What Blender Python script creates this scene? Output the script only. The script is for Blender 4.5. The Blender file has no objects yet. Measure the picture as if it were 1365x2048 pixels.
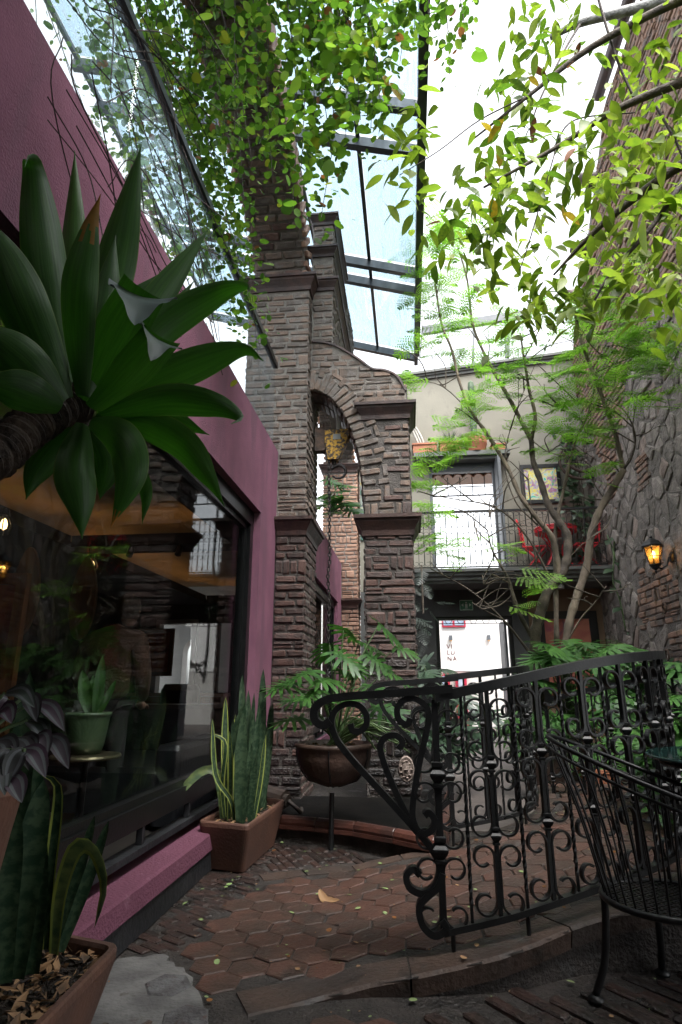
import bpy, math, random
from math import sin, cos, pi, radians, sqrt, atan2
from mathutils import Vector, Matrix, Euler

scene = bpy.context.scene
COL = scene.collection
R = random.Random(7)

# ------------------------------------------------------------------ camera
cam = bpy.data.cameras.new('camera')
cam_o = bpy.data.objects.new('camera', cam)
COL.objects.link(cam_o)
cam.sensor_fit = 'VERTICAL'
cam.sensor_height = 36.0
cam.lens = 21.0
cam.clip_start = 0.05
cam.clip_end = 500
cam_o.location = (0, 0, 1.1)
cam_o.rotation_euler = (radians(90 + 16.2), 0, radians(6.3))
scene.camera = cam_o

# ------------------------------------------------------------------ sky and sun (bright overcast)
world = bpy.data.worlds.new('World')
scene.world = world
world.use_nodes = True
wn = world.node_tree
for n in list(wn.nodes):
    wn.nodes.remove(n)
w_out = wn.nodes.new('ShaderNodeOutputWorld')
w_bg = wn.nodes.new('ShaderNodeBackground')
w_sky = wn.nodes.new('ShaderNodeTexSky')
w_sky.sky_type = 'NISHITA'
w_sky.sun_disc = False
w_sky.sun_elevation = radians(62)
w_sky.sun_rotation = radians(150)
w_sky.air_density = 1.0
w_sky.dust_density = 4.0
w_sky.ozone_density = 1.0
w_hs = wn.nodes.new('ShaderNodeHueSaturation')
w_hs.inputs['Saturation'].default_value = 0.16
w_bg.inputs['Strength'].default_value = 0.15
wn.links.new(w_sky.outputs[0], w_hs.inputs['Color'])
wn.links.new(w_hs.outputs[0], w_bg.inputs['Color'])
wn.links.new(w_bg.outputs[0], w_out.inputs['Surface'])

sun = bpy.data.lights.new('sun', 'SUN')
sun.energy = 1.4
sun.angle = radians(35)
sun.color = (1.0, 0.97, 0.92)
sun_o = bpy.data.objects.new('sun', sun)
COL.objects.link(sun_o)
sun_o.rotation_euler = (radians(32), 0, radians(30))

scene.view_settings.view_transform = 'Standard'
scene.view_settings.look = 'None'
scene.view_settings.exposure = 2.3
scene.view_settings.gamma = 1.0
scene.view_settings.use_curve_mapping = False
scene.render.engine = 'CYCLES'
cy = scene.cycles
cy.max_bounces = 6
cy.diffuse_bounces = 3
cy.glossy_bounces = 3
cy.transmission_bounces = 4
cy.transparent_max_bounces = 24
cy.sample_clamp_indirect = 6.0
cy.caustics_reflective = False
cy.caustics_refractive = False
cy.use_adaptive_sampling = True
cy.adaptive_threshold = 0.02
cy.use_denoising = True
try:
    cy.denoiser = 'OPENIMAGEDENOISE'
except Exception:
    pass

# ------------------------------------------------------------------ materials
MATS = {}


def mat(name, col, rough=0.75, col2=None, scale=6.0, bump=0.0, bscale=40.0, rand=0.0, metal=0.0,
        trans=0.0, spec=0.5, rough2=None, stretch=(1, 1, 1), mixlo=0.35, mixhi=0.65, stain=None, stain_lo=0.55,
        stain_scale=2.0, stain_rough=None, coat=0.0, tcol=None, uv=False, stain_stretch=(1, 1, 1)):
    """principled surface: two noise-blended colours, optional per-object variation, stains, bump and translucency"""
    m = bpy.data.materials.new(name)
    m.use_nodes = True
    nt = m.node_tree
    N, L = nt.nodes, nt.links
    b = N['Principled BSDF']
    out = N['Material Output']
    tc = N.new('ShaderNodeTexCoord')
    oi = N.new('ShaderNodeObjectInfo')
    mp = N.new('ShaderNodeMapping')
    mp.inputs['Scale'].default_value = stretch
    L.new(tc.outputs['UV' if uv else 'Object'], mp.inputs['Vector'])
    off = N.new('ShaderNodeVectorMath'); off.operation = 'MULTIPLY_ADD'
    off.inputs[1].default_value = (1, 1, 1)
    sc = N.new('ShaderNodeVectorMath'); sc.operation = 'SCALE'
    L.new(oi.outputs['Location'], sc.inputs[0]); sc.inputs['Scale'].default_value = 3.7
    L.new(mp.outputs[0], off.inputs[0]); L.new(sc.outputs[0], off.inputs[2])
    vec = off.outputs[0]
    b.inputs['Roughness'].default_value = rough
    b.inputs['Metallic'].default_value = metal
    b.inputs['Specular IOR Level'].default_value = spec
    if coat:
        b.inputs['Coat Weight'].default_value = coat
        b.inputs['Coat Roughness'].default_value = 0.15
    colour = None
    if col2 is None:
        col2 = tuple(c * 0.75 for c in col)
    nz = N.new('ShaderNodeTexNoise')
    nz.inputs['Scale'].default_value = scale
    nz.inputs['Detail'].default_value = 5
    L.new(vec, nz.inputs['Vector'])
    mr = N.new('ShaderNodeMapRange')
    mr.inputs['From Min'].default_value = mixlo
    mr.inputs['From Max'].default_value = mixhi
    L.new(nz.outputs['Fac'], mr.inputs['Value'])
    mx = N.new('ShaderNodeMix'); mx.data_type = 'RGBA'
    mx.inputs['A'].default_value = (*col, 1); mx.inputs['B'].default_value = (*col2, 1)
    fac = mr.outputs['Result']
    if rand:
        ad = N.new('ShaderNodeMath'); ad.operation = 'MULTIPLY_ADD'; ad.use_clamp = True
        ad.inputs[1].default_value = rand
        sb = N.new('ShaderNodeMath'); sb.operation = 'SUBTRACT'; sb.inputs[1].default_value = 0.5
        L.new(oi.outputs['Random'], sb.inputs[0])
        L.new(sb.outputs[0], ad.inputs[0]); L.new(fac, ad.inputs[2])
        fac = ad.outputs[0]
    L.new(fac, mx.inputs['Factor'])
    colour = mx.outputs['Result']
    if stain is not None:
        n2 = N.new('ShaderNodeTexNoise'); n2.inputs['Scale'].default_value = stain_scale; n2.inputs['Detail'].default_value = 6
        n2.inputs['Roughness'].default_value = 0.65
        gl = N.new('ShaderNodeNewGeometry')
        smp = N.new('ShaderNodeMapping'); smp.inputs['Scale'].default_value = stain_stretch
        L.new(gl.outputs['Position'], smp.inputs['Vector']); L.new(smp.outputs[0], n2.inputs['Vector'])
        m2 = N.new('ShaderNodeMapRange')
        m2.inputs['From Min'].default_value = stain_lo; m2.inputs['From Max'].default_value = stain_lo + 0.12
        L.new(n2.outputs['Fac'], m2.inputs['Value'])
        x2 = N.new('ShaderNodeMix'); x2.data_type = 'RGBA'
        L.new(m2.outputs['Result'], x2.inputs['Factor']); L.new(colour, x2.inputs['A'])
        x2.inputs['B'].default_value = (*stain, 1)
        colour = x2.outputs['Result']
        if stain_rough is not None:
            rr = N.new('ShaderNodeMapRange')
            rr.inputs['To Min'].default_value = rough; rr.inputs['To Max'].default_value = stain_rough
            L.new(m2.outputs['Result'], rr.inputs['Value']); L.new(rr.outputs['Result'], b.inputs['Roughness'])
    elif rough2 is not None:
        rr = N.new('ShaderNodeMapRange')
        rr.inputs['To Min'].default_value = rough; rr.inputs['To Max'].default_value = rough2
        L.new(mr.outputs['Result'], rr.inputs['Value']); L.new(rr.outputs['Result'], b.inputs['Roughness'])
    L.new(colour, b.inputs['Base Color'])
    if bump:
        nb = N.new('ShaderNodeTexNoise'); nb.inputs['Scale'].default_value = bscale; nb.inputs['Detail'].default_value = 6
        L.new(vec, nb.inputs['Vector'])
        bp = N.new('ShaderNodeBump'); bp.inputs['Strength'].default_value = bump; bp.inputs['Distance'].default_value = 0.02
        L.new(nb.outputs['Fac'], bp.inputs['Height']); L.new(bp.outputs[0], b.inputs['Normal'])
    if trans:
        tr = N.new('ShaderNodeBsdfTranslucent')
        if tcol is None:
            L.new(colour, tr.inputs['Color'])
        else:
            hm = N.new('ShaderNodeMix'); hm.data_type = 'RGBA'; hm.blend_type = 'MULTIPLY'; hm.inputs['Factor'].default_value = 1
            L.new(colour, hm.inputs['A']); hm.inputs['B'].default_value = (*tcol, 1)
            L.new(hm.outputs['Result'], tr.inputs['Color'])
        ms = N.new('ShaderNodeMixShader'); ms.inputs[0].default_value = trans
        L.new(b.outputs[0], ms.inputs[1]); L.new(tr.outputs[0], ms.inputs[2])
        L.new(ms.outputs[0], out.inputs['Surface'])
    MATS[name] = m
    return m


def emit_mat(name, col, strength):
    m = bpy.data.materials.new(name); m.use_nodes = True
    b = m.node_tree.nodes['Principled BSDF']
    b.inputs['Base Color'].default_value = (*col, 1)
    b.inputs['Emission Color'].default_value = (*col, 1)
    b.inputs['Emission Strength'].default_value = strength
    MATS[name] = m
    return m


def glass_mat(name, tint=(1, 1, 1), dirt=0.0, dirt_col=(0.6, 0.65, 0.7), streak=(1, 1, 1), ior=1.5, dscale=3.0, mul=1.0):
    """thin architectural glass: clear where seen straight on, mirror-like at grazing angles, with a film of dirt"""
    m = bpy.data.materials.new(name); m.use_nodes = True
    nt = m.node_tree; N, L = nt.nodes, nt.links
    N.remove(N['Principled BSDF']); out = N['Material Output']
    t = N.new('ShaderNodeBsdfTransparent'); t.inputs[0].default_value = (*tint, 1)
    g = N.new('ShaderNodeBsdfGlossy'); g.inputs['Roughness'].default_value = 0.01
    fr = N.new('ShaderNodeFresnel'); fr.inputs[0].default_value = ior
    fm = N.new('ShaderNodeMath'); fm.operation = 'MULTIPLY'; fm.inputs[1].default_value = mul; fm.use_clamp = True
    L.new(fr.outputs[0], fm.inputs[0])
    mx = N.new('ShaderNodeMixShader')
    L.new(fm.outputs[0], mx.inputs[0]); L.new(t.outputs[0], mx.inputs[1]); L.new(g.outputs[0], mx.inputs[2])
    last = mx
    if dirt:
        tc = N.new('ShaderNodeTexCoord'); mp = N.new('ShaderNodeMapping'); mp.inputs['Scale'].default_value = streak
        L.new(tc.outputs['Object'], mp.inputs[0])
        nz = N.new('ShaderNodeTexNoise'); nz.inputs['Scale'].default_value = dscale; nz.inputs['Detail'].default_value = 8
        nz.inputs['Roughness'].default_value = 0.7
        L.new(mp.outputs[0], nz.inputs['Vector'])
        mr = N.new('ShaderNodeMapRange'); mr.inputs['From Min'].default_value = 0.35; mr.inputs['From Max'].default_value = 0.7
        mr.inputs['To Max'].default_value = dirt
        L.new(nz.outputs['Fac'], mr.inputs['Value'])
        d = N.new('ShaderNodeBsdfTranslucent'); d.inputs[0].default_value = (*dirt_col, 1)
        m2 = N.new('ShaderNodeMixShader')
        L.new(mr.outputs['Result'], m2.inputs[0]); L.new(mx.outputs[0], m2.inputs[1]); L.new(d.outputs[0], m2.inputs[2])
        last = m2
    L.new(last.outputs[0], out.inputs['Surface'])
    MATS[name] = m
    return m


def art_mat(name, cols, scale=5.0, warp=1.5, rough=0.5):
    """loose painted canvas: warped noise through a stepped ramp"""
    m = bpy.data.materials.new(name); m.use_nodes = True
    nt = m.node_tree; N, L = nt.nodes, nt.links
    b = N['Principled BSDF']; b.inputs['Roughness'].default_value = rough
    tc = N.new('ShaderNodeTexCoord')
    nz = N.new('ShaderNodeTexNoise'); nz.inputs['Scale'].default_value = scale; nz.inputs['Detail'].default_value = 3
    nz.inputs['Distortion'].default_value = warp
    L.new(tc.outputs['Object'], nz.inputs['Vector'])
    rp = N.new('ShaderNodeValToRGB')
    el = rp.color_ramp.elements
    n = len(cols)
    for i, c in enumerate(cols):
        p = 0.3 + 0.4 * i / (n - 1)
        e = el[i] if i < 2 else el.new(p)
        e.position = p; e.color = (*c, 1)
    L.new(nz.outputs['Fac'], rp.inputs[0]); L.new(rp.outputs[0], b.inputs['Base Color'])
    MATS[name] = m
    return m


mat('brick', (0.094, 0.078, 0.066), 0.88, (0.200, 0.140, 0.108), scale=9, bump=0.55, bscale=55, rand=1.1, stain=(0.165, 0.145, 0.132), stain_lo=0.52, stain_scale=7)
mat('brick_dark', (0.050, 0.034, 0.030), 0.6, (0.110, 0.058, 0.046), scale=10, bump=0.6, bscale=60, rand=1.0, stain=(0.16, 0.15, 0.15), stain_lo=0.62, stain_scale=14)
mat('brick_wet', (0.010, 0.009, 0.009), 0.38, (0.030, 0.020, 0.018), scale=9, bump=0.8, bscale=45, rand=0.8, spec=0.6)
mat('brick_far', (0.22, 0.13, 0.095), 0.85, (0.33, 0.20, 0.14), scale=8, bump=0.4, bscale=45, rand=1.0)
mat('brick_wall', (0.120, 0.094, 0.080), 0.9, (0.27, 0.165, 0.118), scale=7, bump=0.5, bscale=45, rand=1.2, stain=(0.13, 0.12, 0.115), stain_lo=0.54, stain_scale=2.5)
mat('mortar', (0.220, 0.198, 0.176), 0.95, (0.150, 0.134, 0.118), scale=14, bump=0.8, bscale=70)
mat('mortar_dark', (0.100, 0.088, 0.080), 0.85, (0.048, 0.042, 0.038), scale=10, bump=0.8, bscale=60)
mat('clay_trim', (0.075, 0.040, 0.033), 0.55, (0.035, 0.022, 0.020), scale=8, bump=0.3, bscale=40, rand=0.6)
mat('clay_red', (0.105, 0.038, 0.027), 0.38, (0.045, 0.022, 0.018), scale=6, bump=0.25, bscale=40, rand=0.6)
mat('stone', (0.110, 0.098, 0.088), 0.92, (0.225, 0.198, 0.178), scale=5, bump=1.0, bscale=24, rand=1.1)
mat('stone_red', (0.15, 0.115, 0.10), 0.92, (0.24, 0.19, 0.165), scale=6, bump=0.7, bscale=30, rand=0.9)
mat('wall_mortar', (0.175, 0.158, 0.143), 0.95, (0.095, 0.085, 0.078), scale=6, bump=1.0, bscale=35)
mat('pink_dull', (0.135, 0.050, 0.078), 0.9, (0.12, 0.045, 0.07), scale=5, bump=0.4, bscale=60, spec=0.2, stain=(0.20, 0.095, 0.13), stain_lo=0.6, stain_scale=12)
mat('pink_stucco', (0.270, 0.114, 0.170), 0.9, (0.200, 0.086, 0.128), scale=2.2, bump=0.4, bscale=95, spec=0.25, stain=(0.195, 0.092, 0.132), stain_lo=0.50, stain_scale=2.6, stain_stretch=(1, 1.6, .35))
mat('black_steel', (0.005, 0.0055, 0.006), 0.34, (0.009, 0.0095, 0.010), scale=20, bump=0.08, bscale=80, spec=0.5)
mat('iron', (0.0045, 0.005, 0.0055), 0.42, (0.008, 0.0085, 0.009), scale=18, bump=0.08, bscale=90, spec=0.4, rand=0.3)
mat('canopy_steel', (0.020, 0.026, 0.032), 0.4, (0.035, 0.042, 0.050), scale=12)
mat('base_black', (0.010, 0.011, 0.013), 0.55, (0.022, 0.023, 0.026), scale=5, bump=0.3, bscale=30)
mat('tile', (0.085, 0.042, 0.031), 0.5, (0.052, 0.034, 0.027), scale=7, bump=0.35, bscale=55, rand=0.9, spec=0.3, stain=(0.036, 0.029, 0.026), stain_lo=0.55, stain_scale=3.0, stain_rough=0.28)
mat('slab', (0.066, 0.043, 0.033), 0.6, (0.040, 0.031, 0.027), scale=5, bump=0.4, bscale=45, rand=0.9, spec=0.3, stain=(0.026, 0.023, 0.021), stain_lo=0.54, stain_scale=4, stain_rough=0.3)
mat('floor_brick', (0.046, 0.025, 0.020), 0.42, (0.024, 0.018, 0.016), scale=8, bump=0.5, bscale=50, rand=1.1, stain=(0.022, 0.020, 0.019), stain_lo=0.53, stain_scale=3.5, stain_rough=0.2)
mat('grout', (0.036, 0.029, 0.025), 0.8, (0.016, 0.013, 0.011), scale=12, bump=0.8, bscale=60, stain=(0.022, 0.020, 0.019), stain_lo=0.55, stain_scale=3, stain_rough=0.3)
mat('cement', (0.155, 0.150, 0.144), 0.8, (0.085, 0.082, 0.080), scale=7, bump=0.45, bscale=45, stain=(0.075, 0.06, 0.052), stain_lo=0.60, stain_scale=9)
mat('cobble_gray', (0.12, 0.118, 0.12), 0.8, (0.05, 0.045, 0.045), scale=14, bump=0.6, bscale=60, stain=(0.075, 0.04, 0.032), stain_lo=0.56, stain_scale=14)
mat('far_paving', (0.115, 0.094, 0.084), 0.6, (0.075, 0.062, 0.056), scale=5, bump=0.4, bscale=25)
mat('street', (0.10, 0.10, 0.10), 0.8, (0.07, 0.07, 0.07), scale=3, bump=0.2, bscale=30)
mat('terracotta', (0.135, 0.062, 0.040), 0.66, (0.080, 0.042, 0.031), scale=3.5, bump=0.2, bscale=60, rand=0.4, stain=(0.135, 0.10, 0.085), stain_lo=0.62, stain_scale=5)
mat('terracotta_bright', (0.36, 0.135, 0.07), 0.75, (0.26, 0.10, 0.055), scale=4, bump=0.15, bscale=50, rand=0.5)
mat('bowl_clay', (0.075, 0.045, 0.034), 0.5, (0.035, 0.024, 0.020), scale=5, bump=0.3, bscale=30)
mat('soil', (0.040, 0.028, 0.020), 0.95, (0.018, 0.013, 0.010), scale=30, bump=1.0, bscale=90)
mat('mulch', (0.22, 0.12, 0.055), 0.8, (0.07, 0.045, 0.028), scale=20, rand=1.4)
mat('agave_rim_light', (0.10, 0.20, 0.03), 0.5, (0.08, 0.16, 0.03), scale=6, trans=0.5)  # backlit bright rim of the leaves, put into the colour
mat('agave', (0.044, 0.118, 0.024), 0.42, (0.028, 0.080, 0.018), scale=3, trans=0.28, spec=0.34, rand=0.7, bump=0.10, bscale=5, stretch=(6, .9, 1), uv=True, tcol=(1.3, 2.0, 0.5))
mat('agave_gray', (0.058, 0.088, 0.066), 0.5, (0.036, 0.058, 0.042), scale=3, trans=0.12, spec=0.5)
mat('agave_tip', (0.42, 0.17, 0.02), 0.7, (0.20, 0.12, 0.02), scale=8, trans=0.35)
mat('agave_trunk', (0.075, 0.052, 0.036), 0.85, (0.022, 0.017, 0.013), scale=14, bump=1.0, bscale=30, stretch=(1, 1, 1))
mat('snake', (0.012, 0.032, 0.015), 0.6, (0.038, 0.066, 0.033), scale=3, uv=True, stretch=(.8, 7, 1), bump=0.1, trans=0.10, rand=0.4, mixlo=0.42, mixhi=0.6, spec=0.22)
mat('snake_margin', (0.30, 0.33, 0.06), 0.45, (0.20, 0.26, 0.06), scale=8, trans=0.2)
mat('snake_pale', (0.16, 0.21, 0.07), 0.45, (0.045, 0.085, 0.040), scale=16, stretch=(1, 1, 2), trans=0.2)
mat('td_silver', (0.100, 0.110, 0.110), 0.6, (0.080, 0.088, 0.092), scale=9)
mat('water_dark', (0.006, 0.006, 0.006), 0.9, (0.012, 0.011, 0.010), scale=6, bump=0.3, spec=0.05)
mat('tradescantia', (0.032, 0.046, 0.036), 0.5, (0.050, 0.026, 0.044), scale=8, trans=0.15, rand=1.2)
mat('philodendron', (0.058, 0.150, 0.030), 0.36, (0.030, 0.085, 0.022), scale=4, trans=0.30, spec=0.5, rand=1.0, tcol=(1.2, 1.6, 0.7))
mat('philodendron_dark', (0.034, 0.066, 0.036), 0.34, (0.022, 0.042, 0.026), scale=4, trans=0.12, spec=0.6, rand=0.8)
mat('stem_green', (0.075, 0.125, 0.040), 0.5, (0.05, 0.09, 0.03), scale=8)
mat('fern', (0.210, 0.340, 0.060), 0.5, (0.135, 0.260, 0.042), scale=3, trans=0.5, rand=1.2, tcol=(1.2, 1.5, 0.7))
mat('fern_dark', (0.030, 0.048, 0.034), 0.45, (0.022, 0.034, 0.026), scale=4, trans=0.1, rand=0.8)
for nm_, c1, c2 in (('vine_leaf', (0.100, 0.200, 0.026), (0.150, 0.265, 0.034)), ('vine_leaf_dark', (0.050, 0.110, 0.018), (0.075, 0.150, 0.024)), ('vine_leaf_light', (0.185, 0.285, 0.045), (0.250, 0.330, 0.060)), ('vine_leaf_yellow', (0.30, 0.30, 0.04), (0.24, 0.26, 0.04))):
    mat(nm_, c1, 0.5, c2, scale=3, trans=0.56, rand=1.2, tcol=(1.05, 1.2, 0.65))
mat('vine_brown', (0.30, 0.12, 0.03), 0.7, (0.16, 0.08, 0.03), scale=6, trans=0.35)
for nm_, c1, c2 in (('tree_leaf', (0.060, 0.115, 0.018), (0.150, 0.205, 0.026)), ('tree_leaf_light', (0.180, 0.255, 0.045), (0.260, 0.310, 0.060))):
    mat(nm_, c1, 0.45, c2, scale=12, trans=0.54, rand=1.3, mixlo=0.4, mixhi=0.7, tcol=(1.1, 1.3, 0.6), stain=(0.13, 0.085, 0.018), stain_lo=0.64, stain_scale=60)
mat('tree_leaf_yellow', (0.45, 0.33, 0.02), 0.5, (0.30, 0.22, 0.02), scale=10, trans=0.45, stain=(0.16, 0.08, 0.02), stain_lo=0.60, stain_scale=70)
mat('tree_leaf_brown', (0.24, 0.085, 0.03), 0.7, (0.14, 0.06, 0.03), scale=9, trans=0.25)
mat('ivy', (0.040, 0.078, 0.034), 0.38, (0.030, 0.055, 0.028), scale=5, trans=0.15, rand=1.0)
mat('twig', (0.032, 0.022, 0.020), 0.8, (0.055, 0.040, 0.034), scale=20, bump=0.4, bscale=60)
mat('bark', (0.190, 0.152, 0.110), 0.85, (0.098, 0.078, 0.060), scale=7, bump=0.6, bscale=35, stretch=(1, 1, 0.5))
mat('bark_dark', (0.105, 0.084, 0.064), 0.85, (0.052, 0.043, 0.036), scale=9, bump=0.5, bscale=40)
mat('bark_pale', (0.42, 0.42, 0.40), 0.85, (0.20, 0.20, 0.20), scale=18, bump=0.6, bscale=50)
mat('cream_wall', (0.225, 0.215, 0.178), 0.9, (0.185, 0.178, 0.148), scale=1.5, bump=0.15, bscale=30, stain=(0.15, 0.142, 0.12), stain_lo=0.55, stain_scale=2.2, stain_stretch=(1, 1, .4))
mat('gray_wall', (0.075, 0.078, 0.078), 0.85, (0.062, 0.064, 0.064), scale=2, bump=0.15, bscale=30)
mat('tan_wall', (0.22, 0.145, 0.095), 0.9, (0.18, 0.12, 0.08), scale=2, bump=0.15, bscale=30)
mat('cornice_gray', (0.13, 0.135, 0.13), 0.8, (0.10, 0.105, 0.10), scale=3, bump=0.1)
mat('steel_gray', (0.11, 0.12, 0.135), 0.5, (0.09, 0.10, 0.11), scale=6)
mat('white_wall', (0.78, 0.77, 0.76), 0.9, (0.72, 0.71, 0.70), scale=2)
mat('white_paint', (0.55, 0.53, 0.50), 0.7, (0.48, 0.46, 0.44), scale=3)
mat('letter_red', (0.16, 0.045, 0.04), 0.6)
mat('red_paint', (0.62, 0.022, 0.035), 0.35, (0.48, 0.016, 0.028), scale=9)
mat('red_frame', (0.42, 0.02, 0.05), 0.5)
mat('blue_pane', (0.22, 0.30, 0.42), 0.2, (0.40, 0.45, 0.52), scale=4)
mat('sign_green', (0.06, 0.20, 0.115), 0.5)
mat('sign_white', (0.60, 0.70, 0.62), 0.5)
mat('roof_tile', (0.26, 0.12, 0.075), 0.85, (0.18, 0.085, 0.055), scale=5, bump=0.3, rand=0.8)
mat('rubber', (0.035, 0.026, 0.022), 0.6, (0.06, 0.04, 0.03), scale=9)
mat('hoist_yellow', (0.50, 0.27, 0.02), 0.6, (0.045, 0.028, 0.018), scale=26, mixlo=0.42, mixhi=0.56, bump=0.3)
mat('rust', (0.10, 0.055, 0.035), 0.75, (0.035, 0.025, 0.02), scale=14, bump=0.5)
mat('chain_iron', (0.035, 0.028, 0.026), 0.5, (0.02, 0.018, 0.018), scale=14)
mat('plate_gray', (0.30, 0.31, 0.30), 0.5)
mat('leather', (0.010, 0.011, 0.013), 0.32, (0.016, 0.017, 0.02), scale=8, bump=0.15)
mat('pot_green', (0.10, 0.16, 0.075), 0.3, (0.075, 0.12, 0.06), scale=4, coat=0.4)
mat('brass', (0.30, 0.25, 0.15), 0.3, (0.2, 0.17, 0.1), scale=6, metal=0.8)
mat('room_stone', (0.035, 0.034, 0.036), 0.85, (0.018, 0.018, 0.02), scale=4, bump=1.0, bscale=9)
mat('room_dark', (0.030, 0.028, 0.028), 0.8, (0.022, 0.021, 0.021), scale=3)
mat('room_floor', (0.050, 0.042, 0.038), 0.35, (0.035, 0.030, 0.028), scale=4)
mat('room_ceiling', (0.42, 0.30, 0.17), 0.9, (0.34, 0.25, 0.14), scale=2, bump=0.1)
mat('wood_orange', (0.34, 0.12, 0.035), 0.45, (0.22, 0.075, 0.025), scale=5, stretch=(4, 4, 0.6))
mat('wood_paddle', (0.20, 0.085, 0.03), 0.45, (0.13, 0.055, 0.02), scale=6, stretch=(4, 4, 0.6))
mat('jacket', (0.085, 0.038, 0.018), 0.9, (0.06, 0.028, 0.014), scale=9, bump=0.4, bscale=60)
mat('trousers', (0.035, 0.032, 0.034), 0.9)
mat('hair', (0.045, 0.028, 0.018), 0.7, (0.03, 0.02, 0.014), scale=40, bump=0.5)
mat('skin', (0.36, 0.20, 0.14), 0.55)
mat('dry_leaf', (0.36, 0.21, 0.10), 0.7, (0.26, 0.15, 0.075), scale=8, trans=0.1)
mat('petal_green', (0.16, 0.25, 0.08), 0.6, (0.22, 0.28, 0.12), scale=8)
mat('glass_edge', (0.05, 0.10, 0.095), 0.1)
mat('cactus', (0.085, 0.13, 0.075), 0.7, (0.055, 0.09, 0.05), scale=20, bump=0.4)
mat('pale_stem', (0.42, 0.40, 0.36), 0.7, (0.30, 0.29, 0.26), scale=10)
mat('magenta', (0.60, 0.03, 0.18), 0.6)
mat('yellow_print', (0.65, 0.38, 0.03), 0.6)
mat('sky_block_gray', (0.04, 0.04, 0.045), 0.8)  # for the unseen panel that blocks sky light near the viewer
art_mat('art_upper', [(0.02, 0.42, 0.28), (0.42, 0.52, 0.56), (0.66, 0.56, 0.05), (0.30, 0.33, 0.42), (0.36, 0.07, 0.20), (0.02, 0.45, 0.18)], scale=5.5, warp=1.6)
art_mat('art_lower', [(0.06, 0.035, 0.07), (0.30, 0.085, 0.065), (0.38, 0.14, 0.09), (0.30, 0.07, 0.085), (0.10, 0.05, 0.09)], scale=2.2, warp=0.8)
art_mat('art_room', [(0.03, 0.02, 0.02), (0.30, 0.05, 0.02), (0.42, 0.12, 0.03), (0.08, 0.03, 0.03)], scale=3, warp=1.0)
art_mat('art_mural', [(0.02, 0.05, 0.07), (0.05, 0.16, 0.10), (0.08, 0.07, 0.10), (0.20, 0.24, 0.20), (0.45, 0.30, 0.03)], scale=4, warp=1.2)
glass_mat('window_glass', (0.86, 0.88, 0.88), 0.0, mul=0.16)
glass_mat('roof_glass', (0.86, 0.93, 0.97), 0.80, (0.23, 0.30, 0.35), (9, 1.0, 1), dscale=2.0, mul=0.5)
glass_mat('clear_glass', (0.94, 0.97, 0.98), 0.06, (0.5, 0.58, 0.62), (1, 1, 1), dscale=2.0, mul=0.22)
glass_mat('table_glass', (0.72, 0.86, 0.84), 0.0)
glass_mat('amber_glass', (0.95, 0.78, 0.46), 0.5, (0.85, 0.58, 0.26), (1, 1, 1))
emit_mat('bulb', (1.0, 0.74, 0.42), 6.0)
emit_mat('cove_led', (1.0, 0.52, 0.17), 0.9)
emit_mat('bulb_dim', (1.0, 0.55, 0.2), 0.08)
emit_mat('bulb_pendant', (1.0, 0.62, 0.26), 1.6)

# ------------------------------------------------------------------ builders
WL = {}      # world location of every thing / part (translation only)


def setp(o, label=None, cat=None, group=None, kind=None):
    if label: o['label'] = label
    if cat: o['category'] = cat
    if group: o['group'] = group
    if kind: o['kind'] = kind
    return o


def thing(name, label, cat, loc=(0, 0, 0), group=None):
    o = bpy.data.objects.new(name, None)
    o.empty_display_size = 0.1
    COL.objects.link(o)
    o.location = loc
    WL[o] = Vector(loc)
    return setp(o, label, cat, group)


def place(name, mesh, parent=None, loc=(0, 0, 0), rot=None, scale=None):
    """link a mesh as an object at a WORLD location (parents are never rotated here)"""
    o = bpy.data.objects.new(name, mesh)
    COL.objects.link(o)
    base = Vector((0, 0, 0))
    if parent is not None:
        o.parent = parent
        base = WL[parent]
    if rot is None and scale is None:
        o.location = Vector(loc) - base
    else:
        M = Matrix.Translation(Vector(loc) - base)
        if rot is not None:
            M = M @ (rot.to_4x4() if not isinstance(rot, Euler) else rot.to_matrix().to_4x4())
        if scale is not None:
            M = M @ Matrix.Diagonal((*scale, 1))
        o.matrix_basis = M
    WL[o] = Vector(loc)
    return o


def basis(x, y, z):
    m = Matrix((x, y, z))
    return m.transposed()


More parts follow.
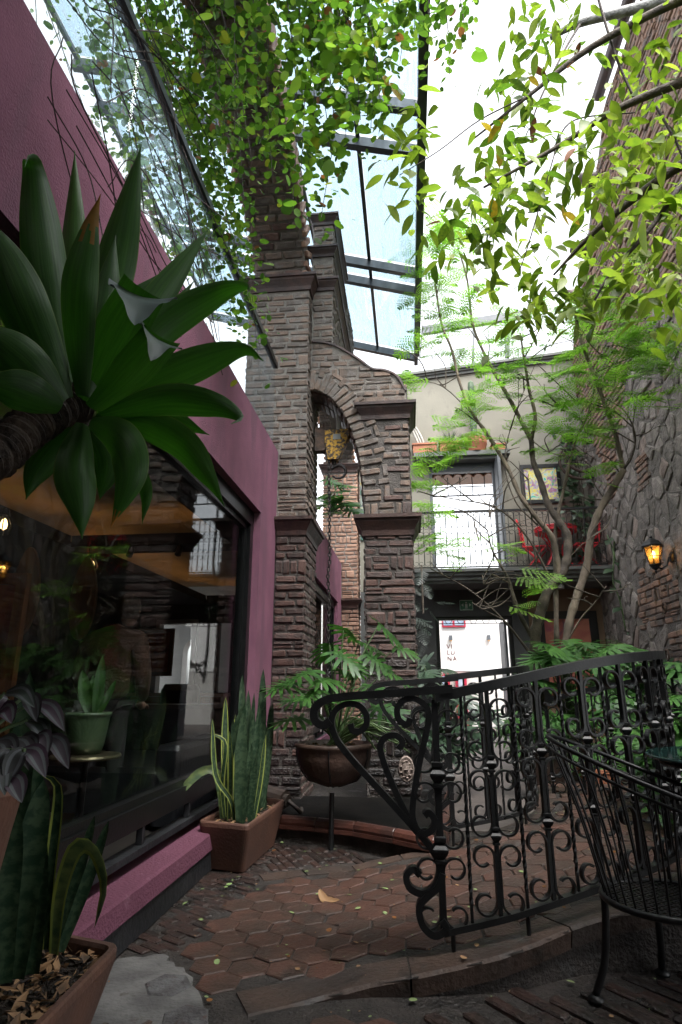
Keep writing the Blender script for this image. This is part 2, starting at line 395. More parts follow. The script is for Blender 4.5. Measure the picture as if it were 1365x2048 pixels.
class MB:
    def __init__(self):
        self.v = []; self.f = []; self.mi = []; self.uv = None

    def add(self, verts, faces, M=None, mi=0):
        n = len(self.v)
        if M is not None:
            verts = [M @ Vector(p) for p in verts]
        self.v.extend([tuple(p) for p in verts])
        for f in faces:
            self.f.append(tuple(i + n for i in f)); self.mi.append(mi)
        return self

    def box(self, x0, x1, y0, y1, z0, z1, mi=0, M=None):
        v = [(x0, y0, z0), (x1, y0, z0), (x1, y1, z0), (x0, y1, z0), (x0, y0, z1), (x1, y0, z1), (x1, y1, z1), (x0, y1, z1)]
        f = [(0, 3, 2, 1), (4, 5, 6, 7), (0, 1, 5, 4), (1, 2, 6, 5), (2, 3, 7, 6), (3, 0, 4, 7)]
        return self.add(v, f, M, mi)

    def bar(self, a, b, w, h, up=(0, 0, 1), mi=0):
        a, b = Vector(a), Vector(b)
        d = b - a; L = d.length; d.normalize()
        up = Vector(up)
        s = d.cross(up)
        if s.length < 1e-4: s = d.cross(Vector((1, 0, 0)))
        s.normalize(); u = s.cross(d)
        M = Matrix.Translation(a) @ basis(d, s, u).to_4x4()
        return self.box(0, L, -w / 2, w / 2, -h / 2, h / 2, mi, M)

    def tube(self, pts, r, n=6, cap=True, mi=0):
        pts = [Vector(p) for p in pts]
        k = len(pts)
        rs = r if isinstance(r, (list, tuple)) else [r] * k
        ref = None; rings = []
        base = len(self.v)
        for i, p in enumerate(pts):
            d = (pts[min(i + 1, k - 1)] - pts[max(i - 1, 0)])
            if d.length < 1e-9: d = Vector((0, 0, 1))
            d.normalize()
            if ref is None:
                ref = Vector((1, 0, 0)) if abs(d.x) < 0.8 else Vector((0, 1, 0))
            a = ref - d * ref.dot(d)
            if a.length < 1e-5: a = d.orthogonal()
            a.normalize(); b = d.cross(a); ref = a
            for j in range(n):
                t = 2 * pi * j / n
                self.v.append(tuple(p + (a * cos(t) + b * sin(t)) * rs[i]))
        for i in range(k - 1):
            for j in range(n):
                q = (j + 1) % n
                self.f.append((base + i * n + j, base + i * n + q, base + (i + 1) * n + q, base + (i + 1) * n + j)); self.mi.append(mi)
        if cap:
            self.f.append(tuple(base + j for j in reversed(range(n)))); self.mi.append(mi)
            self.f.append(tuple(base + (k - 1) * n + j for j in range(n))); self.mi.append(mi)
        return self

    def ribbon(self, pts, bn, w, th, mi=0):
        """flat iron strip following pts; bn = direction of its width"""
        pts = [Vector(p) for p in pts]; bn = Vector(bn).normalized(); k = len(pts)
        base = len(self.v)
        for i, p in enumerate(pts):
            d = (pts[min(i + 1, k - 1)] - pts[max(i - 1, 0)]).normalized()
            s = d.cross(bn).normalized()
            for a, b in ((-1, -1), (1, -1), (1, 1), (-1, 1)):
                self.v.append(tuple(p + bn * (a * w / 2) + s * (b * th / 2)))
        for i in range(k - 1):
            for j in range(4):
                q = (j + 1) % 4
                self.f.append((base + i * 4 + j, base + i * 4 + q, base + (i + 1) * 4 + q, base + (i + 1) * 4 + j)); self.mi.append(mi)
        self.f.append((base + 3, base + 2, base + 1, base)); self.mi.append(mi)
        e = base + (k - 1) * 4
        self.f.append((e, e + 1, e + 2, e + 3)); self.mi.append(mi)
        return self

    def lathe(self, prof, c=(0, 0, 0), n=20, mi=0, sq=False, M=None):
        """profile of (radius, z); open ends closed when the radius is 0"""
        base = len(self.v); c = Vector(c); vs = []
        for r, z in prof:
            for j in range(n):
                t = 2 * pi * (j + (0.5 if sq else 0)) / n
                p = Vector((r * cos(t), r * sin(t), z))
                p = (M @ p) if M is not None else p
                vs.append(tuple(c + p))
        self.v.extend(vs)
        for i in range(len(prof) - 1):
            for j in range(n):
                q = (j + 1) % n
                self.f.append((base + i * n + j, base + i * n + q, base + (i + 1) * n + q, base + (i + 1) * n + j)); self.mi.append(mi)
        self.f.append(tuple(base + j for j in reversed(range(n)))); self.mi.append(mi)
        e = base + (len(prof) - 1) * n
        self.f.append(tuple(e + j for j in range(n))); self.mi.append(mi)
        return self

    def prism(self, poly, axis, a0, a1, mi=0):
        """extrude a 2-D polygon along axis ('X','Y','Z')"""
        def P(u, v, w):
            return {'X': (w, u, v), 'Y': (u, w, v), 'Z': (u, v, w)}[axis]
        n = len(poly)
        v = [P(u, w, a0) for u, w in poly] + [P(u, w, a1) for u, w in poly]
        f = [tuple(range(n))[::-1], tuple(range(n, 2 * n))] + [(i, (i + 1) % n, n + (i + 1) % n, n + i) for i in range(n)]
        return self.add(v, f, None, mi)

    def mesh(self, name, mats, smooth=False, off=(0, 0, 0)):
        me = bpy.data.meshes.new(name)
        ox, oy, oz = off
        me.from_pydata([(x - ox, y - oy, z - oz) for x, y, z in self.v], [], self.f)
        if isinstance(mats, str): mats = [mats]
        for m in mats: me.materials.append(MATS[m])
        if len(mats) > 1:
            me.polygons.foreach_set('material_index', self.mi)
        if self.uv:
            lay_ = me.uv_layers.new(name='UVMap'); vi = [0] * len(me.loops); me.loops.foreach_get('vertex_index', vi)
            lay_.data.foreach_set('uv', [c for i in vi for c in self.uv[i]])
        if smooth:
            me.polygons.foreach_set('use_smooth', [True] * len(me.polygons))
        me.update()
        return me

    def build(self, name, mats, parent=None, smooth=False, loc=None):
        """one mesh object from world coordinates; its origin sits at loc (default: the parent's origin)"""
        base = Vector(loc) if loc is not None else (WL[parent] if parent is not None else Vector((0, 0, 0)))
        return place(name, self.mesh(name, mats, smooth, base), parent, base)


def bez(pts, n=12):
    """smooth Catmull-Rom through pts"""
    P = [Vector(p) for p in pts]
    P = [P[0] * 2 - P[1]] + P + [P[-1] * 2 - P[-2]]
    out = []
    for i in range(1, len(P) - 2):
        a, b, c, d = P[i - 1], P[i], P[i + 1], P[i + 2]
        for j in range(n):
            t = j / n
            out.append(0.5 * ((2 * b) + (c - a) * t + (2 * a - 5 * b + 4 * c - d) * t * t + (3 * b - a - 3 * c + d) * t ** 3))
    out.append(P[-2])
    return out


def lerp(a, b, t): return a + (b - a) * t


def recalc(me):
    import bmesh
    bm = bmesh.new(); bm.from_mesh(me); bmesh.ops.recalc_face_normals(bm, faces=bm.faces); bm.to_mesh(me); bm.free()
    return me


# brick stock: worn chamfered blocks of one nominal size, stretched when laid
BL, BH, BD = 0.24, 0.085, 0.07


def block_verts(rng, c=0.012, jit=0.006, L=BL, H=BH, D=BD):
    v = []
    idx = {}
    for sx in (-1, 1):
        for sy in (-1, 1):
            for sz in (-1, 1):
                j = Vector((rng.uniform(-jit, jit) * 1.5, rng.uniform(-jit, jit), rng.uniform(-jit, jit)))
                for ax in range(3):
                    p = [sx * (L / 2 - c), sy * (D / 2 - c), sz * (H / 2 - c)]
                    p[ax] = (sx, sy, sz)[ax] * (L, D, H)[ax] / 2
                    idx[(sx, sy, sz, ax)] = len(v)
                    v.append(tuple(Vector(p) + j))
    f = []
    S = (-1, 1)
    for s in S:
        f.append([idx[(s, a, b, 0)] for a, b in ((-1, -1), (1, -1), (1, 1), (-1, 1))])
        f.append([idx[(a, s, b, 1)] for a, b in ((-1, -1), (1, -1), (1, 1), (-1, 1))])
        f.append([idx[(a, b, s, 2)] for a, b in ((-1, -1), (1, -1), (1, 1), (-1, 1))])
    for a in S:
        for b in S:
            f.append([idx[(-1, a, b, 1)], idx[(1, a, b, 1)], idx[(1, a, b, 2)], idx[(-1, a, b, 2)]])
            f.append([idx[(a, -1, b, 0)], idx[(a, 1, b, 0)], idx[(a, 1, b, 2)], idx[(a, -1, b, 2)]])
            f.append([idx[(a, b, -1, 0)], idx[(a, b, 1, 0)], idx[(a, b, 1, 1)], idx[(a, b, -1, 1)]])
            for d in S:
                f.append([idx[(a, b, d, 0)], idx[(a, b, d, 1)], idx[(a, b, d, 2)]])
    return v, [tuple(x) for x in f]


BLOCKS = [block_verts(random.Random(100 + i)) for i in range(7)]
BLOCK_MESH = {}


def block_mesh(m, i):
    k = (m, i)
    if k not in BLOCK_MESH:
        mb = MB(); mb.add(*BLOCKS[i])
        BLOCK_MESH[k] = recalc(mb.mesh('brick', m))
    return BLOCK_MESH[k]


def lay(parent, m, loc, rot, l, h, d=BD, joined=None, name='brick', tilt=0.02):
    """one brick: own object, or added to a joined mesh builder when its face is too small to pick out"""
    i = R.randrange(7)
    rot = rot.to_matrix() if isinstance(rot, Euler) else rot
    rot = rot @ Euler((R.uniform(-tilt, tilt), R.uniform(-tilt, tilt) * 0.7, R.uniform(-tilt, tilt) * 0.6)).to_matrix()
    s = (l / BL, d / BD, h / BH)
    if joined is not None:
        M = Matrix.Translation(Vector(loc)) @ rot.to_4x4() @ Matrix.Diagonal((*s, 1))
        joined.add(*BLOCKS[i], M)
        return None
    return place(name, block_mesh(m, i), parent, loc, rot, s)


def courses(w, z0, z1, bh=0.064, bl=0.25, j=0.021, fancy=0.25):
    """irregular bonding: runs of stretchers, thin tile pairs and soldier groups -> (u0,u1,v0,v1)"""
    out = []
    z = z0 + j * 0.5
    k = 0
    while z < z1 - 0.045:
        r = R.random()
        h = min(bh * R.uniform(0.9, 1.12), z1 - z - 0.004)
        if r < fancy * 0.45:                       # thin tiles
            hh = 0.027
            u = 0
            while u < w - 0.01:
                l = min(R.uniform(0.16, 0.34), w - u)
                if w - u - l < 0.08: l = w - u
                if R.random() < 0.6:
                    out.append((u, u + l - j, z, z + hh)); out.append((u, u + l - j, z + hh + 0.012, z + 2 * hh + 0.012))
                else:
                    out.append((u, u + l - j, z, z + 2 * hh + 0.012))
                u += l
            z += 2 * hh + 0.012 + j
            continue
        if r < fancy and z1 - z > 0.2:             # soldiers beside doubled stretchers
            hh = bh * 2 + j
            u = 0
            while u < w - 0.01:
                if R.random() < 0.5:
                    l = min(R.uniform(0.07, 0.09), w - u)
                    if w - u - l < 0.05: l = w - u
                    out.append((u, u + l - j * 0.7, z, z + hh)); u += l
                else:
                    l = min(R.uniform(0.15, 0.25), w - u)
                    if w - u - l < 0.05: l = w - u
                    if R.random() < 0.25:
                        out.append((u, u + l - j, z, z + hh))
                    else:
                        out.append((u, u + l - j, z, z + bh)); out.append((u, u + l - j, z + bh + j, z + hh))
                    u += l
            z += hh + j
            continue
        u = 0
        if k % 2: first = R.uniform(0.4, 0.6) * bl
        else: first = bl * R.uniform(0.85, 1.1)
        l = first
        while u < w - 0.01:
            l = min(l, w - u)
            if w - u - l < 0.07: l = w - u
            dh = R.uniform(-0.006, 0.004)
            out.append((u, u + l - j, z, z + h + dh)); u += l
            l = bl * R.uniform(0.75, 1.15)
        z += h + j
        k += 1
    return out


def face(parent, m, o, udir, ndir, w, z0, z1, joined=None, bh=0.064, bl=0.25, fancy=0.25, proud=0.012, keep=None, mfun=None):
    """brick a vertical face: o = lower corner, udir along it, ndir outward"""
    u = Vector(udir); n = Vector(ndir); o = Vector(o)
    rot = basis(u, -n, Vector((0, 0, 1)))
    if rot.determinant() < 0:
        rot = basis(-u, -n, Vector((0, 0, 1)))
    for (u0, u1, v0, v1) in courses(w, z0, z1, bh, bl, fancy=fancy):
        if keep and not keep((u0 + u1) / 2, (v0 + v1) / 2): continue
        p = R.uniform(-0.005, proud * .6)
        c = o + u * ((u0 + u1) / 2 + 0.010) + n * (p - BD / 2)
        c.z = (v0 + v1) / 2
        mm = mfun((v0 + v1) / 2) if mfun else m
        lay(parent, mm, c, rot, u1 - u0, v1 - v0, joined=joined, tilt=0.022)


def cornice_mesh(mb, x0, x1, y0, y1, prof):
    """moulded capital: rectangles growing with height; prof = (offset, z)"""
    base = len(mb.v)
    for o, z in prof:
        for x, y in ((x0 - o, y0 - o), (x1 + o, y0 - o), (x1 + o, y1 + o), (x0 - o, y1 + o)):
            mb.v.append((x, y, z))
    for i in range(len(prof) - 1):
        for j in range(4):
            q = (j + 1) % 4
            mb.f.append((base + i * 4 + j, base + i * 4 + q, base + i * 4 + 4 + q, base + i * 4 + 4 + j)); mb.mi.append(0)
    mb.f.append((base + 3, base + 2, base + 1, base)); mb.mi.append(0)
    e = base + 4 * (len(prof) - 1)
    mb.f.append((e, e + 1, e + 2, e + 3)); mb.mi.append(0)


CORN = ((0.0, 0.0), (0.012, 0.0), (0.018, 0.05), (0.030, 0.075), (0.062, 0.13), (0.066, 0.155), (0.088, 0.16), (0.09, 0.195), (0.0, 0.20))


def cornice(parent, x0, x1, y0, y1, zt, m='clay_trim', s=1.0, name='capital'):
    mb = MB()
    cornice_mesh(mb, x0, x1, y0, y1, [(o * s, zt - 0.20 * s + z * s) for o, z in CORN])
    return mb.build(name, m, parent)


# ================================================================== SETTING
def inside(p, poly):
    x, y = p; c = False; n = len(poly)
    for i in range(n):
        x1, y1 = poly[i][:2]; x2, y2 = poly[(i + 1) % n][:2]
        if (y1 > y) != (y2 > y) and x < (x2 - x1) * (y - y1) / (y2 - y1) + x1: c = not c
    return c


def edge_dist(p, line):
    best = 9
    for i in range(len(line) - 1):
        a = Vector(line[i][:2]); b = Vector(line[i + 1][:2]); d = b - a
        t = max(0, min(1, (Vector(p) - a).dot(d) / d.length_squared))
        best = min(best, (a + d * t - Vector(p)).length)
    return best


def zr(x):
    """height of the ramp's surface"""
    if x < -0.4: return 0.0
    return min(0.17 * (x + 0.4), 0.272)


mb = MB(); mb.box(-150, 150, -60, 300, -0.3, -0.08)
setp(mb.build('ground', 'street'), kind='structure')
mb = MB(); mb.box(-1.62, 4.05, -2.4, 13.0, -0.079, -0.008)
floor = setp(mb.build('courtyard_floor', 'grout'), kind='structure')
mb = MB(); mb.box(0.34, 3.98, 5.3, 12.85, -0.007, -0.001)
setp(mb.build('courtyard_paving', 'far_paving'), kind='structure')
mb = MB(); mb.box(-6, 12, 13.4, 18.0, -0.079, -0.02)
setp(mb.build('street', 'far_paving'), kind='structure')

NEAR = [(-0.60, 2.44), (-0.30, 2.60), (0.06,2.647,0.07)[:2], (0.368,2.714,0.13)[:2], (0.723,2.899,0.2)[:2], (1.22, 2.98), (1.52, 3.35), (1.72, 3.95), (1.80, 4.7)]
FAR = [(-0.95, 4.02), (-0.58, 4.20), (-0.20, 4.32), (0.25, 4.42), (0.60, 4.62), (0.86, 4.90), (1.00, 5.35), (1.06, 5.9)]
NEAR = [tuple(p[:2]) for p in bez([(a, b, 0) for a, b in NEAR], 6)]
FAR = [tuple(p[:2]) for p in bez([(a, b, 0) for a, b in FAR], 6)]
RAMP = NEAR + [(1.80, 5.9)] + FAR[::-1]

# the ramp: a bed of grout carrying its tiles and border slabs as pieces
mb = MB(); g = 0.04
xi = -1.0
while xi < 1.85:
    yi = 2.3
    while yi < 6.0:
        if inside((xi + g / 2, yi + g / 2), RAMP):
            z0, z1 = zr(xi), zr(xi + g)
            mb.add([(xi, yi, z0 - 0.007), (xi + g, yi, z1 - 0.007), (xi + g, yi + g, z1 - 0.007), (xi, yi + g, z0 - 0.007)], [(0, 1, 2, 3)])
        yi += g
    xi += g
for line, sd in ((NEAR, 1), (FAR, -1)):
    for a, b in zip(line, line[1:]):
        d = (Vector(b) - Vector(a)).normalized(); n_ = Vector((-d.y, d.x)) * sd * .015
        mb.add([(a[0] + n_.x, a[1] + n_.y, -.02), (b[0] + n_.x, b[1] + n_.y, -.02), (b[0] + n_.x, b[1] + n_.y, zr(b[0]) - .03), (a[0] + n_.x, a[1] + n_.y, zr(a[0]) - .03)], [(0, 1, 2, 3)])
ramp = setp(mb.build('ramp', 'grout'), kind='structure')


def slab_row(line, width, side, th, parent, m, gap=0.012, lmin=0.26, lmax=0.36):
    """border slabs: bent boxes following a plan line"""
    i = 0
    acc = [0]
    for a, b in zip(line, line[1:]):
        acc.append(acc[-1] + (Vector(b) - Vector(a)).length)
    tot = acc[-1]

    def pt(s):
        s = max(0, min(tot, s))
        for k in range(len(line) - 1):
            if s <= acc[k + 1] + 1e-9:
                t = (s - acc[k]) / max(1e-9, acc[k + 1] - acc[k])
                a = Vector(line[k]); b = Vector(line[k + 1]); d = (b - a).normalized()
                return a + (b - a) * t, Vector((-d.y, d.x)) * side
        return Vector(line[-1]), Vector((0, 1))
    s = 0
    while s < tot - 0.05:
        l = R.uniform(lmin, lmax); e = min(s + l, tot)
        mb = MB(); n = 4; up = R.uniform(-0.002, 0.002)
        vs = []
        for k in range(n + 1):
            p, nn = pt(lerp(s + gap / 2, e - gap / 2, k / n))
            o = nn * -0.012
            for w_, zz in ((0.012, -th), (0.0, -0.012), (0.012, 0.0), (width - 0.01, 0.0), (width, -th)):
                q = p + o + nn * w_
                vs.append((q.x, q.y, zr(q.x) + zz + up))
        fs = []
        for k in range(n):
            for j in range(4):
                fs.append((k * 5 + j, (k + 1) * 5 + j, (k + 1) * 5 + j + 1, k * 5 + j + 1))
            fs.append((k * 5 + 4, (k + 1) * 5 + 4, (k + 1) * 5, k * 5))
        fs.append((0, 1, 2, 3, 4)); fs.append(tuple(n * 5 + j for j in (4, 3, 2, 1, 0)))
        mb.add(vs, fs)
        p, nn = pt((s + e) / 2)
        o = mb.build('slab', m, parent, loc=(p.x, p.y, zr(p.x)))
        recalc(o.data)
        s = e


slab_row(NEAR, 0.19, 1, 0.075, ramp, 'slab', lmin=.55, lmax=.75, gap=.007)
slab_row(FAR, 0.15, -1, 0.07, ramp, 'slab')

# hexagonal clay tiles
HEX = []
for v in range(5):
    rr = random.Random(50 + v); mb = MB()
    ring = [(cos(pi / 6 + k * pi / 3), sin(pi / 6 + k * pi / 3)) for k in range(6)]
    rad = 0.0905
    vs = [(x * rad, y * rad, -0.02) for x, y in ring]
    vs += [(x * rad, y * rad, -0.004 + rr.uniform(-0.001, 0.001)) for x, y in ring]
    vs += [(x * (rad - 0.005) * rr.uniform(.97, 1.0), y * (rad - 0.005) * rr.uniform(.97, 1.0), rr.uniform(-0.001, 0.001)) for x, y in ring]
    fs = [tuple(12 + k for k in range(6))]
    for k in range(6):
        q = (k + 1) % 6
        fs += [(k, q, 6 + q, 6 + k), (6 + k, 6 + q, 12 + q, 12 + k)]
    mb.add(vs, fs); HEX.append(mb.mesh('tile', 'tile'))
HEXZONE = [(-0.66, 1.55), (-0.74, 2.35), (-1.02, 2.92), (-0.98, 3.4), (-0.90, 3.98)] + FAR + [(1.80, 5.9)] + NEAR[::-1] + [(-0.10, 2.42), (-0.02, 1.55)]
CEMENT = [(-1.22, 1.5), (-0.62, 1.5), (-0.66, 2.0), (-0.72, 2.42), (-0.92, 2.72), (-1.08, 2.86), (-1.24, 2.80)]
px, py = 0.160, 0.1386
row = 0; yy = 1.55
while yy < 5.9:
    xx = -1.25 + (px / 2 if row % 2 else 0)
    while xx < 1.8:
        c = (xx, yy)
        if inside(c, HEXZONE) and edge_dist(c, NEAR) > 0.20 and edge_dist(c, FAR) > 0.17 and not inside(c, CEMENT):
            on = inside(c, RAMP)
            z = zr(xx) if on else 0.0
            sl = -math.atan(0.17) if (on and -0.4 < xx < 1.2) else 0
            e = Euler((R.uniform(-.012, .012), sl + R.uniform(-.012, .012), R.randrange(6) * pi / 3 + R.uniform(-0.03, 0.03)))
            e = Matrix.Rotation(sl, 3, 'Y') @ Euler((R.uniform(-.012, .012), R.uniform(-.012, .012), R.randrange(6) * pi / 3 + R.uniform(-0.03, 0.03))).to_matrix()
            place('tile', HEX[R.randrange(5)], ramp if on else floor, (xx + R.uniform(-.003, .003), yy + R.uniform(-.003, .003), z + R.uniform(-.002, .003)), e, (R.uniform(.97, 1.01),) * 3)
        xx += px
    yy += py; row += 1


def floor_bricks(zone, ang, l=0.25, w=0.06, z=-0.015, m='floor_brick', skip=None):
    ca, sa = cos(ang), sin(ang)
    xs = [p[0] for p in zone]; ys = [p[1] for p in zone]
    cx, cy_ = (min(xs) + max(xs)) / 2, (min(ys) + max(ys)) / 2
    rad = max(max(xs) - min(xs), max(ys) - min(ys))
    v = -rad; r = 0
    while v < rad:
        u = -rad + (l * 0.43 if r % 2 else 0) + R.uniform(-.03, .03)
        while u < rad:
            x, y = cx + u * ca - v * sa, cy_ + u * sa + v * ca
            if inside((x, y), zone) and not (skip and skip(x, y)):
                rot = Matrix.Rotation(ang + R.uniform(-.03, .03), 3, 'Z')
                lay(floor, m, (x, y, z + R.uniform(-.006, .003)), rot, l * R.uniform(.9, .99), w * 0.62, w * R.uniform(.84, .93), tilt=0.015)
            u += l
        v += w; r += 1


floor_bricks([(-1.24, 2.9), (-1.05, 2.92), (-0.98, 3.4), (-0.93, 3.95), (-0.98, 4.75), (-1.24, 5.1)], radians(150), 0.15, 0.05)
floor_bricks([(-0.92, 4.10), (-0.20, 4.40), (0.18, 4.48), (0.10, 4.20), (-0.40, 4.56), (-0.96, 4.76)], radians(118), 0.14, 0.055)
RIGHTZ = [(-0.02, 1.5), (-0.08, 2.40), (0.10, 2.52), (0.45, 2.66), (0.9, 2.80), (1.30, 2.88), (1.62, 3.25), (2.3, 3.3), (2.3, 1.5)]
floor_bricks(RIGHTZ, radians(128), 0.27, 0.066, skip=lambda x, y: inside((x, y), RAMP))

# cement patch with half-sunk stones
cem_edge = []
for a, b in zip(CEMENT, CEMENT[1:] + CEMENT[:1]):
    for k in range(6):
        f_ = k / 6; cem_edge.append((lerp(a[0], b[0], f_) + R.uniform(-.012, .012), lerp(a[1], b[1], f_) + R.uniform(-.012, .012)))
mb = MB(); mb.prism(cem_edge[::-1], 'Z', -0.02, 0.003)
cem = setp(mb.build('cement_patch', 'cement', floor))
COB = HEX[0].copy(); COB.materials.clear(); COB.materials.append(MATS['cobble_gray'])
for (x, y, s) in ((-0.80, 2.38, .085), (-0.72, 2.20, .08), (-0.73, 2.05, .085), (-0.95, 2.60, .09), (-0.70, 1.85, .08)):
    place('cobble', COB, floor, (x, y, 0.008), Euler((0, 0, R.uniform(0, 3))), (s / .088,) * 3)
mbn = MB()
for k in range(9):
    a = radians(70 + R.uniform(-8, 8)); x0 = -1.12 + 0.045 * k; y0 = 2.05 + R.uniform(0, .25) + 0.02 * k
    lay(floor, 'slab', (x0, y0, -0.010), Matrix.Rotation(a, 3, 'Z'), R.uniform(.1, .2), .035, .022)

# ------------------------------------------------------------------ fountain basin between the piers
basin = thing('fountain_basin', 'low dark basin edged with rounded red clay kerb between the brick piers', 'basin', (-0.4, 5.4, 0))
KERB = [(-1.24, 4.88), (-0.98, 4.83), (-0.70, 4.76), (-0.41, 4.66), (-0.12, 4.48), (0.14, 4.28)]
mb = MB()
poly = KERB + [(0.22, 4.9), (0.34, 6.0), (0.34, 6.3), (-1.24, 6.3)]
mb.prism([(x, y + 0.035) for x, y in poly], 'Z', -0.02, 0.06)
mb.build('water_bed', 'water_dark', basin)
mb = MB()
for a, b in zip(KERB, KERB[1:]):
    mb.bar((a[0], a[1] + .02, 0.03), (b[0], b[1] + .02, 0.03), 0.05, 0.14)
mb.build('kerb_wall', 'mortar_dark', basin)


def bullnose(a, b, z, r):
    mb = MB(); a = Vector((*a, z)); b = Vector((*b, z)); d = (b - a)
    mb.tube([a + d * .012, a + d * .03, b - d * .03, b - d * .012], [r * .9, r, r, r * .9], 10)
    s = d.normalized().cross(Vector((0, 0, 1)))
    mb.bar(a + d * .012 + Vector((0, 0, -r * .75)) + s * r * .35, b - d * .012 + Vector((0, 0, -r * .75)) + s * r * .35, r * 1.5, r * .6)
    mb.build('kerb_tile', 'clay_red', basin, smooth=False, loc=(a + b) / 2)


for a, b in zip(KERB, KERB[1:]):
    m_ = ((a[0] + b[0]) / 2, (a[1] + b[1]) / 2)
    bullnose(a, b, 0.135, 0.042)
side = [(0.16, 4.30), (0.20, 4.65), (0.24, 5.0), (0.27, 5.35), (0.30, 5.7), (0.33, 6.05)]
for a, b in zip(side, side[1:]): bullnose(a, b, 0.135, 0.042)

# ------------------------------------------------------------------ pink building on the left
XW = -1.4
pink = thing('pink_building', 'rough magenta stucco building with large black framed windows', 'building', (-1.5, 5, 0))
WT = 3.64


def wallbox(x0, x1, y0, y1, z0, z1, name='wall', m='pink_stucco', p=None):
    mb = MB(); mb.box(x0, x1, y0, y1, z0, z1); return mb.build(name, m, p or pink)


mb = MB()
mb.box(-1.62, XW, -2.4, 0.3, 0.0, WT)
mb.box(-1.62, XW, 0.3, 5.52, 2.73, WT)
mb.box(-1.62, XW, 5.52, 6.24, 0.0, WT)
mb.box(-1.62, XW, 0.3, 5.52, 0.0, 0.16)
mb.box(-1.62, XW, 6.9, 8.2, 0.0, WT)
mb.box(-1.62, XW, 8.2, 12.08, 2.73, WT)
mb.box(-1.62, XW, 12.08, 12.78, 0.0, WT)
mb.box(-1.62, XW, 8.2, 12.08, 0.0, 0.3)
mb.build('wall', 'pink_stucco', pink)
mb = MB()
mb.prism([(XW + .002, 0.115), (-1.262, 0.115), (-1.25, 0.122), (-1.262, 0.205), (-1.275, 0.215), (XW + .002, 0.222)], 'Y', -2.4, 5.50)
mb.build('sill', 'pink_dull', pink)
mb = MB(); mb.box(XW + .002, -1.262, -2.4, 5.50, 0.0, 0.113)
mb.build('base_strip', 'base_black', pink)
mb = MB(); mb.box(-6.2, -1.85, -2.4, 12.7, 3.42, 3.52); mb.build('roof', 'gray_wall', pink)  # carried past the lounge to darken the space behind its doorway


def big_window(y0, y1, z0, z1):
    fr = MB()
    x0, x1 = -1.55, -1.47
    fr.box(x0, x1, y0, y1, z1 - 0.14, z1)                       # header
    fr.box(x0 - .02, x1 - .035, y0, y1, z1 - .19, z1 - .142)
    fr.box(x0, x1, y0, y1, z0, z0 + 0.11)                       # bottom rail
    fr.box(x0, x1 - .02, y0, y1, z0 + .112, z0 + .15)
    fr.box(x0, x1, y1 - 0.10, y1, z0 + .112, z1 - .142)         # jambs
    fr.box(x0 - .02, x1 - .04, y1 - 0.16, y1 - .102, z0 + .152, z1 - .192)
    fr.box(x0, x1, y0, y0 + 0.08, z0 + .112, z1 - .142)
    w = fr.build('window', 'black_steel', pink)
    g = MB(); g.box(x0 + .012, x0 + .02, y0 + .08, y1 - .10, z0 + .15, z1 - .19)
    g.build('pane', 'window_glass', w)
    t = MB(); t.box(-1.54, -1.455, y0, y1, z0 - .13, z0 - .095)   # track under the rail, on short blocks
    y = y0 + .3
    while y < y1 - .1:
        t.box(-1.51, -1.475, y, y + .03, z0 - .094, z0 - .001); y += 0.72
    t.build('track', 'base_black', w)


big_window(0.3, 5.52, 0.36, 2.73)
big_window(8.2, 12.08, 0.40, 2.73)

# the lounge behind the window
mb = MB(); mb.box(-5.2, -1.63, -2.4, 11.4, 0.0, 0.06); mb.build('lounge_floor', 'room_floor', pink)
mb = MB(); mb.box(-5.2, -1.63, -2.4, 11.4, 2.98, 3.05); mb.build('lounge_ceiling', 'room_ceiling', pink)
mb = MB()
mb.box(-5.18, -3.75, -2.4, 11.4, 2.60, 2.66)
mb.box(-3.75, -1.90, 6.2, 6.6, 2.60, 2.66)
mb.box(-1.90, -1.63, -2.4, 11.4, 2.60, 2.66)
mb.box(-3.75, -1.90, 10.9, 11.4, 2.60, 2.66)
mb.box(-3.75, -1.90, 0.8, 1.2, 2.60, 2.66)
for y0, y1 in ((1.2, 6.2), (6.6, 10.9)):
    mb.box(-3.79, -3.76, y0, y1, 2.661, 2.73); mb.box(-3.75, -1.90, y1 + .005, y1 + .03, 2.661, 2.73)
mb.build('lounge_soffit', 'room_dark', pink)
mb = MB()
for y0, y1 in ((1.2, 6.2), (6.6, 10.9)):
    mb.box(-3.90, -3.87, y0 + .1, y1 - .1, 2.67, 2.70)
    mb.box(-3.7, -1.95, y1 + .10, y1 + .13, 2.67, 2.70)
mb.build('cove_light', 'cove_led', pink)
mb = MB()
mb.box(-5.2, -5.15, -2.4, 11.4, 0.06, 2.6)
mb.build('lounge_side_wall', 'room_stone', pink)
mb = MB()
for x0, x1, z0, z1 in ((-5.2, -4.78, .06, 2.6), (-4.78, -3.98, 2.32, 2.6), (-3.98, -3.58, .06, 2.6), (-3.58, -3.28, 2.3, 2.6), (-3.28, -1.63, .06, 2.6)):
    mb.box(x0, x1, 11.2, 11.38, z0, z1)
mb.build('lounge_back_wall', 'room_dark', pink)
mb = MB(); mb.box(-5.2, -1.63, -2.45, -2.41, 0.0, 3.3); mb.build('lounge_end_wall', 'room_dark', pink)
mb = MB()
mb.box(-4.78, -4.70, 11.1, 11.3, .06, 2.31); mb.box(-4.06, -3.98, 11.1, 11.3, .06, 2.31); mb.box(-4.70, -4.06, 11.1, 11.3, 2.23, 2.31)
mb.build('door_frame', 'white_paint', pink)
mb = MB()
mb.box(-3.58, -3.54, 11.15, 11.25, .06, 2.3); mb.box(-3.32, -3.28, 11.15, 11.25, .06, 2.3); mb.box(-3.54, -3.32, 11.15, 11.25, 2.24, 2.3)
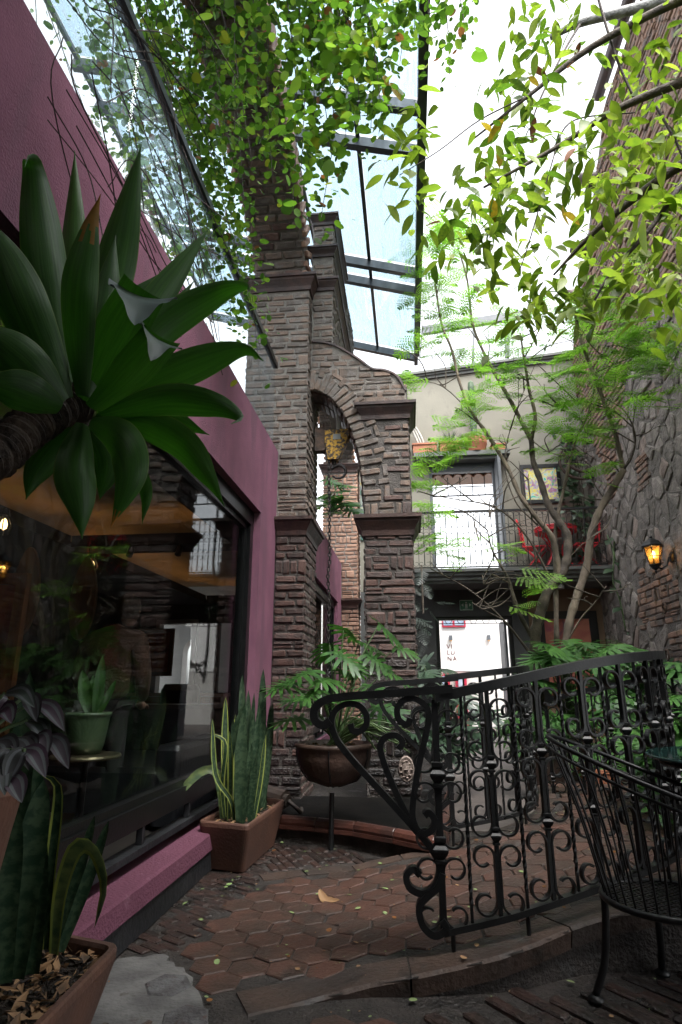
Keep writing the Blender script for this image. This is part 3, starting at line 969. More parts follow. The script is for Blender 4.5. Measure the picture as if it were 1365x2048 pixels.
mb.box(-3.54, -3.32, 11.18, 11.22, .9, .96)
mb.build('glazed_door', 'black_steel', pink)
# white arch seen through the far doorway, in the roofed space behind
mb = MB()
arc = [(-4.35 + .32 * cos(a), 1.75 + .32 * sin(a)) for a in [pi * k / 12 for k in range(13)]]
poly = [(-6.2, 0.0), (-6.2, 3.4), (-2.2, 3.4), (-2.2, 0.0), (-4.03, 0.0)] + arc + [(-4.67, 0.0)]
mb.prism(poly[::-1], 'Y', 12.3, 12.6)
aw = setp(mb.build('arched_wall', 'white_paint'), 'white wall with round arched opening beyond the lounge doorway', 'wall')

# ------------------------------------------------------------------ glass screen standing on the pink wall
scr = thing('glass_screen', 'tall clear glass screen with black top rail on the pink wall', 'glass screen', (-1.45, 3.5, WT))
mb = MB(); mb.bar((-1.42, 0.6, 4.63), (-1.42, 6.02, 4.63), .05, .06); mb.build('top_rail', 'black_steel', scr)
for y0, y1 in ((0.6, 2.4), (2.41, 4.2), (4.21, 5.98)):
    mb = MB(); mb.box(-1.425, -1.415, y0, y1, WT, 4.6); mb.build('pane', 'clear_glass', scr)

# ================================================================== BRICK ARCADE
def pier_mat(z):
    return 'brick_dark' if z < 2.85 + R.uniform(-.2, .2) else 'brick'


# tall left pier ---------------------------------------------------
pL = thing('brick_pier', 'tallest rough brick pier, rising from the pink wall beside the hanging hoist', 'pier', (-1.45, 6.6, 0), 'rough brick piers of the arcade')
Y1, Y2 = 6.19, 7.0
XL, XR = -1.83, -1.07
mb = MB()
mb.box(XL + .010, XR - .010, Y1 + .010, Y2 - .010, 0, 5.80)
mb.build('mortar_core', 'mortar', pL)
# lower pilaster is a little proud of the shaft
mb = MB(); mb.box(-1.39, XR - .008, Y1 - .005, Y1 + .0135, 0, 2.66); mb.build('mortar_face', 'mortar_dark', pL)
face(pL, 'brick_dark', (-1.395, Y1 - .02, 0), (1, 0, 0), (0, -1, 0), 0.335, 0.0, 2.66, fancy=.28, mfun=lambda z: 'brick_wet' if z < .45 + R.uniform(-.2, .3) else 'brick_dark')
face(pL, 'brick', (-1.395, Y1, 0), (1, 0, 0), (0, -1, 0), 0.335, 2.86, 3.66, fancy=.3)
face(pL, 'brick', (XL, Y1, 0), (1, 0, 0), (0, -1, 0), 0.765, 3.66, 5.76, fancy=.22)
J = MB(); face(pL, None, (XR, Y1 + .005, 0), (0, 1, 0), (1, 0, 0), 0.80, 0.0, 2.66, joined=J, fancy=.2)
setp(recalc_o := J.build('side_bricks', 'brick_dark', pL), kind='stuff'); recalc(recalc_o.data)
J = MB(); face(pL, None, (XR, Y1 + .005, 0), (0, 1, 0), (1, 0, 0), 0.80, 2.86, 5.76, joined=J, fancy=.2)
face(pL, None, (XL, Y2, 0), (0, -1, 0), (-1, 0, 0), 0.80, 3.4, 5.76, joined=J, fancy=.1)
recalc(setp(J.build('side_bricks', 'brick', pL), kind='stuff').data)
cornice(pL, -1.37, XR, Y1 - .01, Y2 - .02, 2.86)
cornice(pL, XL, XR, Y1, Y2, 5.96)

# slim buttress strip stepping back beside the pier, with three cornices
bS = thing('brick_buttress', 'slim stepped brick buttress with stacked clay cornices beside the tall pier', 'buttress', (-0.93, 6.7, 4.9))
BX = -0.80
mb = MB(); mb.box(XR + .002, BX - .010, 6.390, 9.3, 4.9, 7.0); mb.build('mortar_core', 'mortar', bS)
face(bS, 'brick', (XR + .005, 6.38, 0), (1, 0, 0), (0, -1, 0), 0.265, 4.95, 5.82, fancy=.3)
face(bS, 'brick', (XR + .005, 6.38, 0), (1, 0, 0), (0, -1, 0), 0.265, 6.03, 6.32, fancy=.1)
face(bS, 'brick', (XR + .005, 6.38, 0), (1, 0, 0), (0, -1, 0), 0.265, 6.53, 6.86, fancy=.2)
J = MB(); face(bS, None, (BX, 6.39, 0), (0, 1, 0), (1, 0, 0), 2.9, 4.95, 7.0, joined=J, fancy=.2)
recalc(setp(J.build('side_bricks', 'brick', bS), kind='stuff').data)
cornice(bS, XR + .004, BX, 6.38, 9.32, 6.03, s=.8, name='cornice')
cornice(bS, XR + .004, BX, 6.38, 7.6, 6.52, s=.7, name='cornice')
cornice(bS, XR + .004, BX, 6.38, 7.6, 7.02, s=.75, name='cornice')

# right pillar -----------------------------------------------------
pR = thing('brick_pier', 'free standing brick pillar with black wet foot, right of the hoist', 'pier', (-0.18, 6.65, 0), 'rough brick piers of the arcade')
QX0, QX1, QY0, QY1 = -0.455, 0.085, 6.38, 6.95
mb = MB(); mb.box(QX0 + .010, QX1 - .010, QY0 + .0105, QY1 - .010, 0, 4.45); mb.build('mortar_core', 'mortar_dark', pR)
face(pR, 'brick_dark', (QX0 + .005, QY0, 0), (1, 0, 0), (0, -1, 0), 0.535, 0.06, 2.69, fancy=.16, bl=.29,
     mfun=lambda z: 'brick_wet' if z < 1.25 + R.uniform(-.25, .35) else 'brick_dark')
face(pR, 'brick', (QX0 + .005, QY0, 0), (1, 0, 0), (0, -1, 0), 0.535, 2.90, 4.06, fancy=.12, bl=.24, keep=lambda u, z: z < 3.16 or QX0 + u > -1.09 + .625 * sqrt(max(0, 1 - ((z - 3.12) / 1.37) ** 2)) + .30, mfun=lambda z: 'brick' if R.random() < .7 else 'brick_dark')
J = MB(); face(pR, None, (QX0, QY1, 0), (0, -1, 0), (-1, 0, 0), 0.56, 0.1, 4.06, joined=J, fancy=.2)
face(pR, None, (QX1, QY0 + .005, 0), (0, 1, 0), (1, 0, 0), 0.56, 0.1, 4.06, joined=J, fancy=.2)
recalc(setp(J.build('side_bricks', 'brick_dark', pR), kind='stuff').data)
cornice(pR, QX0, QX1, QY0, QY1, 2.91, s=1.15)
cornice(pR, QX0, QX1, QY0, QY1, 4.27, s=1.0)

# small half arch joining them --------------------------------------
fa = thing('half_arch', 'small brick half arch linking the tall pier to the free standing pillar', 'arch', (-0.7, 6.65, 3.1))
CX, CZ, AR, BR = -1.09, 3.12, 0.625, 1.37
def intr(t, k=0.0):       # t 0 at the pillar, 1 at the crown; k = distance outward
    a = t * pi / 2
    n = Vector((cos(a) / AR, sin(a) / BR)); n.normalize()
    return Vector((CX + AR * cos(a), CZ + BR * sin(a))) + n * k
OUT = [(-1.10, 5.16), (-0.845, 5.105), (-0.66, 5.00), (-0.48, 4.86), (-0.33, 4.73), (-0.18, 4.70), (-0.035, 4.61), (0.06, 4.42), (0.07, 4.28), (-0.44, 4.28), (-0.44, 3.14)]
poly = [(p.x, p.z) for p in bez([(x, 0, z) for x, z in OUT[:8]], 6)] + OUT[8:] + [tuple(intr(k / 14, .015)) for k in range(15)]
mb = MB(); mb.prism(poly, 'Y', QY0 + .0085, QY1 - .02)
recalc(mb.build('mortar_core', 'mortar', fa).data)
nv = 18
for k in range(nv):
    t0 = (k + .5) / nv
    L_ = .27 if k % 2 else .22
    p = intr(t0, L_ / 2); q = intr(t0, 0); d = (p - q).normalized()
    if k % 3 == 1:
        p2 = intr(t0, .09); p3 = intr(t0, .25)
        for pp, ll in ((p2, .15), (p3, .13)):
            lay(fa, 'brick', (pp.x, QY0 + BD / 2 - .006, pp.y), basis(Vector((d.x, 0, d.y)), Vector((0, 1, 0)), Vector((-d.y, 0, d.x))), ll, .068)
        continue
    lay(fa, 'brick', (p.x, QY0 + BD / 2 - .010, p.y), basis(Vector((d.x, 0, d.y)), Vector((0, 1, 0)), Vector((-d.y, 0, d.x))), L_, .070)
    if k % 2 == 0:
        p4 = intr(t0, L_ + .06); 
        lay(fa, 'brick', (p4.x, QY0 + BD / 2 - .002, p4.y), basis(Vector((-d.y, 0, d.x)), Vector((0, 1, 0)), Vector((-d.x, 0, -d.y))), .15, .06)
outp = [(x, z) for x, z in OUT[:8]] + [(0.07, 4.26), (-0.44, 4.26)] + [tuple(intr(k / 14, .25)) for k in range(15)]
face(fa, 'brick', (-1.07, QY0 + .001, 0), (1, 0, 0), (0, -1, 0), 1.15, 4.28, 5.14, fancy=.35, bl=.17,
     keep=lambda u, z: inside((-1.07 + u, z), outp) and inside((-1.07 + u + .03, z + .03), outp))
face(fa, 'brick', (-0.44, QY0 - .004, 0), (1, 0, 0), (0, -1, 0), .5, 4.285, 4.45, fancy=0, bl=.26)
# clay capping along the sloping top
mb = MB(); mb.ribbon([(p.x, QY0 + .28, p.z + .006) for p in bez([(x, 0, z) for x, z in OUT[:8]], 6)], (0, 1, 0), .59, .022)
recalc(mb.build('capping', 'clay_trim', fa).data)
# soffit bricks
for k in range(14):
    t0 = (k + .5) / 14; q = intr(t0, .0); p = intr(t0, .1); d = (p - q).normalized()
    for yy_ in (QY0 + .16, QY0 + .42):
        lay(fa, 'brick_dark', (q.x + d.x * .02, yy_, q.y + d.y * .02), basis(Vector((0, 1, 0)), Vector((d.x, 0, d.y)), Vector((d.y, 0, -d.x))), .24, .085, tilt=.01)

# great arches over the court, running with the wall -----------------
def great_arch(name, label, yc, a, b, zs, t0, t1, objs):
    th = thing(name, label, 'arch', (-1.45, yc, zs), 'long arches of the arcade')
    def P(t, k=0.0):
        n = Vector((cos(t) / a, sin(t) / b)).normalized()
        return Vector((yc + a * cos(t), zs + b * sin(t))) + n * k
    N_ = 60
    ts = [lerp(t0, t1, i / N_) for i in range(N_ + 1)]
    mb = MB(); vs = []; fs = []
    for t in ts:
        i_, o_ = P(t, .012), P(t, .42)
        for X in (XL + .06, XR - .06):
            vs.append((X, i_.x, i_.y)); vs.append((X, o_.x, o_.y))
    for i in range(N_):
        for j, q in ((0, 1), (1, 3), (3, 2), (2, 0)):
            fs.append((i * 4 + j, i * 4 + q, i * 4 + 4 + q, i * 4 + 4 + j))
    fs.append((0, 2, 3, 1)); e = N_ * 4; fs.append((e, e + 1, e + 3, e + 2))
    mb.add(vs, fs); recalc(mb.build('mortar_core', 'mortar', th).data)
    # walk the curve by arc length
    t = t0; J = MB(); F = MB(); r = 0; step = .103
    while t < t1:
        p = P(t); dt = step / sqrt((a * sin(t)) ** 2 + (b * cos(t)) ** 2)
        q = P(t + dt); tan = (q - p).normalized(); nrm = Vector((cos(t) / a, sin(t) / b)).normalized()
        c = (p + q) / 2
        T = Vector((0, tan.x, tan.y)); Nn = Vector((0, nrm.x, nrm.y)); Xv = Vector((1, 0, 0))
        u = XL + .075 + (0 if r % 2 else -.13)
        while u < XR - .08:
            l = R.uniform(.22, .28); u0 = max(u, XL + .07); u1 = min(u + l, XR - .07)
            if u1 - u0 > .06:
                rot = basis(Xv, Nn, T)
                if rot.determinant() < 0: rot = basis(-Xv, Nn, T)
                lay(th, 'brick_dark' if R.random() < .35 else 'brick', ((u0 + u1) / 2, c.x + nrm.x * .03, c.y + nrm.y * .03), rot, u1 - u0 - .016, .086, joined=None if (objs and c.x > 2.6) else J, tilt=.02)
            u += l
        for X, s_ in ((XR - .055, 1), (XL + .055, -1)):
            pr_ = R.uniform(-.012, .016) * s_
            lay(None, None, (X + pr_, c.x + nrm.x * .21, c.y + nrm.y * .21), basis(Nn, Xv, T) if basis(Nn, Xv, T).determinant() > 0 else basis(-Nn, Xv, T), R.uniform(.36, .42), .075, joined=F, tilt=.02)
        t += dt; r += 1
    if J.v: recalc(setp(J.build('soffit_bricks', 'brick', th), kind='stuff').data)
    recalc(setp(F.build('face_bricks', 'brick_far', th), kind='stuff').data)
    return th


great_arch('brick_arch', 'long brick arch springing overhead from the tall pier towards the viewer', 3.57, 2.62, 0.86, 5.96, 0.0, pi, True)
great_arch('brick_arch', 'brick arch behind the tall pier reaching the distant pier', 9.87, 2.87, 0.9, 5.96, 0.0, pi, False)

# distant pier ---------------------------------------------------------
pF = thing('brick_pier', 'distant pale brick pier seen through the half arch below the hoist', 'pier', (-1.35, 13.0, 0), 'rough brick piers of the arcade')
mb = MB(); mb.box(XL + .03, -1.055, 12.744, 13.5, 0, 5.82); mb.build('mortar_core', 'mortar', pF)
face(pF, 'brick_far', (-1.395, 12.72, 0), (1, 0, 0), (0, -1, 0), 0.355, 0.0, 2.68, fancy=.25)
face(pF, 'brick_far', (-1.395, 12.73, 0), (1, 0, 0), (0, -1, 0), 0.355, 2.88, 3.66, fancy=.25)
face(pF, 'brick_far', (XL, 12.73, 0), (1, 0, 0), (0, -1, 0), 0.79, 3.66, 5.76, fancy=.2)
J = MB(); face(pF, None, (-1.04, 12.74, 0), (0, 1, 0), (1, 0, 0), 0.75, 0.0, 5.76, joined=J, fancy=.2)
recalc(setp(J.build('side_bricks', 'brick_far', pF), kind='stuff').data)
cornice(pF, -1.37, -1.05, 12.72, 13.5, 2.88)
cornice(pF, XL, -1.05, 12.73, 13.5, 5.96)

# pier that carries the overhead arch beside the viewer (left of the frame)
pN = thing('brick_pier', 'nearest brick pier, left of the agave, carrying the overhead arch', 'pier', (-1.45, 0.6, 3.4), 'rough brick piers of the arcade')
mb = MB(); mb.box(XL, XR, 0.15, 0.94, WT + .01, 5.76); mb.build('shaft', 'brick', pN)
cornice(pN, XL, XR, 0.15, 0.94, 5.96)

# ================================================================== GLASS CANOPY ROOF
def rz(x): return 7.2 - 0.30 * (x - 0.31)


roof = thing('glass_canopy', 'sloping glass roof on dark steel bars above the brick arcade', 'canopy', (-1, 6, 7.2))
xs_bars = [0.31, -0.42, -1.25, -2.07, -2.92, -3.8]
ys_bars = [1.2, 2.9, 5.1, 5.66, 7.83, 8.28, 10.3]
for i, y in enumerate(ys_bars):
    mb = MB(); th_ = 0.11 if 0 < i else .09
    mb.bar((-3.85, y, rz(-3.85) - .05), (0.33, y, rz(0.33) - .05), .09, .13)
    mb.bar((-3.85, y + .075, rz(-3.85) - .02), (0.33, y + .075, rz(0.33) - .02), .05, .05)
    mb.build('purlin', 'canopy_steel', roof)
for x in xs_bars:
    mb = MB(); w_ = .06 if x > 0 else .05
    if x > 0:
        mb.bar((x, 1.1, rz(x) - .08), (x, 10.36, rz(x) - .08), .07, .20); mb.bar((x + .05, 1.1, rz(x) + .03), (x + .05, 10.36, rz(x) + .03), .05, .05)
    else:
        mb.bar((x, 1.2, rz(x) + .03), (x, 10.3, rz(x) + .03), w_, .06)
    mb.build('rafter', 'canopy_steel', roof)
for x1, x0 in zip(xs_bars, xs_bars[1:]):
    for y0, y1 in zip(ys_bars, ys_bars[1:]):
        if y1 - y0 < .7 and False: continue
        mb = MB()
        e = .03
        vs = [(x0 + e, y0 + e, rz(x0 + e) + .066), (x1 - e, y0 + e, rz(x1 - e) + .066), (x1 - e, y1 - e, rz(x1 - e) + .066), (x0 + e, y1 - e, rz(x0 + e) + .066)]
        mb.add(vs + [(a, b, c + .008) for a, b, c in vs], [(3, 2, 1, 0), (4, 5, 6, 7), (0, 1, 5, 4), (1, 2, 6, 5), (2, 3, 7, 6), (3, 0, 4, 7)])
        mb.build('pane', 'roof_glass', roof, loc=((x0 + x1) / 2, (y0 + y1) / 2, rz((x0 + x1) / 2)))

# opaque panel added out of view to block sky light from the pink wall
mb = MB(); vs = [(-3.85, -2.4, rz(-3.85) + .09), (-.45, -2.4, rz(-.45) + .09), (-.45, 2.86, rz(-.45) + .09), (-3.85, 2.86, rz(-3.85) + .09)]
mb.add(vs + [(a, b, c + .03) for a, b, c in vs], [(3, 2, 1, 0), (4, 5, 6, 7), (0, 1, 5, 4), (1, 2, 6, 5), (2, 3, 7, 6), (3, 0, 4, 7)])
mb.build('sky_block_panel', 'sky_block_gray', roof)

# unseen building behind the viewer, its upper floor sized to shade the foreground
rb = thing('unseen_rear_building', 'plain gray unseen building behind the viewer with overhang added for shade', 'building', (1.5, -2.2, 0))
mb = MB(); mb.box(-1.6, 6.0, -2.8, -2.45, 0, 7.5); mb.build('wall', 'gray_wall', rb)
mb = MB(); mb.box(-1.0, 6.0, -2.44, 0.9, 3.3, 3.6); mb.build('shade_floor', 'gray_wall', rb)
mb = MB(); mb.box(-1.0, 6.0, 0.6, 0.9, 3.61, 5.8); mb.build('shade_wall', 'gray_wall', rb)


# ================================================================== BACK BUILDING AND STREET
back = thing('back_building', 'cream plastered two storey house closing the court, with balcony door and street door', 'building', (1.5, 13, 0))
YB = 12.9
mb = MB()
mb.prism([(-1.0, 3.05), (-1.0, 7.92), (0.58, 8.07), (0.58, 3.05)][::-1], 'Y', YB, YB + .4)
mb.prism([(0.58, 5.98), (0.58, 8.07), (2.06, 8.21), (2.06, 5.98)][::-1], 'Y', YB, YB + .4)
mb.prism([(2.06, 3.05), (2.06, 8.21), (4.0, 8.39), (4.0, 3.05)][::-1], 'Y', YB, YB + .4)
mb.build('wall', 'cream_wall', back)
mb = MB()
mb.box(-1.0, 0.58, YB, YB + .4, 0, 3.04); mb.box(0.58, 2.17, YB, YB + .4, 2.50, 3.04); mb.box(0.585, 2.055, YB + .001, YB + .4, 3.041, 3.34); mb.box(2.17, 2.50, YB, YB + .4, 0, 3.04)
mb.build('lower_wall', 'gray_wall', back)
mb = MB(); mb.box(2.50, 4.0, YB + .02, YB + .4, 0, 3.04); mb.build('tan_lower_wall', 'tan_wall', back)
mb = MB()
for o, a, b in ((.05, .0, .07), (.09, .07, .12), (.13, .12, .18)):
    mb.prism([(-1.0, 7.93 + a), (-1.0, 7.93 + b), (4.0, 8.40 + b), (4.0, 8.40 + a)][::-1], 'Y', YB - o, YB + .45)
mb.build('coping', 'cornice_gray', back)
# street door frame and open leaf
mb = MB()
mb.box(0.58, 0.66, YB + .05, YB + .2, 0, 2.50); mb.box(2.09, 2.17, YB + .05, YB + .2, 0, 2.50); mb.box(0.66, 2.09, YB + .05, YB + .2, 2.43, 2.50)
d = mb.build('door', 'black_steel', back)
mb = MB()
for x in (0.86, 1.12, 1.38, 1.64, 1.90):
    pts = [(x + .07 * cos(a), YB + .12, 2.43 - .07 * sin(a)) for a in [pi * k / 8 for k in range(9)]]
    mb.ribbon(pts, (0, 1, 0), .02, .012)
mb.bar((0.66, YB + .12, 2.36), (2.09, YB + .12, 2.36), .02, .015)
mb.build('grille', 'iron', d)
mb = MB(); mb.box(2.02, 2.07, YB + .2, YB + .95, 0.02, 2.42); mb.box(2.012, 2.018, YB + .3, YB + .85, 0.4, 2.2)
mb.build('leaf', 'steel_gray', d)
# balcony door frame
mb = MB()
mb.box(0.58, 0.65, YB + .04, YB + .16, 3.34, 5.98); mb.box(1.99, 2.06, YB + .04, YB + .16, 3.34, 5.98); mb.box(0.65, 1.99, YB + .04, YB + .16, 5.74, 5.98)
d = mb.build('balcony_door', 'steel_gray', back)
mb = MB(); mb.box(2.03, 2.09, YB - .55, YB - .01, 3.36, 5.9); mb.box(2.02, 2.028, YB - .47, YB - .1, 3.5, 5.75)
mb.build('leaf', 'steel_gray', d)
mb = MB(); mb.box(0.25, 2.35, YB - .34, YB - .001, 6.0, 6.10); mb.box(0.30, 2.30, YB - .26, YB - .002, 5.93, 5.998)
mb.build('shelf', 'cornice_gray', back)
# balcony slab with moulded front
mb = MB()
prof = [(YB - .001, 3.06), (12.05, 3.06), (12.03, 3.10), (11.99, 3.12), (11.985, 3.17), (11.93, 3.20), (11.92, 3.25), (11.87, 3.27), (11.86, 3.33), (YB - .001, 3.33)]
mb.prism(prof, 'X', 0.12, 3.98)
bal = mb.build('balcony', 'cornice_gray', back); recalc(bal.data)

# tiled awning across the lane, seen through the balcony door
aw = thing('tiled_awning', 'row of red clay roof tiles hanging above the balcony doorway', 'awning', (1.3, 14.4, 6.1))
tl = MB()
pts = []
for k in range(7):
    a = pi * k / 6
    pts.append((cos(a) * .12, sin(a) * .09))
vs = [(x, 0, z) for x, z in pts] + [(x * 1.1, .55, z + .22) for x, z in pts] + [(x * .84, 0, z * .84 - .004) for x, z in pts] + [(x * .92, .55, z * .84 + .216) for x, z in pts]
fs = []
for k in range(6):
    fs += [(k, k + 1, 8 + k, 7 + k), (14 + k + 1, 14 + k, 21 + k, 22 + k), (k + 1, k, 14 + k, 15 + k)]
tl.add(vs, fs); tlm = recalc(tl.mesh('roof_tile', 'roof_tile'))
for r in range(2):
    for k in range(12):
        place('roof_tile', tlm, aw, (0.1 + k * .25, 14.2 + r * .5, 6.05 + r * .2), Euler((0, 0, R.uniform(-.03, .03))))
mb = MB()
for k in range(9): mb.bar((0.2 + k * .3, 14.35, 5.62), (0.2 + k * .3, 14.35, 6.1), .02, .02)
mb.bar((0.0, 14.35, 5.85), (3.0, 14.35, 5.85), .02, .02); mb.bar((0.0, 14.35, 5.62), (3.0, 14.35, 5.62), .03, .03)
mb.build('grid', 'iron', aw)
mb = MB(); mb.box(-0.1, 3.0, 14.15, 15.3, 6.22, 6.26); mb.build('deck', 'wood_paddle', aw)

# white facade over the street with its lettering
vf = thing('street_facade', 'bright white shop facade across the street with dark red lettering', 'building', (2, 18, 0))
mb = MB(); mb.box(-6, 12, 18.0, 18.4, 1.50, 4.3); mb.build('wall', 'white_wall', vf)
mb = MB(); mb.box(-6, 12, 18.02, 18.4, 0, 1.49); mb.build('lower_wall', 'white_paint', vf)
for i, (x0, x1) in enumerate(((0.60, 1.15), (1.30, 1.62))):
    mb = MB(); mb.box(x0, x1, 17.96, 18.01, 0.0, 1.44); p = mb.build('red_panel', 'red_frame', vf)
    mb = MB(); mb.box(x0 + .08, x1 - .08, 17.94, 17.958, .75, 1.36); mb.build('pane', 'blue_pane', p)
mb = MB(); mb.box(1.00, 1.68, 17.94, 17.999, 2.74, 3.5); wf = mb.build('window', 'red_frame', vf)
for x0, x1 in ((1.04, 1.30), (1.36, 1.63)):
    mb = MB(); mb.box(x0, x1, 17.93, 17.938, 2.79, 3.45); mb.build('pane', 'blue_pane', wf)
for x in (1.228, 2.314):
    mb = MB(); mb.box(x - .045, x + .045, 17.87, 17.998, 2.36, 2.50); l = mb.build('wall_lamp', 'steel_gray', vf)
    mb = MB(); mb.box(x - .035, x + .035, 17.89, 17.97, 2.34, 2.358); mb.build('lens', 'bulb_dim', l)
for i, tx in enumerate(('VI', 'LU', 'NA')):
    c = bpy.data.curves.new('lettering', 'FONT'); c.body = tx; c.size = 0.175; c.extrude = 0.002
    c.materials.append(MATS['letter_red']); c.space_character = 1.25
    o = bpy.data.objects.new('lettering', c); COL.objects.link(o)
    me = bpy.data.meshes.new_from_object(o.evaluated_get(bpy.context.evaluated_depsgraph_get())); bpy.data.objects.remove(o)
    if not me.materials: me.materials.append(MATS['letter_red'])
    o = bpy.data.objects.new('lettering', me); COL.objects.link(o); o.parent = vf
    o.location = Vector((1.10, 17.990, 2.13 - i * .17)) - WL[vf]; o.rotation_euler = (pi / 2, 0, 0)
# steel frame standing over the back wall
sf = thing('steel_frame', 'dark steel beam and posts standing above the cream back wall', 'frame', (2, 13.1, 8.2))
mb = MB(); mb.bar((0.579,13.1,9.533), (3.22,13.1,9.833), .12, .20); mb.build('beam', 'steel_gray', sf)
mb = MB(); mb.bar((2.57,13.1,8.664), (2.648,13.1,9.693), .10, .10); mb.build('post', 'steel_gray', sf)
mb = MB(); mb.bar((1.722,13.1,8.114), (1.839,13.1,9.64), .05, .05); mb.build('post', 'steel_gray', sf)

# evacuation sign under the balcony
ev = thing('exit_sign', 'small green and white evacuation sign above the street door', 'sign', (1.24, YB - .02, 2.72))
mb = MB(); mb.box(1.10, 1.38, YB - .02, YB - .004, 2.62, 2.84); mb.build('plate', 'sign_green', ev)
mb = MB()
yq0, yq1 = YB - .026, YB - .0205
mb.box(1.11, 1.37, yq0, yq1, 2.825, 2.835); mb.box(1.11, 1.37, yq0, yq1, 2.625, 2.635)
mb.box(1.105, 1.112, yq0, yq1, 2.636, 2.824); mb.box(1.368, 1.375, yq0, yq1, 2.636, 2.824)
mb.box(1.17, 1.31, yq0, yq1, 2.64, 2.648)
for cxs, s in ((1.18, -1), (1.30, 1)):
    mb.prism([(cxs + s * .045, 2.735), (cxs, 2.77), (cxs, 2.70)], 'Y', yq0, yq1)
mb.box(1.215, 1.265, yq0, yq1, 2.70, 2.76); mb.lathe([(.016, -.003), (.016, .003)], (1.24, YB - .024, 2.785), 10, M=Matrix.Rotation(pi / 2, 3, 'X'))
mb.box(1.22, 1.236, yq0, yq1, 2.66, 2.699); mb.box(1.245, 1.261, yq0, yq1, 2.66, 2.699)
mb.build('pictogram', 'sign_white', ev)

# paintings
def painting(name, label, x0, x1, z0, z1, y, m, fw, fm='black_steel', t=.05):
    th = thing(name, label, 'painting', ((x0 + x1) / 2, y, (z0 + z1) / 2))
    mb = MB()
    mb.box(x0 - fw, x1 + fw, y - t, y, z1, z1 + fw); mb.box(x0 - fw, x1 + fw, y - t, y, z0 - fw, z0)
    mb.box(x0 - fw, x0, y - t, y, z0, z1); mb.box(x1, x1 + fw, y - t, y, z0, z1)
    mb.build('frame', fm, th)
    mb = MB(); mb.box(x0, x1, y - t * .5, y - .002, z0, z1); mb.build('canvas', m, th)
    return th


painting('painting', 'small abstract painting in green, yellow and purple on the balcony wall', 2.66, 3.36, 5.00, 5.74, YB - .002, 'art_upper', .08)
painting('painting', 'large dark orange and pink painting under the balcony', 2.80, 3.70, 0.9, 2.42, YB + .015, 'art_lower', .16)
ml = thing('mural', 'colourful flower mural panel seen between the pillar and the distant pier', 'mural', (-.55, YB - .02, 4.8))
mb = MB(); mb.box(-0.98, -0.15, YB - .03, YB - .003, 4.2, 5.6); mb.build('canvas', 'art_mural', ml)
for (x, z, s, m) in ((-.72, 5.3, .10, 'magenta'), (-.62, 5.22, .07, 'magenta'), (-.68, 5.12, .05, 'magenta'), (-.66, 4.45, .10, 'yellow_print'), (-.72, 4.38, .07, 'yellow_print'), (-.60, 4.36, .06, 'yellow_print')):
    mb = MB()
    n = 9
    vs = [(x, YB - .036, z)] + [(x + s * (0.6 + .5 * (k % 2)) * cos(2 * pi * k / n), YB - .034, z + s * (0.6 + .4 * (k % 2)) * sin(2 * pi * k / n)) for k in range(n)]
    mb.add(vs + [(a, YB - .0305, c) for a, b, c in vs], [(0, k % n + 1, k - 1 + 1) for k in range(1, n + 1)] + [(k, k % n + 1, n + 1 + k % n + 1, n + 1 + k) for k in range(1, n + 1)])
    mb.build('flower', m, ml)

# ================================================================== IRON RAILINGS
def cscroll(h, r, w, th, turn=5.5, shrink=.42, n=20):
    pts = []
    for k in range(n, -1, -1):
        f = k / n; a = pi - f * turn; rad = r * (1 - shrink * f)
        pts.append((r + rad * cos(a), 0, h / 2 - r + rad * sin(a)))
    lo = [(x, 0, -z) for x, y, z in pts][::-1]
    return MB().ribbon(pts + lo, (0, 1, 0), w, th)


SC = {}
def scroll_mesh(h, r, w, th, m='iron'):
    k = (round(h, 3), r, w)
    if k not in SC:
        SC[k] = cscroll(h, r, w, th).mesh('scroll', m)
    return SC[k]


def collar(mb, p, s=1.0):
    """stacked square knop on a baluster"""
    prof = [(.010, -.034), (.017, -.032), (.017, -.024), (.012, -.020), (.021, -.008), (.024, -.002), (.024, .004), (.012, .016), (.018, .022), (.018, .032), (.010, .035)]
    mb.lathe([(r * s * 1.25, z * s) for r, z in prof], p, 4, sq=True)


def twist_bar(mb, a, b, w, turns=9):
    a, b = Vector(a), Vector(b); d = b - a; n = 44
    base = len(mb.v)
    for i in range(n + 1):
        t = i / n
        tw = turns * 2 * pi * min(max((t - .08) / .84, 0), 1) * .5
        for j in range(4):
            an = tw + pi / 4 + j * pi / 2
            mb.v.append(tuple(a + d * t + Vector((cos(an), sin(an), 0)) * w * .72))
    for i in range(n):
        for j in range(4):
            q = (j + 1) % 4
            mb.f.append((base + i * 4 + j, base + i * 4 + q, base + i * 4 + 4 + q, base + i * 4 + 4 + j)); mb.mi.append(0)


def resample(path, step):
    P = [Vector(p) for p in path]
    acc = [0]
    for a, b in zip(P, P[1:]): acc.append(acc[-1] + (b - a).length)
    n = max(1, round(acc[-1] / step)); out = []
    for i in range(n + 1):
        s = acc[-1] * i / n
        for k in range(len(P) - 1):
            if s <= acc[k + 1] + 1e-9:
                t = (s - acc[k]) / max(1e-9, acc[k + 1] - acc[k])
                out.append((P[k].lerp(P[k + 1], t), (P[k + 1] - P[k]).normalized())); break
    return out


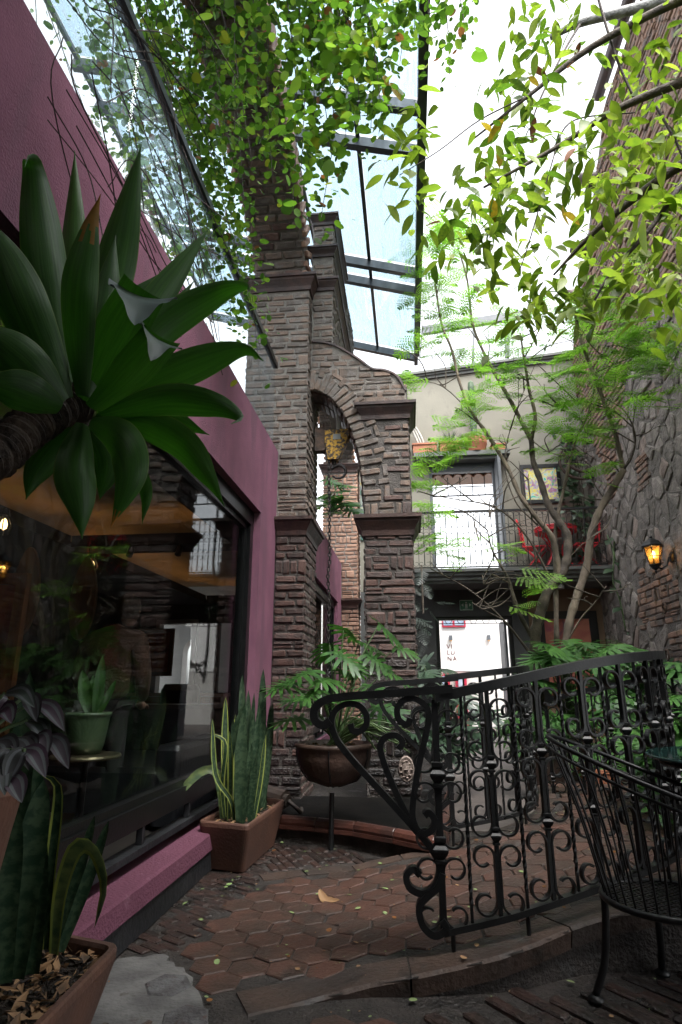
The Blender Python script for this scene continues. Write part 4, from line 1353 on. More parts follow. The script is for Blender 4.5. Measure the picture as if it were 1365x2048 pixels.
def railing(th, path, h, step, bar=.016, scr=(.262, .049), levels=(.155, .475, .80), cols=(.335, .645), topw=.05, detailed=True, strip=(.022, .008)):
    path = bez(path, 8)
    mb = MB(); mb.ribbon([p + Vector((0, 0, h)) for p in path], (0, 0, 1), .042, topw); mb.build('handrail', 'iron', th)
    mb = MB(); mb.ribbon(path, (0, 0, 1), .024, .036); mb.build('bottom_rail', 'iron', th)
    sm = scroll_mesh(scr[0], scr[1], *strip)
    for i, (p, d) in enumerate(resample(path, step)):
        mb = MB()
        top = p + Vector((0, 0, h - .012))
        if i % 2 == 0:
            mb.bar(p, top, bar, bar, up=(d.x, d.y, 0))
            if detailed:
                for c in cols: collar(mb, p + Vector((0, 0, h * c)))
        else:
            if detailed: twist_bar(mb, p, top, bar * .75)
            else: mb.bar(p, top, bar * .9, bar * .9)
        mb.build('baluster', 'iron', th, loc=p)
        if i % 2 == 0:
            dd = Vector((d.x, d.y, 0)).normalized()
            for lv in levels:
                for s in (-1, 1):
                    c = p + Vector((0, 0, h * lv)) + dd * (s * bar * .6)
                    rot = basis(dd * s, Vector((0, 0, 1)).cross(dd * s), Vector((0, 0, 1)))
                    place('scroll', sm, th, c, rot)


# ---- near railing on the ramp's outer edge
Yn = 2.78
rl = thing('iron_railing', 'large scrolled black iron railing curving along the front of the ramp', 'railing', (0.1, Yn, 0.1), 'wrought iron railings of the ramp')
NP = [(0.105, Yn, 0.155), (0.40, 2.82, 0.215), (0.79, 2.95, 0.295), (1.10, 3.14, 0.34), (1.32, 3.42, 0.36), (1.47, 3.85, 0.37), (1.55, 4.3, 0.37)]
railing(rl, NP, 0.895, 0.118)
FL = []
def flourish(pts, w=.036, th=.026):
    FL.append((bez(pts, 5), w, th))


flourish([(0.186,2.78,1.087), (0.087,2.78,1.079), (-0.089,2.78,1.066), (-0.286,2.78,1.053), (-0.38,2.78,1.036), (-0.423,2.78,0.999), (-0.42,2.78,0.953), (-0.384,2.78,0.932), (-0.353,2.78,0.951)], .05, .034)
flourish([(-0.264,2.78,0.939), (-0.255,2.78,0.912), (-0.224,2.78,0.908), (-0.195,2.78,0.933), (-0.195,2.78,0.979), (-0.228,2.78,1.015), (-0.281,2.78,1.021), (-0.33,2.78,0.995), (-0.348,2.78,0.941), (-0.323,2.78,0.87), (-0.251,2.78,0.784), (-0.162,2.78,0.695), (-0.064,2.78,0.596), (0.017,2.78,0.512), (0.066,2.78,0.459), (0.096,2.78,0.398), (0.085,2.78,0.332), (0.035,2.78,0.293), (-0.021,2.78,0.308), (-0.038,2.78,0.35), (-0.01,2.78,0.378), (0.019,2.78,0.359)])
flourish([(-0.058,2.78,0.836), (-0.037,2.78,0.863), (-0.065,2.78,0.891), (-0.111,2.78,0.884), (-0.135,2.78,0.848), (-0.121,2.78,0.781), (-0.089,2.78,0.702), (-0.051,2.78,0.621), (-0.017,2.78,0.557)])
flourish([(-0.002,2.78,0.964), (-0.016,2.78,0.937), (-0.05,2.78,0.955), (-0.058,2.78,0.997), (-0.035,2.78,1.034), (0.012,2.78,1.045), (0.059,2.78,1.022), (0.079,2.78,0.976), (0.065,2.78,0.904), (0.038,2.78,0.809), (0.013,2.78,0.704), (-0.005,2.78,0.591), (0.009,2.78,0.531), (0.041,2.78,0.511), (0.077,2.78,0.531), (0.085,2.78,0.565), (0.063,2.78,0.591), (0.044,2.78,0.579)])
flourish([(0.099,2.78,0.202), (0.115,2.78,0.173), (0.069,2.78,0.149), (0.023,2.78,0.182), (0.011,2.78,0.245), (0.047,2.78,0.285), (0.088,2.78,0.318), (0.111,2.78,0.367)])


def add_flourishes(th, origin, ax):
    """end scrolls drawn in the plane of the first railing, carried to the start of any other"""
    o0 = Vector((0.105, Yn, 0.155)); ax = Vector(ax).normalized(); nb = Vector((0, 0, 1)).cross(ax)
    for i_, (pts, w, t) in enumerate(FL):
        mb = MB(); w = w + (0, 0, -.006, .005, .010)[i_]
        q = [Vector(origin) + ax * (p.x - o0.x) + Vector((0, 0, p.z - o0.z)) for p in pts]
        mb.ribbon(q, nb, w, t); mb.build('end_scroll', 'iron', th)


add_flourishes(rl, (0.105, Yn, 0.155), (1, 0, 0))
mb = MB()
mb.bar((0.105, Yn, .16), (0.105, Yn, 1.04), .026, .026); collar(mb, (0.105, Yn, .155 + .33 * .895), 1.5); collar(mb, (0.105, Yn, .155 + .65 * .895), 1.5)
mb.build('end_post', 'iron', rl)
for t_ in (.06, .30, .55, .8):
    q = bez(NP[:5], 8); p = q[int(t_ * (len(q) - 1))]
    mb = MB(); mb.tube([p, p + Vector((0, 0, -.06)), Vector((p.x, p.y, zr(p.x) - .01))], .009, 6); mb.build('foot', 'iron', rl)

# ---- inner railing across the ramp
r2 = thing('iron_railing', 'smaller black iron railing with end scrolls on the far side of the ramp', 'railing', (0.25, 4.3, 0.15), 'wrought iron railings of the ramp')
FP = [(0.25, 4.34, 0.22), (0.50, 4.42, 0.25), (0.76, 4.60, 0.28), (0.90, 4.95, 0.30), (0.99, 5.5, 0.31), (1.02, 6.0, 0.31)]
railing(r2, FP, 0.93, 0.125)
add_flourishes(r2, (0.25, 4.34, 0.215), (1, 0.12, 0))
mb = MB(); mb.bar((0.25, 4.34, .2), (0.25, 4.34, 1.12), .026, .026); collar(mb, (0.25, 4.34, .52), 1.4); collar(mb, (0.25, 4.34, .82), 1.4)
mb.build('end_post', 'iron', r2)
for p in (FP[0], FP[2], FP[4]):
    mb = MB(); mb.tube([p, (p[0], p[1], 0.0)], .009, 6); mb.build('foot', 'iron', r2)

# ---- third railing on the far slope
r3 = thing('iron_railing', 'black iron railing descending beyond the ramp in front of the potted plants', 'railing', (1.2, 5.2, 0.1), 'wrought iron railings of the ramp')
TP = [(1.14, 5.45, 0.08), (1.45, 5.28, 0.16), (1.80, 5.05, 0.24), (2.15, 4.75, 0.30)]
railing(r3, TP, 0.90, 0.13)
for p in (TP[0], TP[2]):
    mb = MB(); mb.tube([p, (p[0], p[1], -0.02)], .009, 6); mb.build('foot', 'iron', r3)

# ---- balcony railing
rb_ = thing('balcony_railing', 'black scrolled iron railing along the balcony front', 'railing', (2.0, 11.95, 3.33))
railing(rb_, [(0.15, 11.95, 3.37), (1.4, 11.95, 3.37), (2.7, 11.95, 3.37), (3.90, 11.95, 3.37)], 1.15, .115, bar=.011, strip=(.014, .007), scr=(.34, .055), levels=(.17, .5, .83), cols=(.335, .665), detailed=False)

# ================================================================== RIGHT-HAND STONE WALL
XS = 4.0
sw = thing('stone_wall', 'high rough wall of dark field stones and brick courses on the right', 'wall', (XS, 9, 0))
mb = MB()
mb.prism([(2.5, 0), (13.4, 0), (13.4, 8.15), (13.1, 8.40), (9.2, 11.70), (2.5, 11.62)], 'X', XS + .020, XS + .6)
recalc(mb.build('mortar_core', 'wall_mortar', sw).data)
ztop = lambda y: 11.62 if y < 9.2 else 11.62 - (y - 9.2) * .846
def brickzone(y, z):
    if 9.35 < y < 10.9 and 2.02 < z < 2.98 + .1 * sin(y * 9): return True
    if 9.2 < y < 10.0 and 1.3 < z < 1.88: return True
    if 9.7 < y < 10.25 and 4.3 < z < 4.85: return True
    if y < 10.3: lim = 6.55 - (y - 7.6) * .10
    else: lim = 6.2 - (y - 10.3) * 1.5 if y < 11.5 else 4.4 + (y - 11.5) * 2.2
    return z > lim + .15 * sin(y * 5.3)


cnt = [0]
JB = MB()
rotw = basis(Vector((0, -1, 0)), Vector((1, 0, 0)), Vector((0, 0, 1)))
for (u0, u1, v0, v1) in courses(8.4, 1.2, 11.6, bh=.082, bl=.27, fancy=.1):
    y = 13.2 - (u0 + u1) / 2; z = (v0 + v1) / 2
    if not brickzone(y, z) or z > ztop(y) - .05: continue
    near_ = z < 3.1 or (z < 5.0 and y < 10.4) or (5.0 < z < 7.6 and 8.6 < y < 11.6)
    m_ = 'brick_wall'
    c = (XS - R.uniform(-.008, .022) + BD / 2, y, z)
    if near_ and cnt[0] < 290:
        lay(sw, m_, c, rotw, u1 - u0, v1 - v0, tilt=.03); cnt[0] += 1
    else:
        lay(sw, m_, c, rotw, u1 - u0, v1 - v0, joined=JB, tilt=.03)
recalc(setp(JB.build('brick_courses', 'brick_wall', sw), kind='stuff').data)

# field stones: each cell of an irregular mosaic is one stone
seeds = []
gy = 6.6
rs = random.Random(3)
sp = .335
iy = 0
y = 6.6
while y < 13.3:
    z = 0.1 + (sp / 2 if iy % 2 else 0)
    while z < 6.8:
        seeds.append((y + rs.uniform(-.17, .17), z + rs.uniform(-.17, .17))); z += sp
    y += sp * .86; iy += 1


def clip(poly, a, b):
    """keep the part of poly nearer to a than b"""
    m_ = ((a[0] + b[0]) / 2, (a[1] + b[1]) / 2); n_ = (b[0] - a[0], b[1] - a[1])
    f = lambda p: (p[0] - m_[0]) * n_[0] + (p[1] - m_[1]) * n_[1]
    out = []
    for i in range(len(poly)):
        p, q = poly[i], poly[(i + 1) % len(poly)]
        fp, fq = f(p), f(q)
        if fp <= 0: out.append(p)
        if (fp <= 0) != (fq <= 0):
            t = fp / (fp - fq); out.append((p[0] + (q[0] - p[0]) * t, p[1] + (q[1] - p[1]) * t))
    return out


nst = 0; JS = MB()
for s in sorted(seeds, key=lambda s: abs(s[0] - 9.2) + abs(s[1] - 3.6) * .6):
    if brickzone(*s): continue
    poly = [(s[0] - .6, s[1] - .6), (s[0] + .6, s[1] - .6), (s[0] + .6, s[1] + .6), (s[0] - .6, s[1] + .6)]
    for t in seeds:
        if t is not s and abs(t[0] - s[0]) < 1.1 and abs(t[1] - s[1]) < 1.1: poly = clip(poly, s, t)
    if len(poly) < 3: continue
    cy0 = sum(p[0] for p in poly) / len(poly); cz0 = sum(p[1] for p in poly) / len(poly)
    # densify and round the outline
    ring = []
    for i in range(len(poly)):
        p, q = poly[i], poly[(i + 1) % len(poly)]
        e_ = rs.uniform(.04, .16); ring.append((p[0] * (1 - e_) + q[0] * e_, p[1] * (1 - e_) + q[1] * e_)); ring.append((p[0] * e_ + q[0] * (1 - e_), p[1] * e_ + q[1] * (1 - e_)))
    k = len(ring)
    pr_ = rs.uniform(.012, .055)
    vs = []
    sh_ = rs.uniform(.80, .97)
    for sc_, dx in ((sh_ + .02, -.04), (sh_ - .03, pr_ * .7), (sh_ * .78, pr_)):
        for (a, b) in ring:
            vs.append((XS + .03 - dx - rs.uniform(-.008, .008), cy0 + (a - cy0) * (sc_ - .015 + rs.uniform(-.03, .03)), cz0 + (b - cz0) * (sc_ - .015 + rs.uniform(-.03, .03))))
    vs.append((XS + .03 - pr_ * rs.uniform(.9, 1.15), cy0, cz0))
    fs = []
    for r_ in range(2):
        for i in range(k):
            q = (i + 1) % k; fs.append((r_ * k + i, r_ * k + q, (r_ + 1) * k + q, (r_ + 1) * k + i))
    for i in range(k): fs.append((2 * k + i, 2 * k + (i + 1) % k, 3 * k))
    if nst >= 288 or s[0] < 7.4:
        JS.add(vs, fs); continue
    mb = MB(); mb.add(vs, fs)
    o = mb.build('stone', 'stone_red' if rs.random() < .16 else 'stone', sw, loc=(XS, cy0, cz0)); recalc(o.data)
    nst += 1
recalc(setp(JS.build('outer_stones', 'stone', sw), kind='stuff').data)
# gutter and clay rainwater spouts at the top
mb = MB(); mb.tube([(XS - .12, 3.0, 11.72), (XS - .12, 9.15, 11.80)], .11, 8); mb.build('gutter', 'clay_trim', sw, smooth=True)
for (y, z) in ((10.05, 10.75), (11.0, 9.9), (11.75, 9.3)):
    mb = MB()
    mb.lathe([(.17, -.25), (.18, -.1), (.14, .05), (.10, .2), (.0, .22)], (XS - .15, y, z), 12, M=Matrix.Rotation(-pi / 2 * .8, 3, 'Y'))
    mb.build('spout', 'clay_trim', sw, smooth=True)
# iron ring hooks set in the wall
for (y, z) in ((9.75, 2.25), (9.9, 1.55)):
    mb = MB(); mb.tube([(XS - .06, y + .06 * cos(a), z + .08 * sin(a)) for a in [2 * pi * k / 14 for k in range(15)]], .016, 6)
    mb.tube([(XS + .05, y, z + .08), (XS - .06, y, z + .08)], .014, 6)
    mb.build('iron_ring', 'rust', sw, smooth=True)

# ---- lit wall lantern
LP = Vector((3.72, 9.30, 3.0))
ln = thing('wall_lantern', 'lit amber glass lantern on a scrolled iron bracket on the stone wall', 'lantern', tuple(LP))
mb = MB()
for k in range(6):
    a = pi / 3 * k
    p0 = LP + Vector((.075 * cos(a), .075 * sin(a), -.16)); p1 = LP + Vector((.135 * cos(a), .135 * sin(a), .12))
    mb.bar(p0, p1, .012, .012)
    a2 = a + pi / 3
    for f in (0.0, .45, 1.0):
        r_ = lerp(.075, .135, f); z_ = lerp(-.16, .12, f)
        mb.bar(LP + Vector((r_ * cos(a), r_ * sin(a), z_)), LP + Vector((r_ * cos(a2), r_ * sin(a2), z_)), .010, .010)
mb.build('frame', 'iron', ln)
mb = MB(); mb.lathe([(.16, .11), (.165, .13), (.12, .19), (.05, .235), (.02, .25), (.025, .27), (.0, .30)], LP, 6); mb.build('cap', 'iron', ln)
mb = MB(); mb.lathe([(.0, -.30), (.02, -.26), (.012, -.24), (.05, -.215), (.06, -.19), (.085, -.165), (.085, -.155)], LP, 12); mb.build('finial', 'iron', ln)
for k in range(6):
    a, a2 = pi / 3 * k + .08, pi / 3 * (k + 1) - .08
    mb = MB()
    vs = [tuple(LP + Vector((r_ * cos(t), r_ * sin(t), z_))) for r_, z_ in ((.070, -.15), (.128, .11)) for t in (a, a2)]
    mb.add(vs + [tuple(Vector(v) * 1.0 + (LP - Vector(v)).normalized() * .003) for v in vs], [(0, 1, 3, 2), (4, 6, 7, 5)])
    mb.build('pane', 'amber_glass', ln)
mb = MB(); mb.lathe([(.0, -.055), (.022, -.04), (.03, -.01), (.024, .03), (.012, .05), (.0, .055)], LP, 10); mb.build('bulb', 'bulb', ln, smooth=True)
mb = MB(); mb.tube([LP + Vector((.0, 0, -.18)), LP + Vector((.08, 0, -.22)), LP + Vector((.17, 0, -.17)), LP + Vector((.21, 0, -.05)), LP + Vector((.25, 0, -.02))], .014, 6)
mb.lathe([(.0, 0), (.085, .0), (.09, .015), (.06, .03), (.0, .03)], (XS - .02, LP.y, LP.z - .05), 14, M=Matrix.Rotation(-pi / 2, 3, 'Y'))
mb.build('bracket', 'iron', ln)
pl = bpy.data.lights.new('lantern_light', 'POINT'); pl.energy = 2.6; pl.color = (1.0, .55, .2); pl.shadow_soft_size = .03
po = bpy.data.objects.new('lantern_light', pl); COL.objects.link(po); po.parent = ln; po.location = (0, 0, 0.02)

# ================================================================== HOIST AND CHAIN
HP = Vector((-0.824,6.66,3.926))
ho = thing('chain_hoist', 'chipped yellow chain hoist hanging in the half arch', 'hoist', tuple(HP))
def H(x, y, z): return (HP.x + x, HP.y + y, HP.z + z)
mb = MB()
poly = [(-.10, .14), (.20, .14), (.21, .10), (.06, -.24), (-.06, -.24), (-.10, -.02)]
mb.prism([(HP.x + x, HP.z + z) for x, z in poly][::-1], 'Y', HP.y - .07, HP.y + .07); recalc(mb.build('body', 'hoist_yellow', ho).data)
mb = MB(); mb.box(HP.x - .22, HP.x - .101, HP.y - .06, HP.y + .06, HP.z - .12, HP.z + .18)
for k in range(3): mb.tube([H(-.20 + k * .04, -.03, .18), H(-.20 + k * .04, -.03, .24)], .012, 6)
mb.build('motor', 'rust', ho)
mb = MB(); mb.box(HP.x + .0, HP.x + .09, HP.y - .074, HP.y - .0705, HP.z + .01, HP.z + .08); mb.build('name_plate', 'plate_gray', ho)
mb = MB(); mb.tube([H(-.33, .0, .06), H(.42, .0, .10)], .022, 8); mb.build('axle', 'rust', ho)
mb = MB(); mb.tube([H(.06, 0, .14), H(.06, 0, .52)], .03, 8); mb.tube([H(.06 + .05 * cos(a), 0, .55 + .05 * sin(a)) for a in [2 * pi * k / 12 for k in range(13)]], .016, 6)
mb.build('hanger', 'pale_stem', ho)
mb = MB(); pts = [H(.0, 0, -.24), H(.01, 0, -.30)] + [H(.06 + .085 * cos(a), 0, -.38 + .085 * sin(a)) for a in [radians(150 - 33 * k) for k in range(10)]]
mb.tube(pts, [.03, .028] + [.026 - .0016 * k for k in range(10)], 8); mb.build('hook', 'chain_iron', ho, smooth=True)
ch = thing('chain', 'long rusty chain hanging from the yellow hoist down to the planter', 'chain', (-0.885,6.62,3.783))
lk = MB(); lk.tube([(.014 * cos(a), 0, .026 * sin(a)) for a in [2 * pi * k / 10 for k in range(11)]], .008, 5, cap=False)
lkm = lk.mesh('link', 'chain_iron')
path = [(-0.879,6.62,3.782), (-0.869,6.62,3.186), (-0.857,6.6,2.467), (-0.879,6.6,2.295), (-0.858,6.58,2.011), (-0.867,6.55,1.468), (-0.864,6.5,1.156)]
j = 0
for p, d in resample(path, .042)[:130]:
    place('link', lkm, ch, p, Matrix.Rotation(pi / 2 * (j % 2) + .3, 3, 'Z')); j += 1
path = [(-0.865,6.5,1.351), (-0.795,6.5,1.299), (-0.675,6.48,1.35), (-0.795,6.5,1.258), (-0.864,6.5,1.197)]
for p, d in resample(path, .042)[:22]:
    place('link', lkm, ch, p, Matrix.Rotation(pi / 2 * (j % 2) + .9, 3, 'Z') @ Matrix.Rotation(1.0, 3, 'Y')); j += 1


# ================================================================== PLANTS
CAMV = Vector((0, 0, 1.1))


def blade(spine, prof, n_hint, cup=.18, cols=6, rows=16, mats=('agave',), tipfrac=None, margin=False, twist=0.0, wave=0.0, edge=False):
    """strap or lance leaf: spine points, width profile f(t)->half width, cupped cross-section; returns MB"""
    P = bez(spine, 10)
    mb = MB(); m = rows; base = 0
    acc = [0]
    for a, b in zip(P, P[1:]): acc.append(acc[-1] + (b - a).length)
    def pt(t):
        s = t * acc[-1]
        for k in range(len(P) - 1):
            if s <= acc[k + 1] + 1e-9:
                f = (s - acc[k]) / max(1e-9, acc[k + 1] - acc[k]); return P[k].lerp(P[k + 1], f), (P[k + 1] - P[k]).normalized()
        return P[-1], (P[-1] - P[-2]).normalized()
    side_prev = None; mb.uv = []
    for i in range(m + 1):
        t = i / m; p, d = pt(t)
        n = Vector(n_hint); s = d.cross(n)
        if side_prev is not None:
            s = (s.normalized() * .35 + (side_prev - d * side_prev.dot(d)) * .65) if s.length > .05 else (side_prev - d * side_prev.dot(d))
        s.normalize(); side_prev = s.copy(); nn = s.cross(d).normalized()
        if twist:
            s = Matrix.Rotation(twist * t, 3, d) @ s; nn = s.cross(d).normalized()
        w = prof(t)
        for j in range(cols + 1):
            u = -1 + 2 * j / cols
            mb.uv.append((j / cols, t))
            if edge: u = (-1, -.955, -.62, -.28, 0, .28, .62, .955, 1)[j]
            mb.v.append(tuple(p + s * (u * w) + nn * (cup * w * (1 - u * u)) + nn * (wave * w * sin(t * 17 + u * 2) * abs(u))))
    for i in range(m):
        for j in range(cols):
            a = i * (cols + 1) + j
            mb.f.append((a, a + 1, a + cols + 2, a + cols + 1))
            k = 0
            if tipfrac is not None and i / m >= tipfrac + .06 * sin(j * 2.1 + 1): k = 1
            if margin and j in (0, cols - 1): k = 1
            if edge and j in (0, cols - 1) and k == 0: k = 2  # outermost columns carry the painted rim light
            mb.mi.append(k)
    return mb


def lance(w, base=.4, peak=.5, sharp=1.0):
    def f(t):
        if t < peak:
            x = t / peak; return w * (base + (1 - base) * sin(x * pi / 2))
        x = (t - peak) / (1 - peak); return max(.0008, w * (cos(x * pi / 2) ** sharp) * (1 - .0 * x))
    return f


# ---- large agave leaning in from the left
ag = thing('agave_plant', 'huge dark green agave rosette on a leaning ringed trunk at the left', 'agave', (-1.1, 0.8, 0))
AC = Vector((-0.997,1.6,1.934))
AG = [  # spine points (base .. tip), half width, options
    ([(-0.992,1.6,1.959), (-0.978,1.66,2.445), (-0.897,1.6,2.965)], .082, {}),
    ([(-1.038,1.66,1.992), (-1.209,1.78,2.644), (-1.293,1.8,3.201)], .066, {}),
    ([(-1.002,1.55,1.934), (-1.116,1.52,2.35), (-1.193,1.48,2.738), (-1.161,1.4,2.728), (-1.134,1.36,2.638)], .078, {}),
    ([(-0.901,1.45,1.894), (-0.867,1.32,2.113), (-0.839,1.28,2.289), (-0.808,1.26,2.405)], .056, dict(tip=.78)),
    ([(-1,1.68,2.018), (-0.901,1.8,2.416), (-0.72,1.85,2.804)], .064, {}),
    ([(-0.969,1.66,1.988), (-0.817,1.72,2.275), (-0.638,1.74,2.415), (-0.522,1.7,2.413), (-0.485,1.66,2.36)], .070, {}),
    ([(-0.931,1.6,1.93), (-0.729,1.6,2.022), (-0.557,1.6,2.089), (-0.474,1.6,2.102), (-0.416,1.6,2.059)], .066, {}),
    ([(-0.891,1.55,1.879), (-0.677,1.5,1.891), (-0.52,1.48,1.857), (-0.44,1.46,1.805), (-0.452,1.42,1.768)], .054, {}),
    ([(-0.923,1.58,1.878), (-0.759,1.56,1.844), (-0.623,1.54,1.766), (-0.538,1.52,1.656), (-0.488,1.52,1.569)], .062, {}),
    ([(-0.945,1.55,1.931), (-0.812,1.42,2.031), (-0.671,1.3,2.123)], .066, dict(blunt=1)),
    ([(-0.903,1.52,1.89), (-0.745,1.4,1.918), (-0.599,1.28,1.962)], .056, dict(blunt=1)),
    ([(-0.985,1.5,1.908), (-1.063,1.4,2.118), (-1.17,1.34,2.355), (-1.249,1.3,2.434)], .084, {}),
    ([(-0.965,1.46,1.879), (-1.042,1.36,1.963), (-1.145,1.28,2.044)], .076, {}),
    ([(-0.957,1.44,1.853), (-1.012,1.34,1.859), (-1.08,1.26,1.849)], .066, {}),
    ([(-1.046,1.62,1.963), (-1.295,1.74,2.447), (-1.447,1.76,2.833), (-1.519,1.74,2.946)], .046, {}),
    ([(-0.932,1.52,1.835), (-0.912,1.48,1.679), (-0.884,1.48,1.576), (-0.877,1.5,1.484)], .064, {}),
    ([(-0.89,1.5,1.831), (-0.74,1.4,1.727), (-0.696,1.38,1.62), (-0.745,1.4,1.487)], .060, dict(tip=.93)),
    ([(-0.952,1.62,1.881), (-0.856,1.66,1.792), (-0.784,1.66,1.674), (-0.786,1.66,1.564)], .036, {}),
    ([(-0.993,1.58,1.865), (-1.068,1.6,1.794), (-1.113,1.6,1.715), (-1.13,1.6,1.636)], .052, {}),
    ([(-1.04,1.64,1.894), (-1.097,1.7,1.871), (-1.118,1.72,1.792)], .034, {}),
    ([(-1.014,1.58,1.899), (-1.16,1.62,1.935), (-1.242,1.62,1.921), (-1.243,1.6,1.886)], .036, {}),
    ([(-1.061,1.74,2.033), (-1.066,1.86,2.427), (-0.916,1.92,2.684)], .060, {}),
    ([(-1.074,1.72,2.015), (-1.309,1.86,2.445), (-1.42,1.9,2.76)], .060, {}),
    ([(-0.964,1.6,1.864), (-0.909,1.64,1.77), (-0.929,1.66,1.647)], .05, {}),
    ([(-1.081,1.7,2.014), (-1.144,1.84,2.507), (-1.174,1.88,2.841)], .05, {}), ([(-1.018,1.7,2.002), (-0.916,1.82,2.285), (-0.772,1.88,2.595)], .05, {}), ([(-0.972,1.66,1.944), (-0.78,1.7,1.944), (-0.615,1.72,1.874)], .05, {}), ([(-1.065,1.62,1.982), (-1.322,1.7,2.42), (-1.506,1.72,2.622)], .055, {}), ([(-1.044,1.62,1.886), (-1.154,1.66,1.84), (-1.237,1.66,1.775)], .045, {}), ([(-0.916,1.5,1.913), (-0.886,1.48,2.141), (-0.891,1.5,2.485)], .046, {}),
]
for sp_, w_, o_ in AG:
    c = sum((Vector(p) for p in sp_), Vector()) / len(sp_)
    n = (CAMV - c).normalized() + Vector((R.uniform(-.35, .35), 0, R.uniform(-.5, .1)))
    if 'blunt' in o_:
        mb = blade(sp_, lambda t, w=w_: w * (.45 + .55 * min(1, t * 1.7)) * (1 - .35 * max(0, t - .7)), n, cup=.30, cols=8, rows=14)
        mb.build('leaf', 'agave', ag, smooth=True, loc=sp_[0])
        continue
    mb = blade(sp_, lance(w_ * .86, .36, .50, 1.2), n, cup=.42, cols=8, rows=30, tipfrac=o_.get('tip'), wave=.05, edge=True)
    mt_ = ['agave', o_.get('m2', 'agave_tip'), 'agave_rim_light']
    mb.build('leaf', mt_, ag, smooth=True, loc=sp_[0])
for ea, eb, tp_ in (((-0.75,1.305,2.167), (-0.599,1.3,2.074), (-0.598,1.13,1.889)), ((-0.64,1.285,2.01), (-0.564,1.28,1.914), (-0.571,1.17,1.819))):
    ea, eb, tp_ = Vector(ea), Vector(eb), Vector(tp_); c0 = (ea + eb) / 2; hw = (eb - ea).length / 2; out = (CAMV - c0).normalized()
    nn_ = (eb - ea).cross(tp_ - c0).normalized()
    if nn_.dot(out) < 0: nn_ = -nn_
    mb = blade([c0 - out * .004, c0.lerp(tp_, .35) + out * .035 + Vector((0, 0, .012)), c0.lerp(tp_, .75) + out * .022, tp_], lambda t, h=hw: h * max(.01, (1 - t) ** .75) * (1 + .10 * sin(t * 7)), nn_, cup=-.22, cols=8, rows=14, wave=.07)
    mb.build('folded_tip', 'agave_gray', ag, smooth=True, loc=ea)
pts = bez([(-1.10, 0.62, 0.0), (-1.14, 0.80, 0.8), (-1.068,1.22,1.534), (-1.055,1.36,1.69), (-1.04,1.46,1.821), (-1.014,1.56,1.923), (-0.999,1.6,1.949)], 24)
mb = MB(); rs_ = [.052 + .010 * ((i % 5) / 4) + .004 * sin(i * 2.3) for i in range(len(pts))]
mb.tube(pts, rs_, 16); mb.build('trunk', 'agave_trunk', ag, smooth=False)

# ---- planters -----------------------------------------------------------
def box_planter(label, corners_top, corners_bot, zt, zb, rim=.04, m='terracotta', group='terracotta trough planters'):
    c = sum((Vector((x, y, 0)) for x, y in corners_top), Vector()) / 4
    th = thing('planter', label, 'planter', (c.x, c.y, zb), group)
    mb = MB(); inner = [(lerp(x, c.x, .13), lerp(y, c.y, .06)) for x, y in corners_top]
    def rnd(poly, r=.035):
        out = []
        for i in range(4):
            p, a, b = Vector(poly[i]), Vector(poly[i - 1]), Vector(poly[(i + 1) % 4])
            da, db = (a - p).normalized(), (b - p).normalized()
            for t in (0, .25, .5, .75, 1):
                q = p + da * r * (1 - t) ** 2 + db * r * t ** 2
                out.append((q.x, q.y))
        return out
    rings = [(rnd(corners_bot), zb), (rnd([(lerp(a[0], b[0], .08), lerp(a[1], b[1], .08)) for a, b in zip(corners_bot, corners_top)]), zb + .02),
             (rnd(corners_top), zt - .03), (rnd(corners_top), zt - .008), (rnd([(lerp(x, c.x, .02), lerp(y, c.y, .01)) for x, y in corners_top]), zt), (rnd([(lerp(x, c.x, .11), lerp(y, c.y, .05)) for x, y in corners_top]), zt), (rnd(inner), zt - .012), (rnd(inner), zt - .08)]
    k = 20
    for poly, z in rings:
        for x, y in poly: mb.v.append((x, y, z))
    for r_ in range(len(rings) - 1):
        for i in range(k):
            q = (i + 1) % k
            mb.f.append((r_ * k + i, r_ * k + q, (r_ + 1) * k + q, (r_ + 1) * k + i)); mb.mi.append(0)
    mb.f.append(tuple(reversed(range(k)))); mb.mi.append(0)
    o = mb.build('trough', m, th, smooth=False); recalc(o.data)
    mb = MB(); mb.prism(rnd(inner), 'Z', zt - .09, zt - .045); mb.build('soil', 'soil', th)
    return th, inner


def mulch(parent, poly, z, n):
    J = MB(); xs = [p[0] for p in poly]; ys = [p[1] for p in poly]; k = 0
    while k < n:
        x, y = R.uniform(min(xs), max(xs)), R.uniform(min(ys), max(ys))
        if not inside((x, y), poly): continue
        l, w_ = R.uniform(.012, .04), R.uniform(.004, .012); M = Matrix.Translation((x, y, z + R.uniform(0, .02))) @ Euler((R.uniform(-.6, .6), R.uniform(-.6, .6), R.uniform(0, 6.3))).to_matrix().to_4x4()
        J.add([(-l, -w_, 0), (0, -w_ * 1.3, .003), (l, 0, 0), (0, w_ * 1.3, .003)], [(0, 1, 2, 3)], M, mi=R.randrange(3)); k += 1
    setp(J.build('mulch', ['mulch', 'dry_leaf', 'soil'], parent), kind='stuff')


def snake_leaf(parent, sp_, w_, m='snake', margin=False, n=None, cup=-.25):
    c = Vector(sp_[len(sp_) // 2]); n = n or ((CAMV - c).normalized() + Vector((R.uniform(-.6, .6), R.uniform(-.3, .3), 0)))
    mb = blade(sp_, lance(w_ * .76, .62, .6, .55), n, cup=cup, cols=6, rows=16, margin=margin, twist=R.uniform(-.5, .5), wave=.05)
    return mb.build('leaf', [m, 'snake_margin'], parent, smooth=True, loc=sp_[0])


